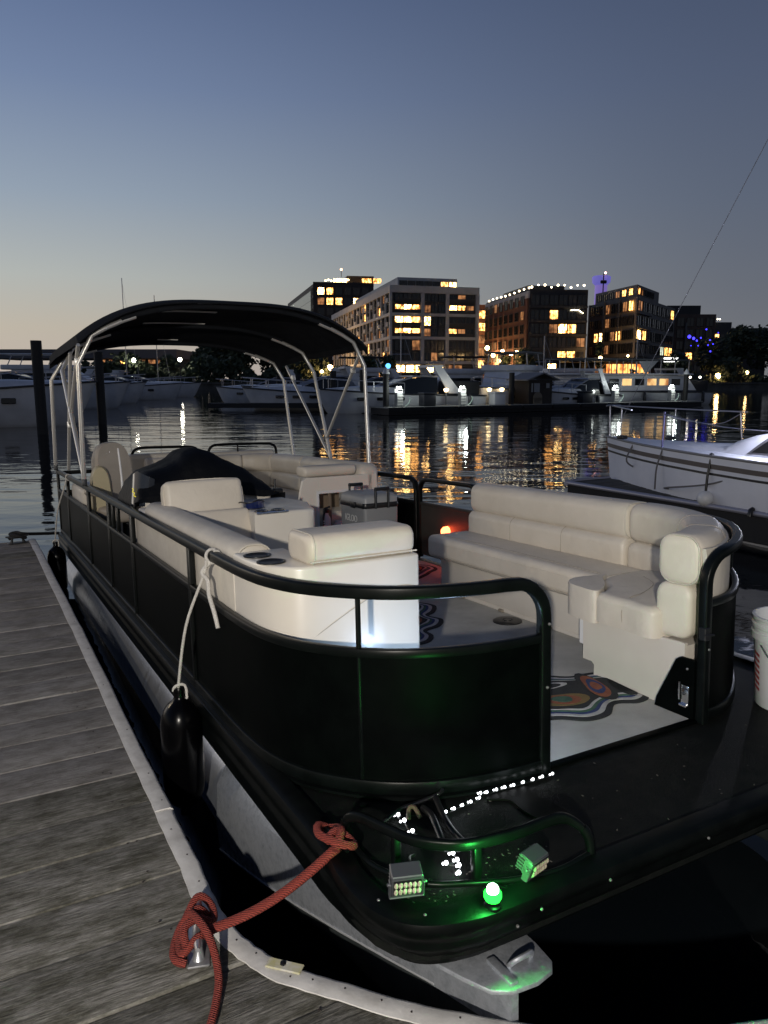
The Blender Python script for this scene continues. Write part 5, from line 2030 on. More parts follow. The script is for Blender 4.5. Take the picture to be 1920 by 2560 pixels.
stripe_path(0.085, 0.062, 'stripe', mat('stripe_brown', (0.10, 0.085, 0.08), 0.5))
stripe_path(0.195, 0.030, 'stripe', mat('stripe_black', (0.01, 0.01, 0.012), 0.5))
g = G()
g.tube([Vector(hull_ring(s)[4]) + Vector((0, 0, 0.012)) for s in st_], 0.018, 8)
part(sbm, 'toe_rail', g, mat('toe_rail', (0.20, 0.20, 0.21), 0.5), 60)
# deck and cabin trunk
g = G()
g.loft([[(-half_beam(s) * 0.97, -s, 1.06 - 0.05 * min(1, s / 4)), (0, -s, 1.10), (half_beam(s) * 0.97, -s, 1.06 - 0.05 * min(1, s / 4)), (0, -s, 0.98)] for s in st_[1:]])
part(sbm, 'deck', g, SHULL, 50)
g = G()
cab = []
for s, w_, h_ in ((1.3, 0.25, 0.01), (1.7, 0.36, 0.07), (2.2, 0.48, 0.09), (2.55, 0.56, 0.10), (2.72, 0.60, 0.20), (3.0, 0.64, 0.30), (3.4, 0.68, 0.35), (4.4, 0.74, 0.36), (5.6, 0.76, 0.36), (5.65, 0.76, 0.0)):
    z = 1.03
    cab.append([(-w_, -s, z), (-w_ * 0.97, -s, z + h_ * 0.6), (-w_ * 0.88, -s, z + h_ * 0.93), (0, -s, z + h_ * 1.08), (w_ * 0.88, -s, z + h_ * 0.93), (w_ * 0.97, -s, z + h_ * 0.6), (w_, -s, z)])
g.loft(cab)
cabin = part(sbm, 'cabin', g, SHULL, 50)


def cab_w(s):
    tab = [(2.55, 0.56, 0.10), (2.72, 0.60, 0.20), (3.0, 0.64, 0.30), (3.4, 0.68, 0.35), (4.4, 0.74, 0.36), (5.6, 0.76, 0.36)]
    for (a, w0, h0), (b, w1, h1) in zip(tab[:-1], tab[1:]):
        if a <= s <= b:
            t = (s - a) / (b - a)
            return w0 + (w1 - w0) * t, h0 + (h1 - h0) * t
    return 0.76, 0.36


def cab_pt(s, zf, off):
    w_, h_ = cab_w(s)
    if zf < 0.6:
        x = w_ * (1 - 0.03 * zf / 0.6)
    else:
        x = w_ * (0.97 - 0.09 * (zf - 0.6) / 0.33)
    return (-x - off, -s, 1.03 + h_ * zf)


for s0_, s1_, lean, z0_, z1_, off, nm, m in ((2.92, 4.45, 0.26, 0.16, 0.80, 0.006, 'window_frame', mat('grey_gasket', (0.10, 0.10, 0.11), 0.6)),
                                             (3.00, 4.38, 0.22, 0.24, 0.72, 0.016, 'window', mat('dark_window', (0.004, 0.005, 0.006), 0.35, spec=0.2))):
    g = G()
    rows = []
    for i_ in range(13):
        f = i_ / 12
        rows.append([cab_pt(s0_ + (s1_ - s0_) * f + lean * (1 - f) * k_ / 5, z0_ + (z1_ - z0_) * k_ / 5, off) for k_ in range(6)])
    g.grid(rows)
    part(cabin, nm, g, m, 60)
# hatch cover / dodger over the cabin, outboard bracket
g = G()
g.rbox(-0.60, 0.60, -6.4, -3.45, 1.47, 1.53, 0.03, 3)
part(sbm, 'boom_cover', g, mat('cover_blue_grey', (0.34, 0.37, 0.42), 0.6), 50)
g = G()
g.rbox(-0.74, -0.62, -3.68, -3.56, 1.28, 1.46, 0.02, 2)
g.tube([(-0.69, -3.6, 1.30), (-0.72, -3.62, 1.08)], 0.022, 8)
g.tube([(-0.62, -3.5, 1.45), (-0.64, -3.5, 1.34)], 0.012, 6)
g.tube([(-0.75, -3.64, 1.08), (-0.77, -3.64, 1.0)], 0.012, 6)
part(sbm, 'winch_bag', g, BLACKP, 50)
RAILS = mat('stanchion_steel', (0.35, 0.35, 0.38), 0.35, 0.8)
g = G()
g.tube(spline([(-0.10, -0.05, 1.58), (0.0, -0.02, 1.585), (0.16, -0.10, 1.585)], 4), 0.012, 8)
g.tube([(-0.02, -0.05, 1.58), (-0.05, -0.10, 1.08)], 0.012, 8)
g.tube([(0.05, -0.03, 1.58), (-0.20, -0.42, 1.57), (-0.46, -0.9, 1.55)], 0.012, 8)
g.tube([(0.08, -0.06, 1.58), (0.5, -0.9, 1.55), (0.82, -1.9, 1.53)], 0.012, 8)
g.tube([(-0.24, -0.50, 1.57), (-0.24, -0.50, 1.07)], 0.011, 8)
g.tube([(0.5, -0.9, 1.55), (0.5, -0.9, 1.06)], 0.011, 8)
g.tube([(0.80, -1.8, 1.53), (0.82, -1.85, 1.05)], 0.011, 8)
part(sbm, 'bow_pulpit', g, RAILS, 60)
g = G()
g.tube([(-0.74, -1.72, 1.03), (-0.73, -1.72, 1.56)], 0.014, 8)
part(sbm, 'stanchion', g, mat('blue_stanchion', (0.12, 0.12, 0.26), 0.4, 0.4), 60)
g = G()
g.tube(spline([(0.80, -1.8, 1.50), (0.2, -1.9, 1.38), (-0.4, -1.8, 1.44), (-0.73, -1.72, 1.53)], 5), 0.006, 5)
g.tube(spline([(-0.73, -1.72, 1.53), (-0.80, -2.4, 1.44), (-0.86, -3.1, 1.40), (-1.0, -5, 1.40)], 5), 0.006, 5)
part(sbm, 'life_line', g, RAILS, 60)
g = G()
g.tube([(0.0, -0.12, 1.10), (0.0, -4.0, 7.6)], 0.0045, 6)
part(sbm, 'forestay', g, mat('stay_wire', (0.20, 0.20, 0.22), 1.0, spec=0.0), 60)
g = G()
g.tube([(0.0, -4.05, 1.42), (0.0, -4.05, 7.8)], 0.05, 10)
part(sbm, 'mast', g, RAILS, 60)
for a_, b_ in ((-0.33, -0.62), (0.18, -1.1)):
    g = G()
    g.rbox(a_, a_ + 0.13, b_, b_ + 0.12, 1.09, 1.15, 0.02, 2)
    part(sbm, 'deck_fitting', g, BLACKP)
ROPEG = mat('grey_rope', (0.14, 0.135, 0.14), 0.85)
iv = SBF.inverted()


def ff2sb(q):
    return iv @ (FF @ Vector(q))


for pts in ([(-0.48, -0.98, 1.06), (-0.60, -0.98, 0.80), ff2sb((0.82, -0.40, 0.62)), ff2sb((0.78, -0.30, 0.49))],
            [(-0.80, -1.78, 1.05), (-0.86, -1.75, 0.8), (-0.86, -1.74, 0.5)],
            [(-1.02, -3.5, 1.02), (-1.05, -2.8, 0.72), (-0.98, -2.0, 0.56), ff2sb((0.80, -1.2, 0.47)), ff2sb((0.78, -0.35, 0.48))]):
    g = G()
    g.tube(spline(pts, 6), 0.012, 6)
    solo('mooring_rope', {0: 'thin grey line from the sailboat bow to the finger dock'}.get(0) if pts[0][1] == -0.98 else ('short grey line hanging on the sailboat side' if pts[0][1] == -1.78 else 'long sagging grey line along the sailboat hull'),
         'rope', g, ROPEG, pts[0], SBF)
cleat('dock_cleat', 'dark cleat on the finger dock beside the sailboat bow', Vector((0.78, -0.33, 0.45)), FF, RAD(90), 0.2, DARKMETAL)
sf = thing('boat_fender', 'round white fender on a black strap beside the sailboat hull', 'fender', (-1.05, -2.72, 0.5), SBF)
g = G()
g.ball((-1.08, -2.72, 0.52), 0.10, 16)
part(sf, 'ball', g, WHITEP, 60)
g = G()
g.tube([(-1.02, -2.72, 1.05), (-1.07, -2.72, 0.80), (-1.08, -2.72, 0.60)], 0.016, 8)
g.ball((-1.02, -2.72, 1.06), 0.035, 8)
part(sf, 'strap', g, BLACKP, 60)

q = FF @ Vector((0.25, -3.2, 0.455))  # unseen bluish lamp added to brighten the sailboat hull
unseen_lamp('unseen added finger dock lamp post with a bluish globe beyond the right frame edge', q, 1.1, 95, (0.82, 0.84, 1.0))

# ================================================================ far marina dock with its pedestals and piles
MD0, MD1 = Vector((0.25, 42.6, 0)), Vector((23.1, 55.6, 0))
md_d = (MD1 - MD0).normalized()
md_n = Vector((-md_d.y, md_d.x, 0))
MDF = Matrix(((md_d.x, md_n.x, 0, MD0.x), (md_d.y, md_n.y, 0, MD0.y), (0, 0, 1, 0), (0, 0, 0, 1)))
ML = (MD1 - MD0).length
mdk = thing('marina_dock', 'long low lit dock across the water in front of the moored boats', 'dock', (ML / 2, 1, 0.45), MDF)
g = G()
g.box(0, ML, 0, 2.2, 0.38, 0.45)
part(mdk, 'deck', g, mat('marina_concrete', (0.30, 0.30, 0.28), 0.85, col2=(0.22, 0.22, 0.2), vscale=2), 0)
g = G()
g.box(0.05, ML - 0.05, 0.06, 2.14, 0.02, 0.379)
part(mdk, 'float', g, mat('black_float', (0.008, 0.008, 0.009), 0.7), 0)
g = G()
for k in range(int(ML / 2.4)):
    g.box(k * 2.4, k * 2.4 + 2.3, -0.05, 0.0, 0.22, 0.43)
part(mdk, 'fender_board', g, mat('black_float', (0.008, 0.008, 0.009), 0.7), 0)
PEDL = glowmat('pedestal_lamp', (0.93, 1.0, 0.95), 10.0)
PEDB = mat('pedestal_grey', (0.30, 0.31, 0.31), 0.5)
LIDM = mat('pedestal_slat', (0.18, 0.18, 0.18), 0.5)


def pedestal(u, label):
    t = thing('power_pedestal', label, 'pedestal', (u, 0.55, 0.45), MDF, 'lit power pedestals on the marina dock')
    g_ = G()
    g_.rbox(u - 0.20, u + 0.20, 0.42, 0.72, 0.451, 1.25, 0.02, 1)
    part(t, 'cabinet', g_, PEDB, 20)
    g_ = G()
    for k in range(4):
        g_.box(u - 0.19, u + 0.19, 0.39, 0.419, 0.55 + 0.16 * k, 0.64 + 0.16 * k)
    part(t, 'slat', g_, mat('pedestal_pale', (0.5, 0.5, 0.48), 0.5), 0)
    g_ = G()
    g_.rbox(u - 0.195, u + 0.195, 0.42, 0.70, 1.26, 1.46, 0.03, 2)
    part(t, 'lit_head', g_, glowmat('pedestal_head', (0.9, 0.97, 0.9), 2.2), 20)
    g_ = G()
    g_.rbox(u - 0.15, u + 0.15, 0.400, 0.419, 1.33, 1.42, 0.005, 1)
    part(t, 'name_plate', g_, BLACKP, 0)
    for sx in (-0.1, 0.1):
        g_ = G()
        g_.ball((u + sx, 0.55, 1.54), 0.07, 8)
        part(t, 'lamp', g_, PEDL, 60)
    g_ = G()
    g_.tube(spline([(u + 0.45, 0.6, 0.47), (u + 0.62, 0.55, 0.60), (u + 0.72, 0.5, 0.85), (u + 0.66, 0.5, 1.0)], 4), 0.035, 6)
    part(t, 'hose', g_, mat('pale_green_hose', (0.35, 0.45, 0.40), 0.5), 60)
    point_light('pedestal_light', MDF, (u, 0.1, 1.6), 50, (0.92, 1.0, 0.95), 0.1, t)
    return t


for u, lb in ((1.00, 'lit pedestal at the left end of the marina dock'), (5.38, 'lit pedestal beside the flybridge boat on the marina dock'), (18.02, 'lit pedestal right of the white patrol boat'), (23.56, 'lit pedestal at the right end of the marina dock')):
    pedestal(u, lb)
PILE = mat('black_pile', (0.010, 0.010, 0.011), 0.7)


def pile(x, y, top, label, cap=False, r=0.17):
    t = thing('dock_pile', label, 'pile', (x, y, -1), IDENT, 'dark mooring piles')
    g_ = G()
    g_.tube([(x, y, -1.5), (x, y, top)], r, 12)
    part(t, 'shaft', g_, PILE, 50)
    if cap:
        g_ = G()
        g_.lathe([(r * 1.25, 0), (r * 1.25, 0.06), (1e-6, 0.42)], (x, y, top), 14)
        part(t, 'cap', g_, WHITEP, 40)
    return t


for u, lb, top, cap in ((0.35, 'dark pile with a pointed cap at the left end of the marina dock', 2.3, True), (9.38, 'dark pile between the canvas boat and the kiosk', 2.4, False), (25.45, 'dark pile with a white cone cap at the right dock end', 2.35, True)):
    q = MDF @ Vector((u, 0.9, 0))
    pile(q.x, q.y, top, lb, cap)
for x, y, top, lb in ((-12.62, 28.2, 3.38, 'nearest dark pile left of the bimini top'), (-12.75, 34.6, 3.2, 'dark pile seen behind the left bimini legs'),
                      (-1.25, 45.5, 2.55, 'dark pile just right of the right bimini legs'), (-3.1, 47.0, 2.5, 'dark pile between the crossed bimini struts'), (-4.55, 52.0, 2.4, 'dark pile among the white bows'), (-6.5, 58.0, 2.4, 'short dark pile near the left bow'), (-8.6, 63, 2.3, 'far dark pile at the marina mouth')):
    pile(x, y, top, lb, False, 0.19)
# slip fingers behind
g = G()
g.box(-11.5, 1.0, 50.0, 51.2, 0.15, 0.45)
solo('slip_dock', 'low dark slip dock behind the left row of boats', 'dock', g, mat('slip_dark', (0.03, 0.03, 0.03), 0.9), (-5, 50.6, 0.2), smooth=0)

# kiosk on the marina dock
uk = 11.39
kk = thing('dock_kiosk', 'small dark kiosk with a pitched roof on the marina dock', 'kiosk', (uk, 1.2, 0.45), MDF)
DKW = mat('kiosk_brown', (0.030, 0.022, 0.018), 0.8, col2=(0.02, 0.016, 0.014), vscale=4)
g = G()
g.box(uk - 0.95, uk + 0.95, 0.5, 2.1, 0.452, 1.95)
part(kk, 'wall', g, DKW, 0)
g = G()
g.add([(uk - 1.35, 0.2, 1.98), (uk, 0.2, 2.42), (uk + 1.35, 0.2, 1.98), (uk - 1.35, 2.3, 1.98), (uk, 2.3, 2.42), (uk + 1.35, 2.3, 1.98), (uk - 1.35, 0.2, 1.91), (uk, 0.2, 2.34), (uk + 1.35, 0.2, 1.91), (uk - 1.35, 2.3, 1.91), (uk, 2.3, 2.34), (uk + 1.35, 2.3, 1.91)],
      [(0, 1, 4, 3), (1, 2, 5, 4), (6, 9, 10, 7), (7, 10, 11, 8), (0, 6, 7, 1), (1, 7, 8, 2), (3, 4, 10, 9), (4, 5, 11, 10), (0, 3, 9, 6), (2, 8, 11, 5)])
part(kk, 'roof', g, mat('kiosk_roof', (0.20, 0.20, 0.21), 0.7), 0)
for a, b, c, d, m in ((-0.55, -0.1, 1.2, 1.75, WHITEP), (0.45, 0.70, 1.45, 1.75, WHITEP), (-0.75, -0.65, 1.2, 1.75, WHITEP)):
    g = G()
    g.box(uk + a, uk + b, 0.47, 0.499, c, d)
    part(kk, 'notice', g, mat('notice_pale', (0.25, 0.26, 0.28), 0.6), 0)
g = G()
g.lathe([(0.36, 0), (0.36, 0.03)], (0, 0, 0), 20, Matrix.Translation((uk - 0.3, 0.42, 0.85)) @ Matrix.Rotation(RAD(90), 4, 'X'))
g.box(uk - 0.66, uk + 0.06, 0.39, 0.42, 0.452, 0.85)
part(kk, 'bin_front', g, mat('tan_bin', (0.18, 0.15, 0.11), 0.7), 30)


# ================================================================ moored motor boats
BH = mat('boat_white', (0.68, 0.69, 0.72), 0.45, col2=(0.56, 0.57, 0.60), vscale=1.2)
BHD = mat('boat_dark_hull', (0.02, 0.022, 0.028), 0.4)
BHG = mat('boat_green_hull', (0.06, 0.16, 0.10), 0.45)
BGL = mat('boat_glass', (0.008, 0.01, 0.013), 0.1)
BCV = mat('boat_canvas_dark', (0.012, 0.013, 0.016), 0.85)
BTAN = mat('boat_canvas_tan', (0.16, 0.135, 0.11), 0.85, bump=(3, 0.05))
BRL = mat('boat_rail', (0.45, 0.45, 0.48), 0.35, 0.7)


def motor_boat(label, loc, ang, L=9.0, B=3.0, fb=1.1, kind='express', hull=BH, top=None, lit=None):
    """bow at +x; loc = waterline centre"""
    Fm = Matrix.Translation(loc) @ Matrix.Rotation(ang, 4, 'Z')
    t = thing('motor_boat', label, 'boat', (0, 0, 0), Fm, 'motor boats in the marina')
    st2 = [(-0.5, 0.90, 0.9), (-0.3, 0.98, 0.92), (0.0, 1.0, 1.0), (0.2, 0.92, 1.08), (0.34, 0.70, 1.17), (0.44, 0.36, 1.24), (0.49, 0.10, 1.28), (0.505, 0.02, 1.29)]
    rings = []
    for f, w_, h_ in st2:
        x = f * L
        b = B / 2 * w_
        z1 = fb * h_
        rk = 0.10 * L * max(0, (f - 0.2) / 0.3) ** 1.5
        rings.append([(x - rk, -b * 0.55, -0.3), (x - rk * 0.6, -b * 0.82, 0.15), (x - rk * 0.25, -b * 0.95, z1 * 0.6), (x, -b, z1), (x, b, z1), (x - rk * 0.25, b * 0.95, z1 * 0.6), (x - rk * 0.6, b * 0.82, 0.15), (x - rk, b * 0.55, -0.3)])
    g_ = G()
    g_.loft(rings)
    part(t, 'hull', g_, hull, 50)
    # rub rail
    g_ = G()
    for sy in (-1, 1):
        g_.tube([(f * L, sy * B / 2 * w_ * 1.01, fb * h_ - 0.03) for f, w_, h_ in st2], 0.05, 6)
    part(t, 'rub_rail', g_, BHD if hull is BH else BH, 60)
    # raised fore deck
    g_ = G()
    rr = []
    for f, w_, h_, c in ((-0.02, 0.74, 1.0, 0.42), (0.12, 0.72, 1.08, 0.40), (0.26, 0.58, 1.15, 0.30), (0.38, 0.34, 1.2, 0.16), (0.45, 0.12, 1.24, 0.05)):
        b = B / 2 * w_
        z = fb * h_ - 0.03
        rr.append([(f * L, -b, z), (f * L, -b * 0.85, z + c * 0.8), (f * L, 0, z + c), (f * L, b * 0.85, z + c * 0.8), (f * L, b, z)])
    g_.loft(rr)
    fd_ = part(t, 'fore_deck', g_, BH, 50)
    zt = fb * 1.0 + 0.36
    if kind == 'express':
        g_ = G()
        rr = []
        for f, w_, c in ((-0.20, 0.78, 0.85), (-0.10, 0.78, 0.88), (0.0, 0.74, 0.70), (0.10, 0.60, 0.05)):
            b = B / 2 * w_
            rr.append([(f * L, -b, fb), (f * L, -b * 0.82, zt + c * 0.7), (f * L, b * 0.82, zt + c * 0.7), (f * L, b, fb)])
        g_.loft(rr)
        part(t, 'wind_screen', g_, BGL, 30)
        g_ = G()
        for sy in (-1, 1):
            g_.tube([(0.12 * L, sy * B * 0.28, zt + 0.05), (-0.06 * L, sy * B * 0.33, zt + 0.66), (-0.20 * L, sy * B * 0.34, zt + 0.66)], 0.05, 6)
        g_.tube([(-0.05 * L, -B * 0.33, zt + 0.66), (-0.05 * L, B * 0.33, zt + 0.66)], 0.05, 6)
        part(t, 'screen_frame', g_, BRL, 60)
        g_ = G()
        for sy in (-1, 1):
            g_.add([(-0.34 * L, sy * B * 0.44, fb), (-0.26 * L, sy * B * 0.44, fb), (-0.17 * L, sy * B * 0.38, zt + 1.25), (-0.22 * L, sy * B * 0.38, zt + 1.25)] +
                   [(-0.34 * L, sy * B * 0.40, fb), (-0.26 * L, sy * B * 0.40, fb), (-0.17 * L, sy * B * 0.34, zt + 1.25), (-0.22 * L, sy * B * 0.34, zt + 1.25)],
                   [(0, 1, 2, 3), (7, 6, 5, 4), (0, 4, 5, 1), (1, 5, 6, 2), (2, 6, 7, 3), (3, 7, 4, 0)])
        g_.box(-0.23 * L, -0.165 * L, -B * 0.38, B * 0.38, zt + 1.20, zt + 1.34)
        part(t, 'radar_arch', g_, BH, 30)
    elif kind == 'fly':
        g_ = G()
        rr = []
        for f, w_ in ((-0.28, 0.80), (-0.05, 0.80), (0.06, 0.74), (0.16, 0.62)):
            b = B / 2 * w_
            top_ = 1.35 if f < 0.1 else 0.6
            rr.append([(f * L, -b, fb), (f * L, -b * 0.94, fb + top_), (f * L, b * 0.94, fb + top_), (f * L, b, fb)])
        g_.loft(rr)
        part(t, 'saloon', g_, BH, 30)
        for sy in (-1, 1):
            g_ = G()
            g_.add([(-0.26 * L, sy * (B * 0.40 * 0.97 + 0.02), fb + 0.5), (0.03 * L, sy * (B * 0.395 + 0.02), fb + 0.5), (0.03 * L, sy * (B * 0.385 + 0.02), fb + 1.08), (-0.26 * L, sy * (B * 0.39 + 0.02), fb + 1.08)], [(0, 1, 2, 3)])
            part(t, 'side_window', g_, BGL, 0)
        g_ = G()
        g_.rbox(-0.34 * L, 0.08 * L, -B * 0.42, B * 0.42, fb + 1.36, fb + 1.75, 0.08, 2)
        part(t, 'fly_bridge', g_, BH, 40)
        g_ = G()
        for f in (-0.3, -0.02):
            for sy in (-1, 1):
                g_.tube([(f * L, sy * B * 0.38, fb + 1.7), (f * L * 0.9, sy * B * 0.36, fb + 2.55)], 0.04, 6)
        part(t, 'top_frame', g_, BRL, 60)
        g_ = G()
        g_.rbox(-0.34 * L, 0.02 * L, -B * 0.41, B * 0.41, fb + 2.54, fb + 2.64, 0.05, 2)
        part(t, 'fly_top', g_, top or BCV, 40)
    elif kind == 'house':
        g_ = G()
        g_.rbox(-0.42 * L, 0.22 * L, -B * 0.42, B * 0.42, fb, fb + 1.15, 0.08, 2)
        part(t, 'deck_house', g_, BH, 40)
        for sy in (-1, 1):
            for k in range(7):
                g_ = G()
                x0 = -0.39 * L + k * 0.083 * L
                g_.box(x0, x0 + 0.06 * L, sy * B * 0.42 - 0.02, sy * B * 0.42 + 0.02, fb + 0.40, fb + 0.88)
                part(t, 'side_window', g_, (lit if (lit and k in (1, 2, 4)) else BGL), 0)
        g_ = G()
        g_.rbox(-0.47 * L, 0.27 * L, -B * 0.47, B * 0.47, fb + 1.16, fb + 1.28, 0.05, 2)
        part(t, 'house_roof', g_, BH, 40)
        for k in range(8):
            for sy in (-1, 1):
                x0 = -0.44 * L + k * 0.098 * L
                g_ = G()
                g_.tube([(x0, sy * B * 0.44, fb + 1.26), (x0, sy * B * 0.44, fb + 2.25)], 0.035, 6)
                part(t, 'awning_post', g_, BRL, 60)
        g_ = G()
        g_.rbox(-0.47 * L, 0.27 * L, -B * 0.46, B * 0.46, fb + 2.25, fb + 2.33, 0.03, 1)
        part(t, 'awning', g_, top or mat('awning_grey', (0.13, 0.14, 0.14), 0.8), 40)
    for sy in (-1, 1):
        for f in (0.05, 0.16, 0.27):
            g_ = G()
            bb_ = B / 2 * (1.0 if f < 0.1 else (0.95 if f < 0.2 else 0.83))
            g_.rbox(f * L - 0.28, f * L + 0.28, sy * bb_ - 0.05, sy * bb_ + 0.03, fb * 0.66, fb * 0.82, 0.03, 1)
            part(t, 'port_light', g_, BGL, 30)
        for f in (-0.38, -0.12):
            g_ = G()
            g_.tube([(f * L, sy * (B / 2 + 0.10), 0.18), (f * L, sy * (B / 2 + 0.12), 0.30), (f * L, sy * (B / 2 + 0.12), fb * 0.8), (f * L, sy * (B / 2 + 0.06), fb * 0.95)], [0.06, 0.12, 0.12, 0.04], 8)
            part(t, 'fender', g_, BHD, 60)
    g_ = G()
    g_.rbox(-0.47 * L, -0.30 * L, -B * 0.38, B * 0.38, fb * 0.9, fb + (0.75 if kind == 'express' else 0.4), 0.12, 2)
    part(t, 'cockpit_cover', g_, BCV, 40)
    # pulpit rail
    g_ = G()
    for sy in (-1, 1):
        pr_ = [(f * L, sy * B / 2 * w_ * 0.92, fb * h_ + 0.62) for f, w_, h_ in ((0.02, 1.0, 1.0), (0.2, 0.92, 1.08), (0.34, 0.70, 1.17), (0.44, 0.36, 1.24), (0.50, 0.05, 1.28))]
        g_.tube(pr_, 0.025, 6)
        for q in pr_[:-1]:
            g_.tube([q, (q[0], q[1], q[2] - 0.62)], 0.02, 5)
    part(t, 'pulpit_rail', g_, BRL, 60)
    return t


# left basin: bows point to the right
motor_boat('big white cruiser with a green-lit hull at the left edge', (-19.6, 32.5, 0), RAD(14), 14, 4.2, 1.5, 'fly', BH)
motor_boat('white express cruiser behind the left bimini legs', (-24.6, 52.5, 0), RAD(10), 14, 4.0, 1.45, 'express')
motor_boat('white cruiser with flybridge second back in the left basin', (-26.5, 64.0, 0), RAD(8), 13, 4.0, 1.4, 'fly', top=BH)
motor_boat('small white boat farthest out in the left basin', (-26.0, 76.0, 0), RAD(5), 12, 3.6, 1.3, 'express')
motor_boat('white boat furthest back in the left basin', (-27.5, 88.0, 0), RAD(5), 13, 3.8, 1.3, 'express')
# right marina
motor_boat('white express cruiser with teal windows at the left marina pedestal', (0.9, 47.2, 0), RAD(180 + 20), 10.5, 3.3, 1.15, 'express')
motor_boat('white bow right of the crossed bimini struts', (-4.5, 52.5, 0), RAD(180 + 12), 10, 3.1, 1.15, 'express')
motor_boat('white boat with canvas top between the bimini legs', (-5.2, 58.5, 0), RAD(180 + 8), 11, 3.3, 1.2, 'express')
motor_boat('low white boat at the marina mouth', (-9.8, 66.0, 0), RAD(180 + 6), 9, 3.0, 1.1, 'express')
motor_boat('white boat behind the canvas-topped row', (-3.6, 65.5, 0), RAD(180 + 6), 11, 3.4, 1.2, 'fly')
motor_boat('white flybridge cruiser with a black bimini behind the express cruiser', (4.6, 56.5, 0), RAD(180 + 14), 8.5, 3.0, 1.0, 'fly')
mb = motor_boat('white trawler with tan canvas enclosure beside the second pedestal', (8.3, 52.5, 0), RAD(180 + 62), 10, 3.7, 1.2, 'fly', top=mat('awning_grey', (0.13, 0.14, 0.14), 0.8))
g = G()
g.rbox(-4.6, -2.9, -1.45, 1.45, 1.2, 2.35, 0.12, 2)
part(mb, 'canvas_enclosure', g, BTAN, 40)
motor_boat('long house boat with a grey awning behind the kiosk', (16.6, 58.0, 0), RAD(180 + 27), 15, 4.4, 1.15, 'house', lit=roommat('boat_room', (0.35, 0.12, 0.03), (1.0, 0.62, 0.25), 1.2))
pb_ = motor_boat('white patrol boat lettered CE moored at the marina dock', (13.1, 52.55, 0), RAD(180 + 29.6), 6.6, 2.4, 1.0, 'express')
Mx = Matrix.Translation((-0.55, 1.245, 0.62)) @ Matrix.Rotation(RAD(180), 4, 'Z') @ Matrix.Rotation(RAD(90), 4, 'X')
text_mesh(pb_, 'lettering', 'CE', 0.62, Mx, mat('navy_letter', (0.01, 0.012, 0.03), 0.5), 0.01)
rb_ = motor_boat('white boat strung with white lamps near the right dock end', (20.6, 60.5, 0), RAD(180 + 20), 10.5, 3.4, 1.15, 'express')
for k in range(7):
    g = G()
    g.ball((-3.9 + 0.95 * k, 1.45, 2.15), 0.085, 8)
    part(rb_, 'deck_lamp', g, glowmat('warm_white_bulb', (1.0, 0.9, 0.72), 12.0), 60)
motor_boat('small white boat tucked behind the kiosk roof', (11.0, 60.5, 0), RAD(180 + 20), 8.5, 2.9, 1.1, 'express')
motor_boat('white flybridge boat seen over the patrol boat', (14.2, 66.0, 0), RAD(180 + 16), 10, 3.4, 1.15, 'fly')
motor_boat('white boat between the left amber lamps and the struts', (-1.2, 60.0, 0), RAD(180 + 10), 9, 3.0, 1.1, 'express')
# sail cloth on the house boat
g = G()
g.add([(18.6, 56.6, 3.3), (20.4, 57.6, 3.35), (19.3, 57.0, 2.3), (18.62, 56.65, 3.3), (20.42, 57.65, 3.35), (19.32, 57.05, 2.3)], [(0, 1, 2), (5, 4, 3), (0, 3, 4, 1), (1, 4, 5, 2), (2, 5, 3, 0)])
solo('folded_sail', 'white triangle of cloth hanging from the house boat awning', 'sail', g, mat('sail_white', (0.35, 0.36, 0.38), 0.8), (19.0, 57.7, 3.5), smooth=0)
# dock stuff
for u, lb, m in ((3.08, 'dark dock box behind the express cruiser', BHD), (8.20, 'white dock box under the tan canvas', WHITEP), (15.51, 'dark dock box beside the patrol boat', BHD)):
    g = G()
    g.rbox(u - 0.42, u + 0.42, 0.5, 1.1, 0.452, 1.12, 0.04, 2)
    g.rbox(u - 0.46, u + 0.46, 0.46, 1.14, 1.12, 1.24, 0.03, 2)
    solo('dock_box', lb, 'box', g, m, (u, 0.8, 0.45), MDF)
for u, lb in ((8.11, 'small amber dock lamp beside the tan canvas'), (9.09, 'small amber dock lamp left of the kiosk pile'), (4.87, 'small amber dock lamp left of the second pedestal')):
    t = thing('dock_light', lb, 'lamp', (u, 1.5, 0.45), MDF, 'amber dock lamps')
    g = G()
    g.tube([(u, 1.5, 0.451), (u, 1.5, 1.25)], 0.05, 8)
    part(t, 'post', g, PEDB)
    g = G()
    g.lathe([(0.09, 0.0), (0.16, 0.16), (0.05, 0.22)], (u, 1.5, 1.25), 10)
    part(t, 'shade', g, glowmat('amber_bulb', (1.0, 0.72, 0.36), 7.0))
# tall masts
for x, y, h, lb in ((1.35, 62.0, 6.4, 'thin mast before the white-framed block'), (13.2, 64, 5.5, 'thin mast before the black block'), (-27.8, 95, 12.0, 'left thin mast under the bimini'), (-31.6, 95, 14.0, 'middle thin mast under the bimini'), (21.5, 66, 5.6, 'thin mast near the restaurant')):
    t = thing('boat_mast', lb, 'mast', (x, y, 0), IDENT, 'thin masts behind the marina')
    g = G()
    g.tube([(x, y, 0.4), (x, y, h)], 0.045, 6)
    part(t, 'spar', g, BRL)
    g = G()
    g.tube([(x, y, h * 0.97), (x + 1.6, y, 1.2)], 0.012, 4)
    g.tube([(x - 0.7, y, h * 0.62), (x + 0.7, y, h * 0.62)], 0.03, 4)
    part(t, 'rigging', g, BRL)

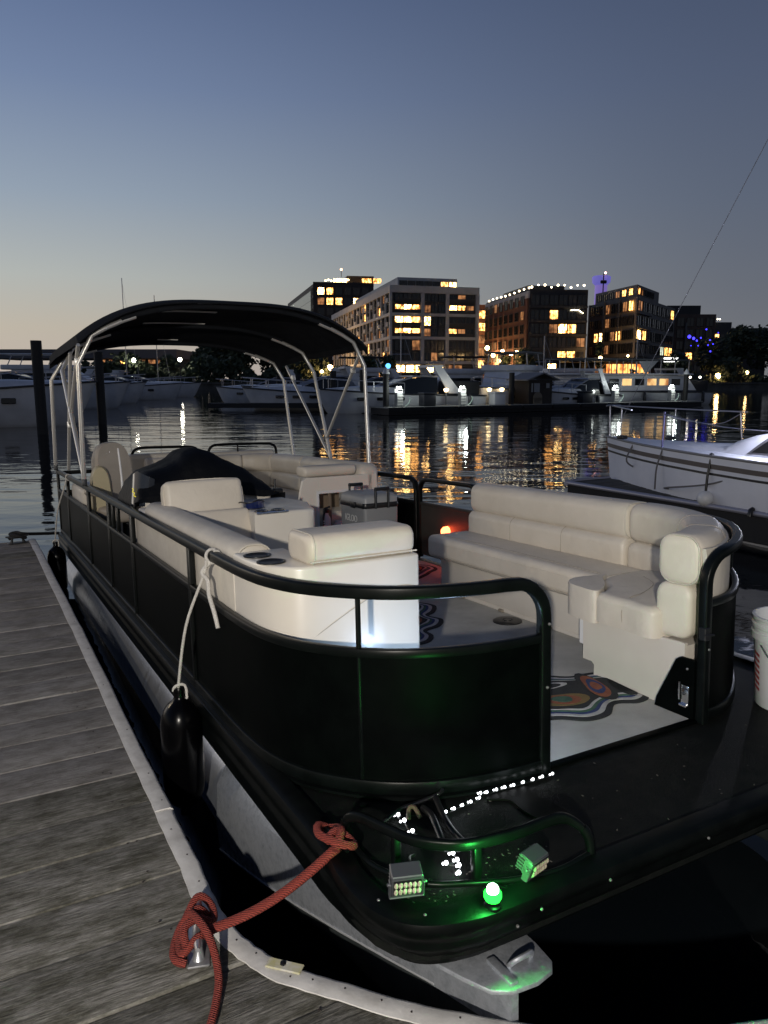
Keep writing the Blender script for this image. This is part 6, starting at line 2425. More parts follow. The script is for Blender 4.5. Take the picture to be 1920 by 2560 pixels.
# ================================================================ buildings
CONC = mat('pale_concrete', (0.50, 0.50, 0.50), 0.8, col2=(0.42, 0.42, 0.42), vscale=0.4)
CHAR = mat('charcoal_panel', (0.035, 0.036, 0.040), 0.6, col2=(0.026, 0.027, 0.030), vscale=0.5)
CHAR2 = mat('black_brick', (0.018, 0.018, 0.021), 0.7, col2=(0.026, 0.026, 0.03), vscale=0.6)
BRICK = mat('red_brick', (0.17, 0.075, 0.05), 0.8, col2=(0.12, 0.055, 0.038), vscale=0.7)
GREYB = mat('grey_render', (0.15, 0.142, 0.138), 0.8, col2=(0.12, 0.115, 0.11), vscale=0.5)
BROWNB = mat('brown_brick', (0.09, 0.06, 0.048), 0.8, col2=(0.065, 0.045, 0.038), vscale=0.6)
WFRAME = mat('window_frame_dark', (0.03, 0.03, 0.032), 0.5)
GLASSD = mat('dark_glass', (0.012, 0.014, 0.018), 0.12)
GLASSC = mat('curtained_glass', (0.05, 0.045, 0.042), 0.25, col2=(0.02, 0.02, 0.022), vscale=0.9)
R_HOT = roommat('room_bright', (0.12, 0.034, 0.004), (1.0, 0.62, 0.22), 24.0, 2.0, 0.34, 0.66)
R_WARM = roommat('room_warm', (0.07, 0.020, 0.004), (1.0, 0.46, 0.12), 8.0, 2.0, 0.34, 0.70)
R_DIM = roommat('room_dim', (0.10, 0.035, 0.012), (0.52, 0.22, 0.08), 1.0, 1.0)
R_COOL = roommat('room_cool', (0.5, 0.55, 0.4), (0.9, 1.0, 0.8), 1.2, 1.0)

UNITW = None


def window_unit():
    """unit window 1 x 1 on the x-z plane, facing -y: frame, mullion, pane"""
    me = bpy.data.meshes.new('window')
    g_ = G()
    g_.cur = 0
    for a, b, c, d in ((0, 1, 0, 0.05), (0, 1, 0.95, 1), (0, 0.04, 0.05, 0.95), (0.96, 1, 0.05, 0.95), (0.485, 0.515, 0.05, 0.95), (0.04, 0.485, 0.30, 0.33)):
        g_.box(a, b, -0.10, 0.02, c, d)
    g_.cur = 1
    g_.add([(0.04, 0.0, 0.05), (0.96, 0.0, 0.05), (0.96, 0.0, 0.95), (0.04, 0.0, 0.95)], [(0, 1, 2, 3)])
    me.from_pydata(g_.v, [], g_.f)
    me.materials.append(WFRAME)
    me.materials.append(GLASSD)
    me.polygons.foreach_set('material_index', g_.m)
    me.update()
    return me


UNITW = window_unit()


def add_window(parent, p0, d, s0, s1, z0, z1, m, off=0.06, name='window'):
    """window on the wall that starts at p0 and runs along d"""
    o = bpy.data.objects.new(name, UNITW)
    COL.objects.link(o)
    o.parent = parent
    d = Vector((d[0], d[1], 0)).normalized()
    n = Vector((d.y, -d.x, 0))
    q = Vector((p0[0], p0[1], 0)) + d * s0 + n * off - BASE[parent.name]
    q.z = z0 - BASE[parent.name].z
    o.matrix_basis = Matrix(((d.x * (s1 - s0), -n.x, 0, q.x), (d.y * (s1 - s0), -n.y, 0, q.y), (0, 0, z1 - z0, q.z), (0, 0, 0, 1)))
    o.material_slots[1].link = 'OBJECT'
    o.material_slots[1].material = m
    return o


def wall_box(parent, name, p0, d, s0, s1, z0, z1, m, out=0.25, inn=0.0):
    d = Vector((d[0], d[1], 0)).normalized()
    n = Vector((d.y, -d.x, 0))
    p = Vector((p0[0], p0[1], 0))
    a, b = p + d * s0, p + d * s1
    vs_ = [a + n * out, b + n * out, b - n * inn, a - n * inn]
    g_ = G()
    g_.prism([(q.x, q.y) for q in vs_], z0, z1)
    return part(parent, name, g_, m, 0)


def block(label, corners, z1, m, z0=1.15):
    c = sum((Vector((x, y, 0)) for x, y in corners), Vector()) / len(corners)
    t = thing('apartment_block', label, 'building', (c.x, c.y, z0), IDENT, 'apartment blocks on the quay')
    g_ = G()
    g_.prism(corners, z0, z1)
    part(t, 'wall', g_, m, 0)
    return t


rb = random.Random(21)
# --- block A: white-framed, two-storey grid
A0, A1, A2 = Vector((1.45, 150.0, 0)), Vector((18.55, 154.5, 0)), Vector((-14.3, 220.0, 0))
A3 = A1 + A2 - A0
ba = block('white-framed apartment block with bright balconies, left of the row', [(A0.x, A0.y), (A1.x, A1.y), (A3.x, A3.y), (A2.x, A2.y)], 18.4, CHAR)
fd_ = A1 - A0
fl = fd_.length
dF = fd_.normalized()
dS = (A0 - A2).normalized()
sl = (A0 - A2).length
for za, zb in ((18.3, 19.63), (14.0, 14.55), (9.6, 10.15), (4.95, 5.5)):
    wall_box(ba, 'belt', A0, dF, -0.5, fl, za, zb, CONC, 0.55)
    wall_box(ba, 'belt', A2, dS, 0, sl, za, zb, CONC, 0.5)
for f in (0.345, 0.632, 0.985):
    wall_box(ba, 'column', A0, dF, f * fl - 0.35, f * fl + 0.35, 1.2, 18.29, CONC, 0.5)
wall_box(ba, 'column', A2, dS, sl - 0.05, sl + 0.5, 1.2, 18.29, CONC, 0.45)
rows = [(16.75, 18.2), (14.65, 16.2), (12.2, 13.95), (10.2, 11.75), (7.5, 9.5), (5.55, 7.2)]
lit = {(0, 2): [None, R_DIM, None], (4, 0): [None, None, R_DIM], (5, 1): [None, R_DIM, None], (1, 0): [R_WARM, R_HOT, R_WARM], (1, 1): [R_DIM, None, None], (1, 2): [R_HOT, R_WARM, R_DIM], (2, 0): [R_HOT, R_HOT, R_WARM], (2, 1): [R_HOT, None, None],
       (3, 0): [R_WARM, R_HOT, R_WARM], (3, 1): [R_DIM, None, None], (3, 2): [R_WARM, R_DIM, None], (0, 0): [None, GLASSC, GLASSC], (0, 1): [None, None, None]}
bays = [(0.032, 0.325), (0.366, 0.612), (0.652, 0.955)]
for r, (za, zb) in enumerate(rows):
    for b, (fa, fb_) in enumerate(bays):
        w_ = (fb_ - fa) * fl / 3
        for k in range(3):
            m = lit.get((r, b), [None] * 3)[k] or (GLASSD if rb.random() < 0.7 else GLASSC)
            add_window(ba, A0, dF, fa * fl + k * w_ + 0.05, fa * fl + (k + 1) * w_ - 0.05, za, zb, m)
        if r in (0, 1, 2, 3) and b in (0, 2):
            wall_box(ba, 'balcony_rail', A0, dF, fa * fl, fb_ * fl, za - 0.05, za + 0.62, GLASSC if False else CHAR, 0.42, -0.36)
ncol = 19
for c in range(ncol):
    s0, s1 = c * sl / ncol, (c + 1) * sl / ncol
    wall_box(ba, 'column', A2, dS, s1 - 0.34, s1 + 0.10, 5.5, 18.29, CONC, 0.42)
    for r, (za, zb) in enumerate(rows):
        q = rb.random()
        m = R_DIM if q < 0.24 else (R_WARM if q < 0.29 else (GLASSC if q < 0.6 else GLASSD))
        add_window(ba, A2, dS, s0 + 0.25, s1 - 0.45, za, zb + 0.1, m, 0.05)
        if r < 5 and (c + r) % 2 == 0:
            wall_box(ba, 'balcony_wall', A2, dS, s0 + 0.15, s0 + 1.9, za - 0.1, za + 0.75, CONC, 0.36)
for k in range(7):
    add_window(ba, A0, dF, 0.05 * fl + k * 0.112 * fl, 0.05 * fl + k * 0.112 * fl + 0.1 * fl, 3.3, 4.75, R_HOT if k < 5 else R_DIM, 0.08, 'shop_window')
wall_box(ba, 'canopy', A0, dF, -0.3, 0.78 * fl, 4.86, 4.92, CHAR2, 2.0)
P0 = A0 + dF * 1.9 + Vector((-dF.y, dF.x, 0)) * 2.5
g = G()
pp = [P0, P0 + dF * 12.2, P0 + dF * 12.2 - dS * 30, P0 - dS * 45]
g.prism([(q.x, q.y) for q in pp], 18.41, 21.5)
ph = part(ba, 'penthouse', g, CONC, 0)
for k, m in enumerate((GLASSD, GLASSC, GLASSD, GLASSC, GLASSD, R_WARM, R_HOT)):
    add_window(ba, P0, dF, 0.3 + k * 1.7, 1.85 + k * 1.7, 19.6, 20.9, m, 0.05)

# --- block B: behind, dark with a roof terrace
B0, B1, B2 = Vector((-23.6, 262, 0)), Vector((-3.5, 265, 0)), Vector((-40.5, 330, 0))
B3 = B1 + B2 - B0
bb = block('dark tall block with a lit roof terrace behind the white-framed one', [(B0.x, B0.y), (B1.x, B1.y), (B3.x, B3.y), (B2.x, B2.y)], 33.2, CHAR2)
dB = (B1 - B0).normalized()
dBs = (B0 - B2).normalized()
for r in range(6):
    for k in range(6):
        s0 = 1.4 + k * 3.0
        m = GLASSD if rb.random() < 0.6 else GLASSC
        if (r, k) in ((0, 0), ):
            m = R_HOT
        if (r, k) in ((0, 1), (1, 1), (1, 2)):
            m = R_WARM
        if (r, k) in ((1, 4), ):
            m = R_HOT
        if (r, k) in ((1, 0), (1, 5)):
            m = R_DIM
        add_window(bb, B0, dB, s0, s0 + 2.3, 29.8 - r * 3.3, 32.2 - r * 3.3, m)
for r in range(5):
    add_window(bb, B2, dBs, (B0 - B2).length - 3.2, (B0 - B2).length - 0.5, 29.8 - r * 3.3, 32.2 - r * 3.3, GLASSC)
    wall_box(bb, 'glass_wall', B2, dBs, 5, (B0 - B2).length - 4, 28.2 - r * 3.2, 31.3 - r * 3.2, mat('pale_green_glass', (0.42, 0.50, 0.44), 0.25), 0.3)
g = G()
g.prism([(-12.5, 268), (-3.5, 269.5), (-7, 297), (-18, 296)], 33.21, 36.6)
part(bb, 'roof_pavilion', g, CHAR2, 0)
wall_box(bb, 'parapet', B0, dB, 0, 20.2, 33.21, 33.9, CHAR2, 0.1, 0.3)
BULB = glowmat('terrace_bulb', (1.0, 0.74, 0.36), 10.0)
for k in range(9):
    g = G()
    g.ball((-19.6 + 0.95 * k, 264.5, 34.6 + 0.25 * math.sin(k * 1.7)), 0.32, 6)
    part(bb, 'terrace_lamp', g, BULB, 60)
for k, (x, w_) in enumerate(((-7.4, 3.2), (-3.6, 2.6), (-17.0, 4.5))):
    g = G()
    g.box(x, x + w_, 265.8, 266.2, 33.95, 35.4)
    part(bb, 'terrace_glow', g, R_WARM if k < 2 else R_HOT, 0)
g = G()
g.tube([(-14.6, 270, 36.5), (-14.6, 270, 38.6)], 0.12, 6)
part(bb, 'roof_mast', g, CHAR2)
g = G()
g.ball((-14.6, 270, 38.9), 0.4, 6)
part(bb, 'mast_lamp', g, glowmat('orange_lamp', (1.0, 0.5, 0.22), 8.0), 60)

# --- block G: warm-lit brick between A and C
g0, g1 = Vector((19.6, 186, 0)), Vector((27.5, 188, 0))
bgk = block('orange-lit brick block in the gap between the towers', [(19.6, 186), (27.5, 188), (26, 215), (18, 213)], 19.5, BRICK)
dG = (g1 - g0).normalized()
for r in range(5):
    for k in range(3):
        add_window(bgk, g0, dG, 0.6 + k * 2.5, 2.4 + k * 2.5, 4.6 + r * 2.9, 6.6 + r * 2.9, R_WARM if rb.random() < 0.4 else R_DIM)

# --- block C: black front, brick side
C0, C1, C2 = Vector((27.85, 150, 0)), Vector((39.2, 151.0, 0)), Vector((23.1, 177, 0))
C3 = C1 + C2 - C0
bc_ = block('black-fronted apartment block with lamps along its roof edge', [(C0.x, C0.y), (C1.x, C1.y), (C3.x, C3.y), (C2.x, C2.y)], 18.9, CHAR2)
dC = (C1 - C0).normalized()
dCs = (C0 - C2).normalized()
cl2 = (C1 - C0).length
csl = (C0 - C2).length
wall_box(bc_, 'brick_side', C2, dCs, 0, csl - 0.6, 1.3, 17.3, BRICK, 0.25)
wall_box(bc_, 'side_cornice', C2, dCs, 0, csl, 17.31, 18.6, CONC, 0.3)
crow = [(16.0, 17.9), (13.3, 15.1), (10.7, 12.5), (8.1, 9.9), (5.6, 7.4), (3.4, 5.0)]
clit = {(1, 2): R_WARM, (2, 2): R_DIM, (2, 3): R_HOT, (2, 4): R_WARM, (4, 3): R_WARM, (4, 4): R_WARM, (5, 2): R_HOT, (3, 5): R_DIM}
for r, (za, zb) in enumerate(crow):
    for k in range(6):
        s0 = 0.25 + k * (cl2 - 0.4) / 6
        add_window(bc_, C0, dC, s0, s0 + (cl2 - 0.4) / 6 - 0.12, za, zb, clit.get((r, k), GLASSD if rb.random() < 0.8 else GLASSC))
    wall_box(bc_, 'floor_band', C0, dC, 0, cl2, za - 0.52, za - 0.1, CHAR, 0.3)
    for k in range(8):
        s0 = 0.5 + k * (csl - 1.2) / 8
        q = rb.random()
        add_window(bc_, C2, dCs, s0, s0 + 1.9, za, zb, R_DIM if q < 0.16 else (R_WARM if q < 0.20 else GLASSD), 0.31)
for k in range(10):
    p = C2 + dCs * (1.0 + k * (csl - 1) / 9.5)
    g = G()
    g.ball((p.x + 0.3, p.y, 19.25 + 0.1 * math.sin(k)), 0.18, 6)
    part(bc_, 'roof_lamp', g, glowmat('roof_bulb', (1.0, 0.84, 0.55), 12.0), 60)
for k in range(9):
    p = C0 + dC * (0.4 + k * 1.28)
    g = G()
    g.ball((p.x, p.y + 0.4, 19.25 + (0.5 if k % 3 else 0.1)), 0.15 if k % 2 else 0.20, 6)
    part(bc_, 'roof_lamp', g, glowmat('roof_bulb', (1.0, 0.84, 0.55), 12.0), 60)
g = G()
g.prism([(28.5, 156), (36, 157), (33, 172), (26, 171)], 18.91, 20.3)
part(bc_, 'roof_pavilion', g, CHAR, 0)
for k in range(9):
    p = C0 + dC * (8.1 + 0.28 * k)
    g = G()
    g.ball((p.x, p.y - 0.55, 15.05 - (0.18 * max(0, k - 5))), 0.11, 6)
    part(bc_, 'balcony_bulb', g, glowmat('roof_bulb', (1.0, 0.84, 0.55), 12.0), 60)
wall_box(bc_, 'lit_porch', C2, dCs, csl - 5.5, csl - 0.2, 3.0, 7.0, mat('warm_stone', (0.45, 0.33, 0.20), 0.8), 0.6)
for r in range(2):
    for k in range(2):
        add_window(bc_, C2, dCs, csl - 2.6 + k * 1.1, csl - 1.7 + k * 1.1, 3.4 + r * 1.8, 4.7 + r * 1.8, R_WARM, 0.72)

for k in range(5):
    add_window(bc_, C0, dC, 0.4 + k * 2.1, 2.2 + k * 2.1, 1.5, 2.9, R_WARM if k in (1, 3, 4) else R_DIM, 0.08, 'shop_window')
for k in range(9):
    add_window(ba, A2, dS, sl - 2.2 - k * 4.4, sl - 0.6 - k * 4.4, 2.0, 4.4, R_WARM if k % 3 else R_HOT, 0.08, 'shop_window')

# --- block D: grey and brown block with corner glazing
D0, D1, D2 = Vector((48.4, 150, 0)), Vector((65.4, 176, 0)), Vector((44.3, 168.5, 0))
D3 = D1 + D2 - D0
bd = block('grey-brown apartment block with glazed corner right of the black one', [(D0.x, D0.y), (D1.x, D1.y), (D3.x, D3.y), (D2.x, D2.y)], 17.6, GREYB)
dD = (D1 - D0).normalized()
dDs = (D0 - D2).normalized()
dl, dsl = (D1 - D0).length, (D0 - D2).length
drow = [(15.0, 17.0), (12.3, 14.2), (9.6, 11.5), (7.0, 8.9), (4.4, 6.3)]
wall_box(bd, 'brick_bay', D2, dDs, 0.3, 6.2, 1.3, 16.6, BROWNB, 0.2)
for s in (0.0, 6.4, 12.5):
    wall_box(bd, 'pilaster', D2, dDs, s, s + 0.5, 1.3, 17.59, GREYB, 0.35)
dlit = {('l', 0, 3): R_DIM, ('l', 0, 6): R_DIM, ('l', 2, 1): R_WARM, ('l', 2, 2): R_HOT, ('l', 2, 4): R_DIM, ('l', 2, 5): R_WARM, ('l', 0, 7): R_WARM, ('r', 2, 0): R_HOT, ('r', 2, 1): R_WARM, ('r', 3, 5): R_COOL,
        ('r', 3, 6): R_WARM, ('r', 3, 7): R_WARM, ('r', 0, 7): R_WARM, ('r', 0, 0): R_DIM, ('l', 1, 3): R_DIM, ('l', 3, 3): R_DIM, ('r', 1, 5): GLASSC, ('l', 4, 1): R_DIM}
for r, (za, zb) in enumerate(drow):
    for k in range(8):
        s0 = 0.7 + k * (dsl - 0.9) / 8
        add_window(bd, D2, dDs, s0, s0 + (dsl - 0.9) / 8 - 0.5, za, zb, dlit.get(('l', r, k), GLASSD if rb.random() < 0.75 else GLASSC), 0.27)
        s0 = 0.5 + k * (dl - 1) / 8
        add_window(bd, D0, dD, s0, s0 + (dl - 1) / 8 - 0.7, za, zb, dlit.get(('r', r, k), GLASSD if rb.random() < 0.75 else GLASSC))
    wall_box(bd, 'floor_band', D0, dD, 0, 9.5, za - 0.6, za - 0.08, CHAR, 0.6)
g = G()
q0 = D0 + (dD - dDs) * 0.5
q1, q2 = D0 + dD * 18, D2 + dDs * 1
g.prism([(q0.x, q0.y), (q1.x - 0.5, q1.y), (q1.x + q2.x - q0.x - 1, q1.y + q2.y - q0.y), (q2.x + 0.6, q2.y)], 17.61, 19.9)
part(bd, 'penthouse', g, GREYB, 0)
dq = (Vector((q1.x - 0.5, q1.y, 0)) - q0).normalized()
dq2 = (q0 - Vector((q2.x + 0.6, q2.y, 0))).normalized()
for k in range(6):
    add_window(bd, q0, dq, 0.4 + k * 2.1, 1.9 + k * 2.1, 18.1, 19.4, (R_WARM, R_DIM, GLASSC, GLASSD, GLASSD, GLASSD)[k], 0.05)
for k in range(6):
    add_window(bd, Vector((q2.x + 0.6, q2.y, 0)), dq2, 1.0 + k * 2.6, 2.7 + k * 2.6, 18.1, 19.4, (GLASSD, GLASSC, GLASSD, R_DIM, R_WARM, R_WARM)[k], 0.05)

# --- block E and F: further dark blocks on the right
E0, E1 = Vector((66.8, 186, 0)), Vector((79.0, 186, 0))
be = block('dark stepped block partly behind trees at the right', [(66.8, 186), (79.0, 186), (80, 210), (67, 210)], 17.2, BROWNB)
for r in range(5):
    for k in range(5):
        q = rb.random()
        m = R_WARM if (r, k) in ((3, 0), (3, 1), (3, 2)) else (R_DIM if q < 0.06 else GLASSD)
        add_window(be, E0, Vector((1, 0, 0)), 0.7 + k * 2.3, 2.4 + k * 2.3, 3.6 + (4 - r) * 2.7, 5.6 + (4 - r) * 2.7, m)
wall_box(be, 'concrete_bay', E0, Vector((1, 0, 0)), 0.0, 0.6, 1.2, 16.0, GREYB, 0.5)
wall_box(be, 'concrete_bay', E0, Vector((1, 0, 0)), 4.9, 5.3, 1.2, 15.2, GREYB, 0.5)
g = G()
g.prism([(68, 188), (76, 188), (76, 205), (68, 205)], 17.21, 19.4)
part(be, 'penthouse', g, CHAR2, 0)
bf = block('low far block with a lit window at the right edge', [(79.5, 192), (85.5, 192), (85.5, 215), (79.5, 215)], 15.8, CHAR)
add_window(bf, Vector((79.5, 192, 0)), Vector((1, 0, 0)), 0.9, 3.1, 11.6, 13.0, R_WARM)
add_window(bf, Vector((79.5, 192, 0)), Vector((1, 0, 0)), 3.4, 5.4, 11.6, 13.0, GLASSD)
for k in range(5):
    g = G()
    g.ball((80.2 + k * 0.55, 191.8, 16.5), 0.16, 6)
    part(bf, 'roof_lamp', g, glowmat('roof_bulb', (1.0, 0.84, 0.55), 12.0), 60)
bf2 = block('dark far block showing above the right-hand trees', [(87, 195), (96, 195), (96, 215), (87, 215)], 14.6, CHAR2)
add_window(bf2, Vector((87, 195, 0)), Vector((1, 0, 0)), 2.0, 4.0, 11.0, 12.6, GLASSD)
add_window(bf2, Vector((87, 195, 0)), Vector((1, 0, 0)), 5.0, 7.0, 11.0, 12.6, GLASSD)

# purple-lit tower far behind
tw = thing('lit_tower', 'round purple-lit tower top behind the apartment blocks', 'tower', (82.6, 300, 1), IDENT)
PURP = mat('purple_floodlit_wall', (0.3, 0.25, 0.4), 0.7, emit=(0.36, 0.25, 0.85), estr=0.42)  # floodlight on the wall put in as the wall's own glow
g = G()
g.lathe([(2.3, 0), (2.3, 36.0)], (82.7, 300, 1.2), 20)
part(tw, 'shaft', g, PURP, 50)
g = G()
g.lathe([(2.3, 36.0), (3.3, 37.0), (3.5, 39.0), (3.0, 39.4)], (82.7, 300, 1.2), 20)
part(tw, 'crown', g, mat('purple_crown', (0.3, 0.25, 0.4), 0.7, emit=(0.22, 0.20, 0.8), estr=0.5), 50)  # crown's floodlighting put in as emission too
g = G()
g.tube([(82.4, 296, 33), (82.4, 296, 41.0)], 0.22, 6)
g.rbox(81.3, 83.6, 295.6, 296.4, 37.4, 38.6, 0.2, 1)
part(tw, 'crane_mast', g, CHAR2)
g = G()
g.ball((82.9, 295.5, 41.2), 0.42, 6)
part(tw, 'red_beacon', g, glowmat('pink_beacon', (1.0, 0.45, 0.4), 8.0), 60)

# restaurant pavilion with warm glass front
rp_ = thing('waterfront_restaurant', 'low waterfront restaurant glowing orange through its glass front', 'restaurant', (43, 145, 1.15), IDENT)
g = G()
g.prism([(38.0, 144.5), (50.5, 144.5), (50.5, 149.5), (38.0, 149.5)], 1.2, 5.1)
part(rp_, 'wall', g, CHAR2, 0)
g = G()
g.prism([(34.0, 142.4), (52.0, 142.4), (52.0, 149.8), (34.0, 149.8)], 5.11, 5.9)
part(rp_, 'roof', g, CHAR2, 0)
for k in range(10):
    a = -1 + 2 * k / 9
    x = 44.2 + a * 4.6
    yv = 143.2 + 0.9 * a * a
    add_window(rp_, Vector((x - 0.5, yv, 0)), Vector((1, 0, 0)), 0, 1.0, 1.9, 4.9, roommat('room_orange', (0.40, 0.09, 0.015), (1.0, 0.45, 0.12), 3.2, 0.9) if k > 1 else R_DIM, 0.02)
sg = thing('lit_sign', 'small glowing white sign right of the restaurant', 'sign', (51.5, 142, 1.2), IDENT)
g = G()
g.rbox(51.2, 53.8, 141.6, 141.9, 5.1, 5.9, 0.1, 2)
part(sg, 'board', g, glowmat('white_sign', (1.0, 1.0, 0.96), 4.0))
g = G()
g.tube([(52.5, 141.9, 1.2), (52.5, 141.9, 5.1)], 0.08, 6)
part(sg, 'post', g, CHAR2)
sg = thing('lit_sign', 'small glowing blue oval sign below the white-framed block', 'sign', (0.5, 143, 1.2), IDENT)
g = G()
g.ball((0.75, 142.5, 4.4), 0.48, 12)
part(sg, 'board', g, glowmat('blue_sign', (0.10, 0.42, 1.0), 3.0))
g = G()
g.tube([(0.75, 142.8, 1.2), (0.75, 142.8, 4.0)], 0.06, 6)
part(sg, 'post', g, CHAR2)

# long low hall on the left shore
lb_ = thing('long_hall', 'long flat-roofed hall on the far left shore', 'building', (-64, 205, 1.15), IDENT)
g = G()
g.prism([(-76, 205), (-54, 205), (-54, 220), (-76, 220)], 1.2, 7.2)
part(lb_, 'wall', g, CHAR2, 0)
g = G()
g.prism([(-105, 200), (-53.5, 200), (-53.5, 224), (-105, 224)], 7.3, 9.6)
part(lb_, 'roof', g, mat('hall_roof', (0.10, 0.11, 0.13), 0.8), 0)
for k in range(8):
    add_window(lb_, Vector((-76, 205, 0)), Vector((1, 0, 0)), 0.6 + k * 2.6, 2.6 + k * 2.6, 6.0, 7.1, R_WARM if k in (2, 3, 7) else R_DIM, 0.06)
for x, lb, h in ((-45.6, 'bright white lamp on the left shore below the hall', 5.4), (-37.2, 'bright white lamp at the right end of the hall', 5.5)):
    t = thing('shore_lamp', lb, 'lamp', (x, 141.2, 1.4), IDENT, 'bright lamps on the left shore')
    g = G()
    g.tube([(x, 141.2, 1.43), (x, 141.2, h - 0.3)], 0.08, 6)
    part(t, 'post', g, CHAR2)
    g = G()
    g.ball((x, 141.2, h), 0.36, 8)
    part(t, 'globe', g, glowmat('white_shore_lamp', (1.0, 0.95, 0.78), 50.0), 60)
QL = glowmat('quay_lamp', (1.0, 0.62, 0.25), 40.0)
ql = [(-9.9, 4.0, 0.62, 'large amber lamp by the left end of the white-framed block'), (-13.0, 3.4, 0.28, 'amber lamp left of the large one'), (-11.4, 3.4, 0.28, 'amber lamp beside the large one'), (-5.2, 3.2, 0.22, 'amber lamp before the young trees'),
      (18.8, 7.6, 0.40, 'topmost amber lamp in the gap between the blocks'), (19.9, 6.3, 0.36, 'amber lamp at the gap, second from left'), (21.6, 7.0, 0.34, 'amber lamp at the middle of the gap'), (23.2, 6.6, 0.38, 'amber lamp right of the gap centre'), (24.2, 6.8, 0.36, 'amber lamp under the brick wall of the black block'),
      (39.5, 5.8, 0.34, 'amber lamp right of the black block'), (44.5, 6.2, 0.2, 'small amber lamp over the restaurant roof'), (66.5, 3.2, 0.28, 'amber lamp among the right-hand trees'), (61.2, 2.6, 0.5, 'low amber lamp at the right-hand shore')]
for x, z, r, lb in ql:
    t = thing('quay_lamp', lb, 'lamp', (x, 141.5, 1.4), IDENT, 'amber lamps along the quay')
    g = G()
    g.tube([(x, 141.5, 1.43), (x, 141.5, z - r)], 0.06, 6)
    part(t, 'post', g, CHAR2)
    g = G()
    g.ball((x, 141.5, z), r, 8)
    part(t, 'globe', g, QL, 60)
for q, pw_ in (((22.4, 158, 6.0), 1300), ((23.0, 168, 6), 3500), ((22.5, 180, 8), 5000), ((-11.5, 152, 3.2), 900), ((-16.5, 186, 4), 7000), ((41.5, 147, 6.4), 1200)):
    point_light('street_glow', IDENT, q, pw_, (1.0, 0.58, 0.24), 0.4)


# ================================================================ trees
LEAF = mat('dusk_leaves', (0.035, 0.05, 0.025), 0.8, col2=(0.06, 0.075, 0.04), vscale=0.8)
BARK = mat('dark_bark', (0.03, 0.025, 0.02), 0.9)


def tree(label, x, y, h, rad, z0=1.15, n=1500, seed=1, group='trees on the far shore', tall=1.0, leaf=0.42):
    rr = random.Random(seed)
    t = thing('shore_tree', label, 'tree', (x, y, z0), IDENT, group)
    g_ = G()
    zc_ = z0 + h * 0.58
    g_.tube([(x, y, z0 - 0.1), (x + 0.1, y, z0 + h * 0.25), (x, y, z0 + h * 0.6)], [rad * 0.09, rad * 0.065, rad * 0.03], 8)
    for k in range(6):
        a = k * 1.05 + rr.random()
        g_.tube([(x, y, z0 + h * (0.22 + 0.05 * k)), (x + rad * 0.55 * math.cos(a), y + rad * 0.55 * math.sin(a), z0 + h * (0.45 + 0.06 * k))], [rad * 0.04, rad * 0.012], 6)
    part(t, 'trunk', g_, BARK)
    g_ = G()
    lobes = []
    for k in range(9):
        a = rr.uniform(0, 6.28)
        d = rr.uniform(0.25, 0.62) * rad
        lobes.append((x + d * math.cos(a), y + d * math.sin(a), z0 + h * rr.uniform(0.35, 0.82), rad * rr.uniform(0.35, 0.58)))
    lobes.append((x, y, z0 + h * 0.78, rad * 0.5))
    for k in range(n):
        lx, ly, lz, lr = rr.choice(lobes)
        u, v_ = rr.uniform(-1, 1), rr.uniform(0, 6.283)
        q = math.sqrt(1 - u * u)
        R_ = lr * rr.uniform(0.55, 1.08)
        c = Vector((lx + R_ * q * math.cos(v_), ly + R_ * q * math.sin(v_), lz + R_ * u * tall))
        a = Vector((rr.uniform(-1, 1), rr.uniform(-1, 1), rr.uniform(-1, 1))).normalized()
        b = a.orthogonal().normalized()
        s_ = leaf * rr.uniform(0.6, 1.4)
        g_.add([c - a * s_, c + b * s_ * 0.6, c + a * s_, c - b * s_ * 0.6], [(0, 1, 2, 3)])
    part(t, 'crown', g_, LEAF, 0)
    return t


tree('large dark tree under the middle of the bimini', -27.0, 150, 9.6, 5.6, seed=2, n=2200)
tree('dark tree left of the large one under the bimini', -33.5, 156, 8.6, 4.6, seed=3, n=1800)
tree('broad dark tree right of the large one under the bimini', -20.5, 152, 8.6, 5.2, seed=4, n=2000)
tree('dark tree behind the right bimini legs', -14.6, 149, 6.6, 3.8, seed=5)
tree('small dark tree at the left lamp', -41.5, 150, 5.2, 2.6, seed=6, n=1000)
tree('dark rounded tree between the two left lamps', -38.5, 160, 6.4, 3.0, seed=16, n=1200)
tree('green lamp-lit tree beside the left shore lamp', -44.4, 143.5, 4.4, 1.7, seed=7, n=700, leaf=0.25)
tree('young tree left of the white-framed block corner', -2.6, 144, 5.4, 2.0, seed=8, n=1000, leaf=0.3)
tree('young tree at the corner of the white-framed block', 0.6, 146, 6.0, 1.9, seed=9, n=1000, leaf=0.3)
tree('small tree before the lamps in the gap', 22.4, 144, 5.4, 1.5, seed=10, n=800, leaf=0.3)
tree('dark tree under the brick side of the black block', 26.4, 143.5, 6.4, 2.5, seed=11, n=1200, leaf=0.35)
tree('narrow tree between the black and grey-brown blocks', 40.2, 144, 8.6, 1.3, seed=12, n=800, leaf=0.3)
tree('tall tree with blue lights before the stepped block', 61.5, 146, 8.6, 3.6, seed=13, n=2200)
tree('broad tree at the right edge of the shore', 73.5, 146, 11.6, 5.0, seed=14, n=2600)
tree('large dark tree behind the right shore', 69.0, 150, 11.0, 4.4, seed=15, n=2400)
tree('low bushy tree by the restaurant', 53.8, 143, 6.0, 2.6, seed=17, n=1200)
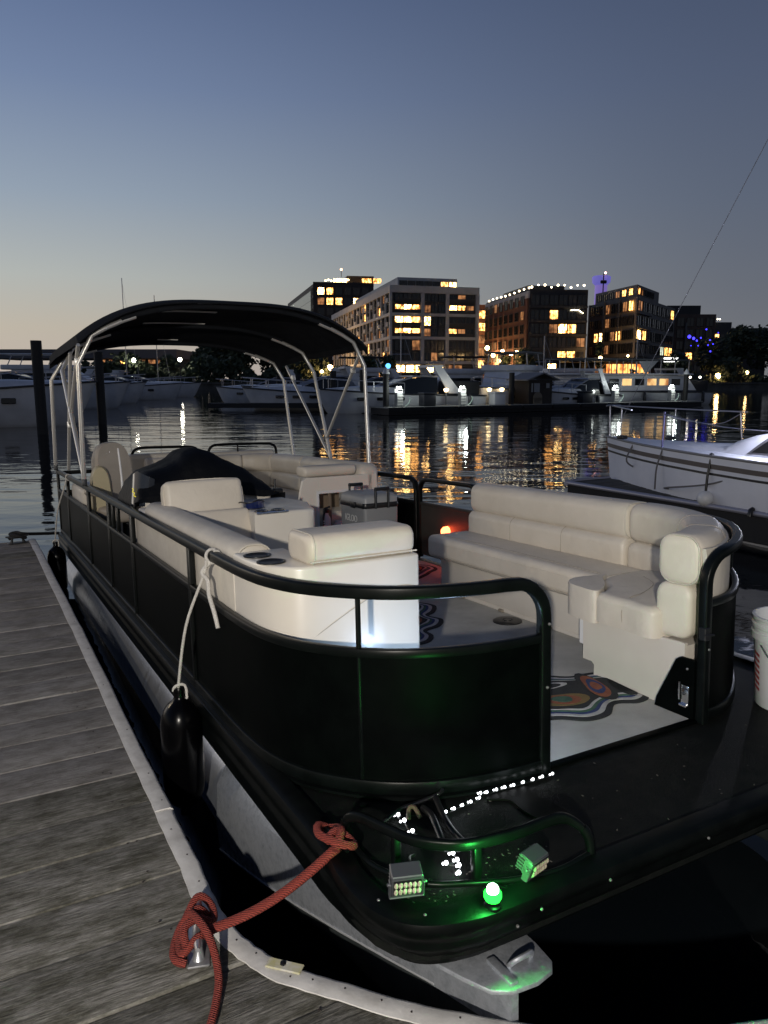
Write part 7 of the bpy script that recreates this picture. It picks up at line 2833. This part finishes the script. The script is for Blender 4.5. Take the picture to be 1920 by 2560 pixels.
tree('dark tree leaning out at the right frame edge', 78.0, 146, 10.5, 4.6, seed=18, n=2000)
tree('low dark tree on the right shore', 63.0, 142.5, 4.6, 2.6, seed=19, n=1200)
# blue lights strung in the tall tree
bs = thing('blue_string_lights', 'blue string lights scattered in the tall tree at right', 'light string', (58.5, 142, 6), IDENT)
dr = random.Random(4)
for x, z, r in ((55.4, 9.6, 0.55), (56.2, 9.3, 0.45), (56.8, 8.9, 0.30), (57.5, 9.4, 0.25), (58.4, 10.9, 0.25), (59.2, 9.0, 0.26), (58.9, 8.1, 0.2), (59.8, 8.3, 0.2), (59.4, 7.0, 0.28), (55.8, 8.0, 0.16), (60.6, 10.3, 0.18), (57.1, 8.0, 0.18)):
    g = G()
    g.ball((x, 141.3, z), r * 0.6, 6)
    part(bs, 'bulb', g, glowmat('blue_bulb', (0.05, 0.04, 1.0), 3.5), 60)
g = G()
g.tube(spline([(55.4, 141.3, 9.6), (57.5, 141.3, 9.4), (58.4, 141.3, 10.9), (60.6, 141.3, 10.3), (59.4, 141.3, 7.0)], 3), 0.02, 4)
part(bs, 'wire', g, CHAR2)

# dark shrubbery filling the shore line
g = G()
dr = random.Random(8)
for k in range(9000):
    x = dr.uniform(-62, -6) if k < 6000 else dr.choice((dr.uniform(45, 85), dr.uniform(28, 40)))
    hmax = 3.6 + 1.6 * math.sin(x * 0.35) + 0.8 * math.sin(x * 0.9 + 1) if x < 0 else 2.0 + 0.7 * math.sin(x * 0.6)
    c = Vector((x, dr.uniform(140.6, 145 if x > 0 else 149), 1.2 + dr.random() ** 0.8 * hmax))
    a = Vector((dr.uniform(-1, 1), dr.uniform(-1, 1), dr.uniform(-1, 1))).normalized()
    b = a.orthogonal().normalized()
    s_ = 0.42 * dr.uniform(0.6, 1.5)
    g.add([c - a * s_, c + b * s_ * 0.7, c + a * s_, c - b * s_ * 0.7], [(0, 1, 2, 3)])
sh_o = build('shrubbery', g, LEAF, smooth=0)
sh_o['kind'] = 'stuff'
sh_o['label'] = 'dark mass of shrubs along the far shore'
sh_o['category'] = 'shrubs'
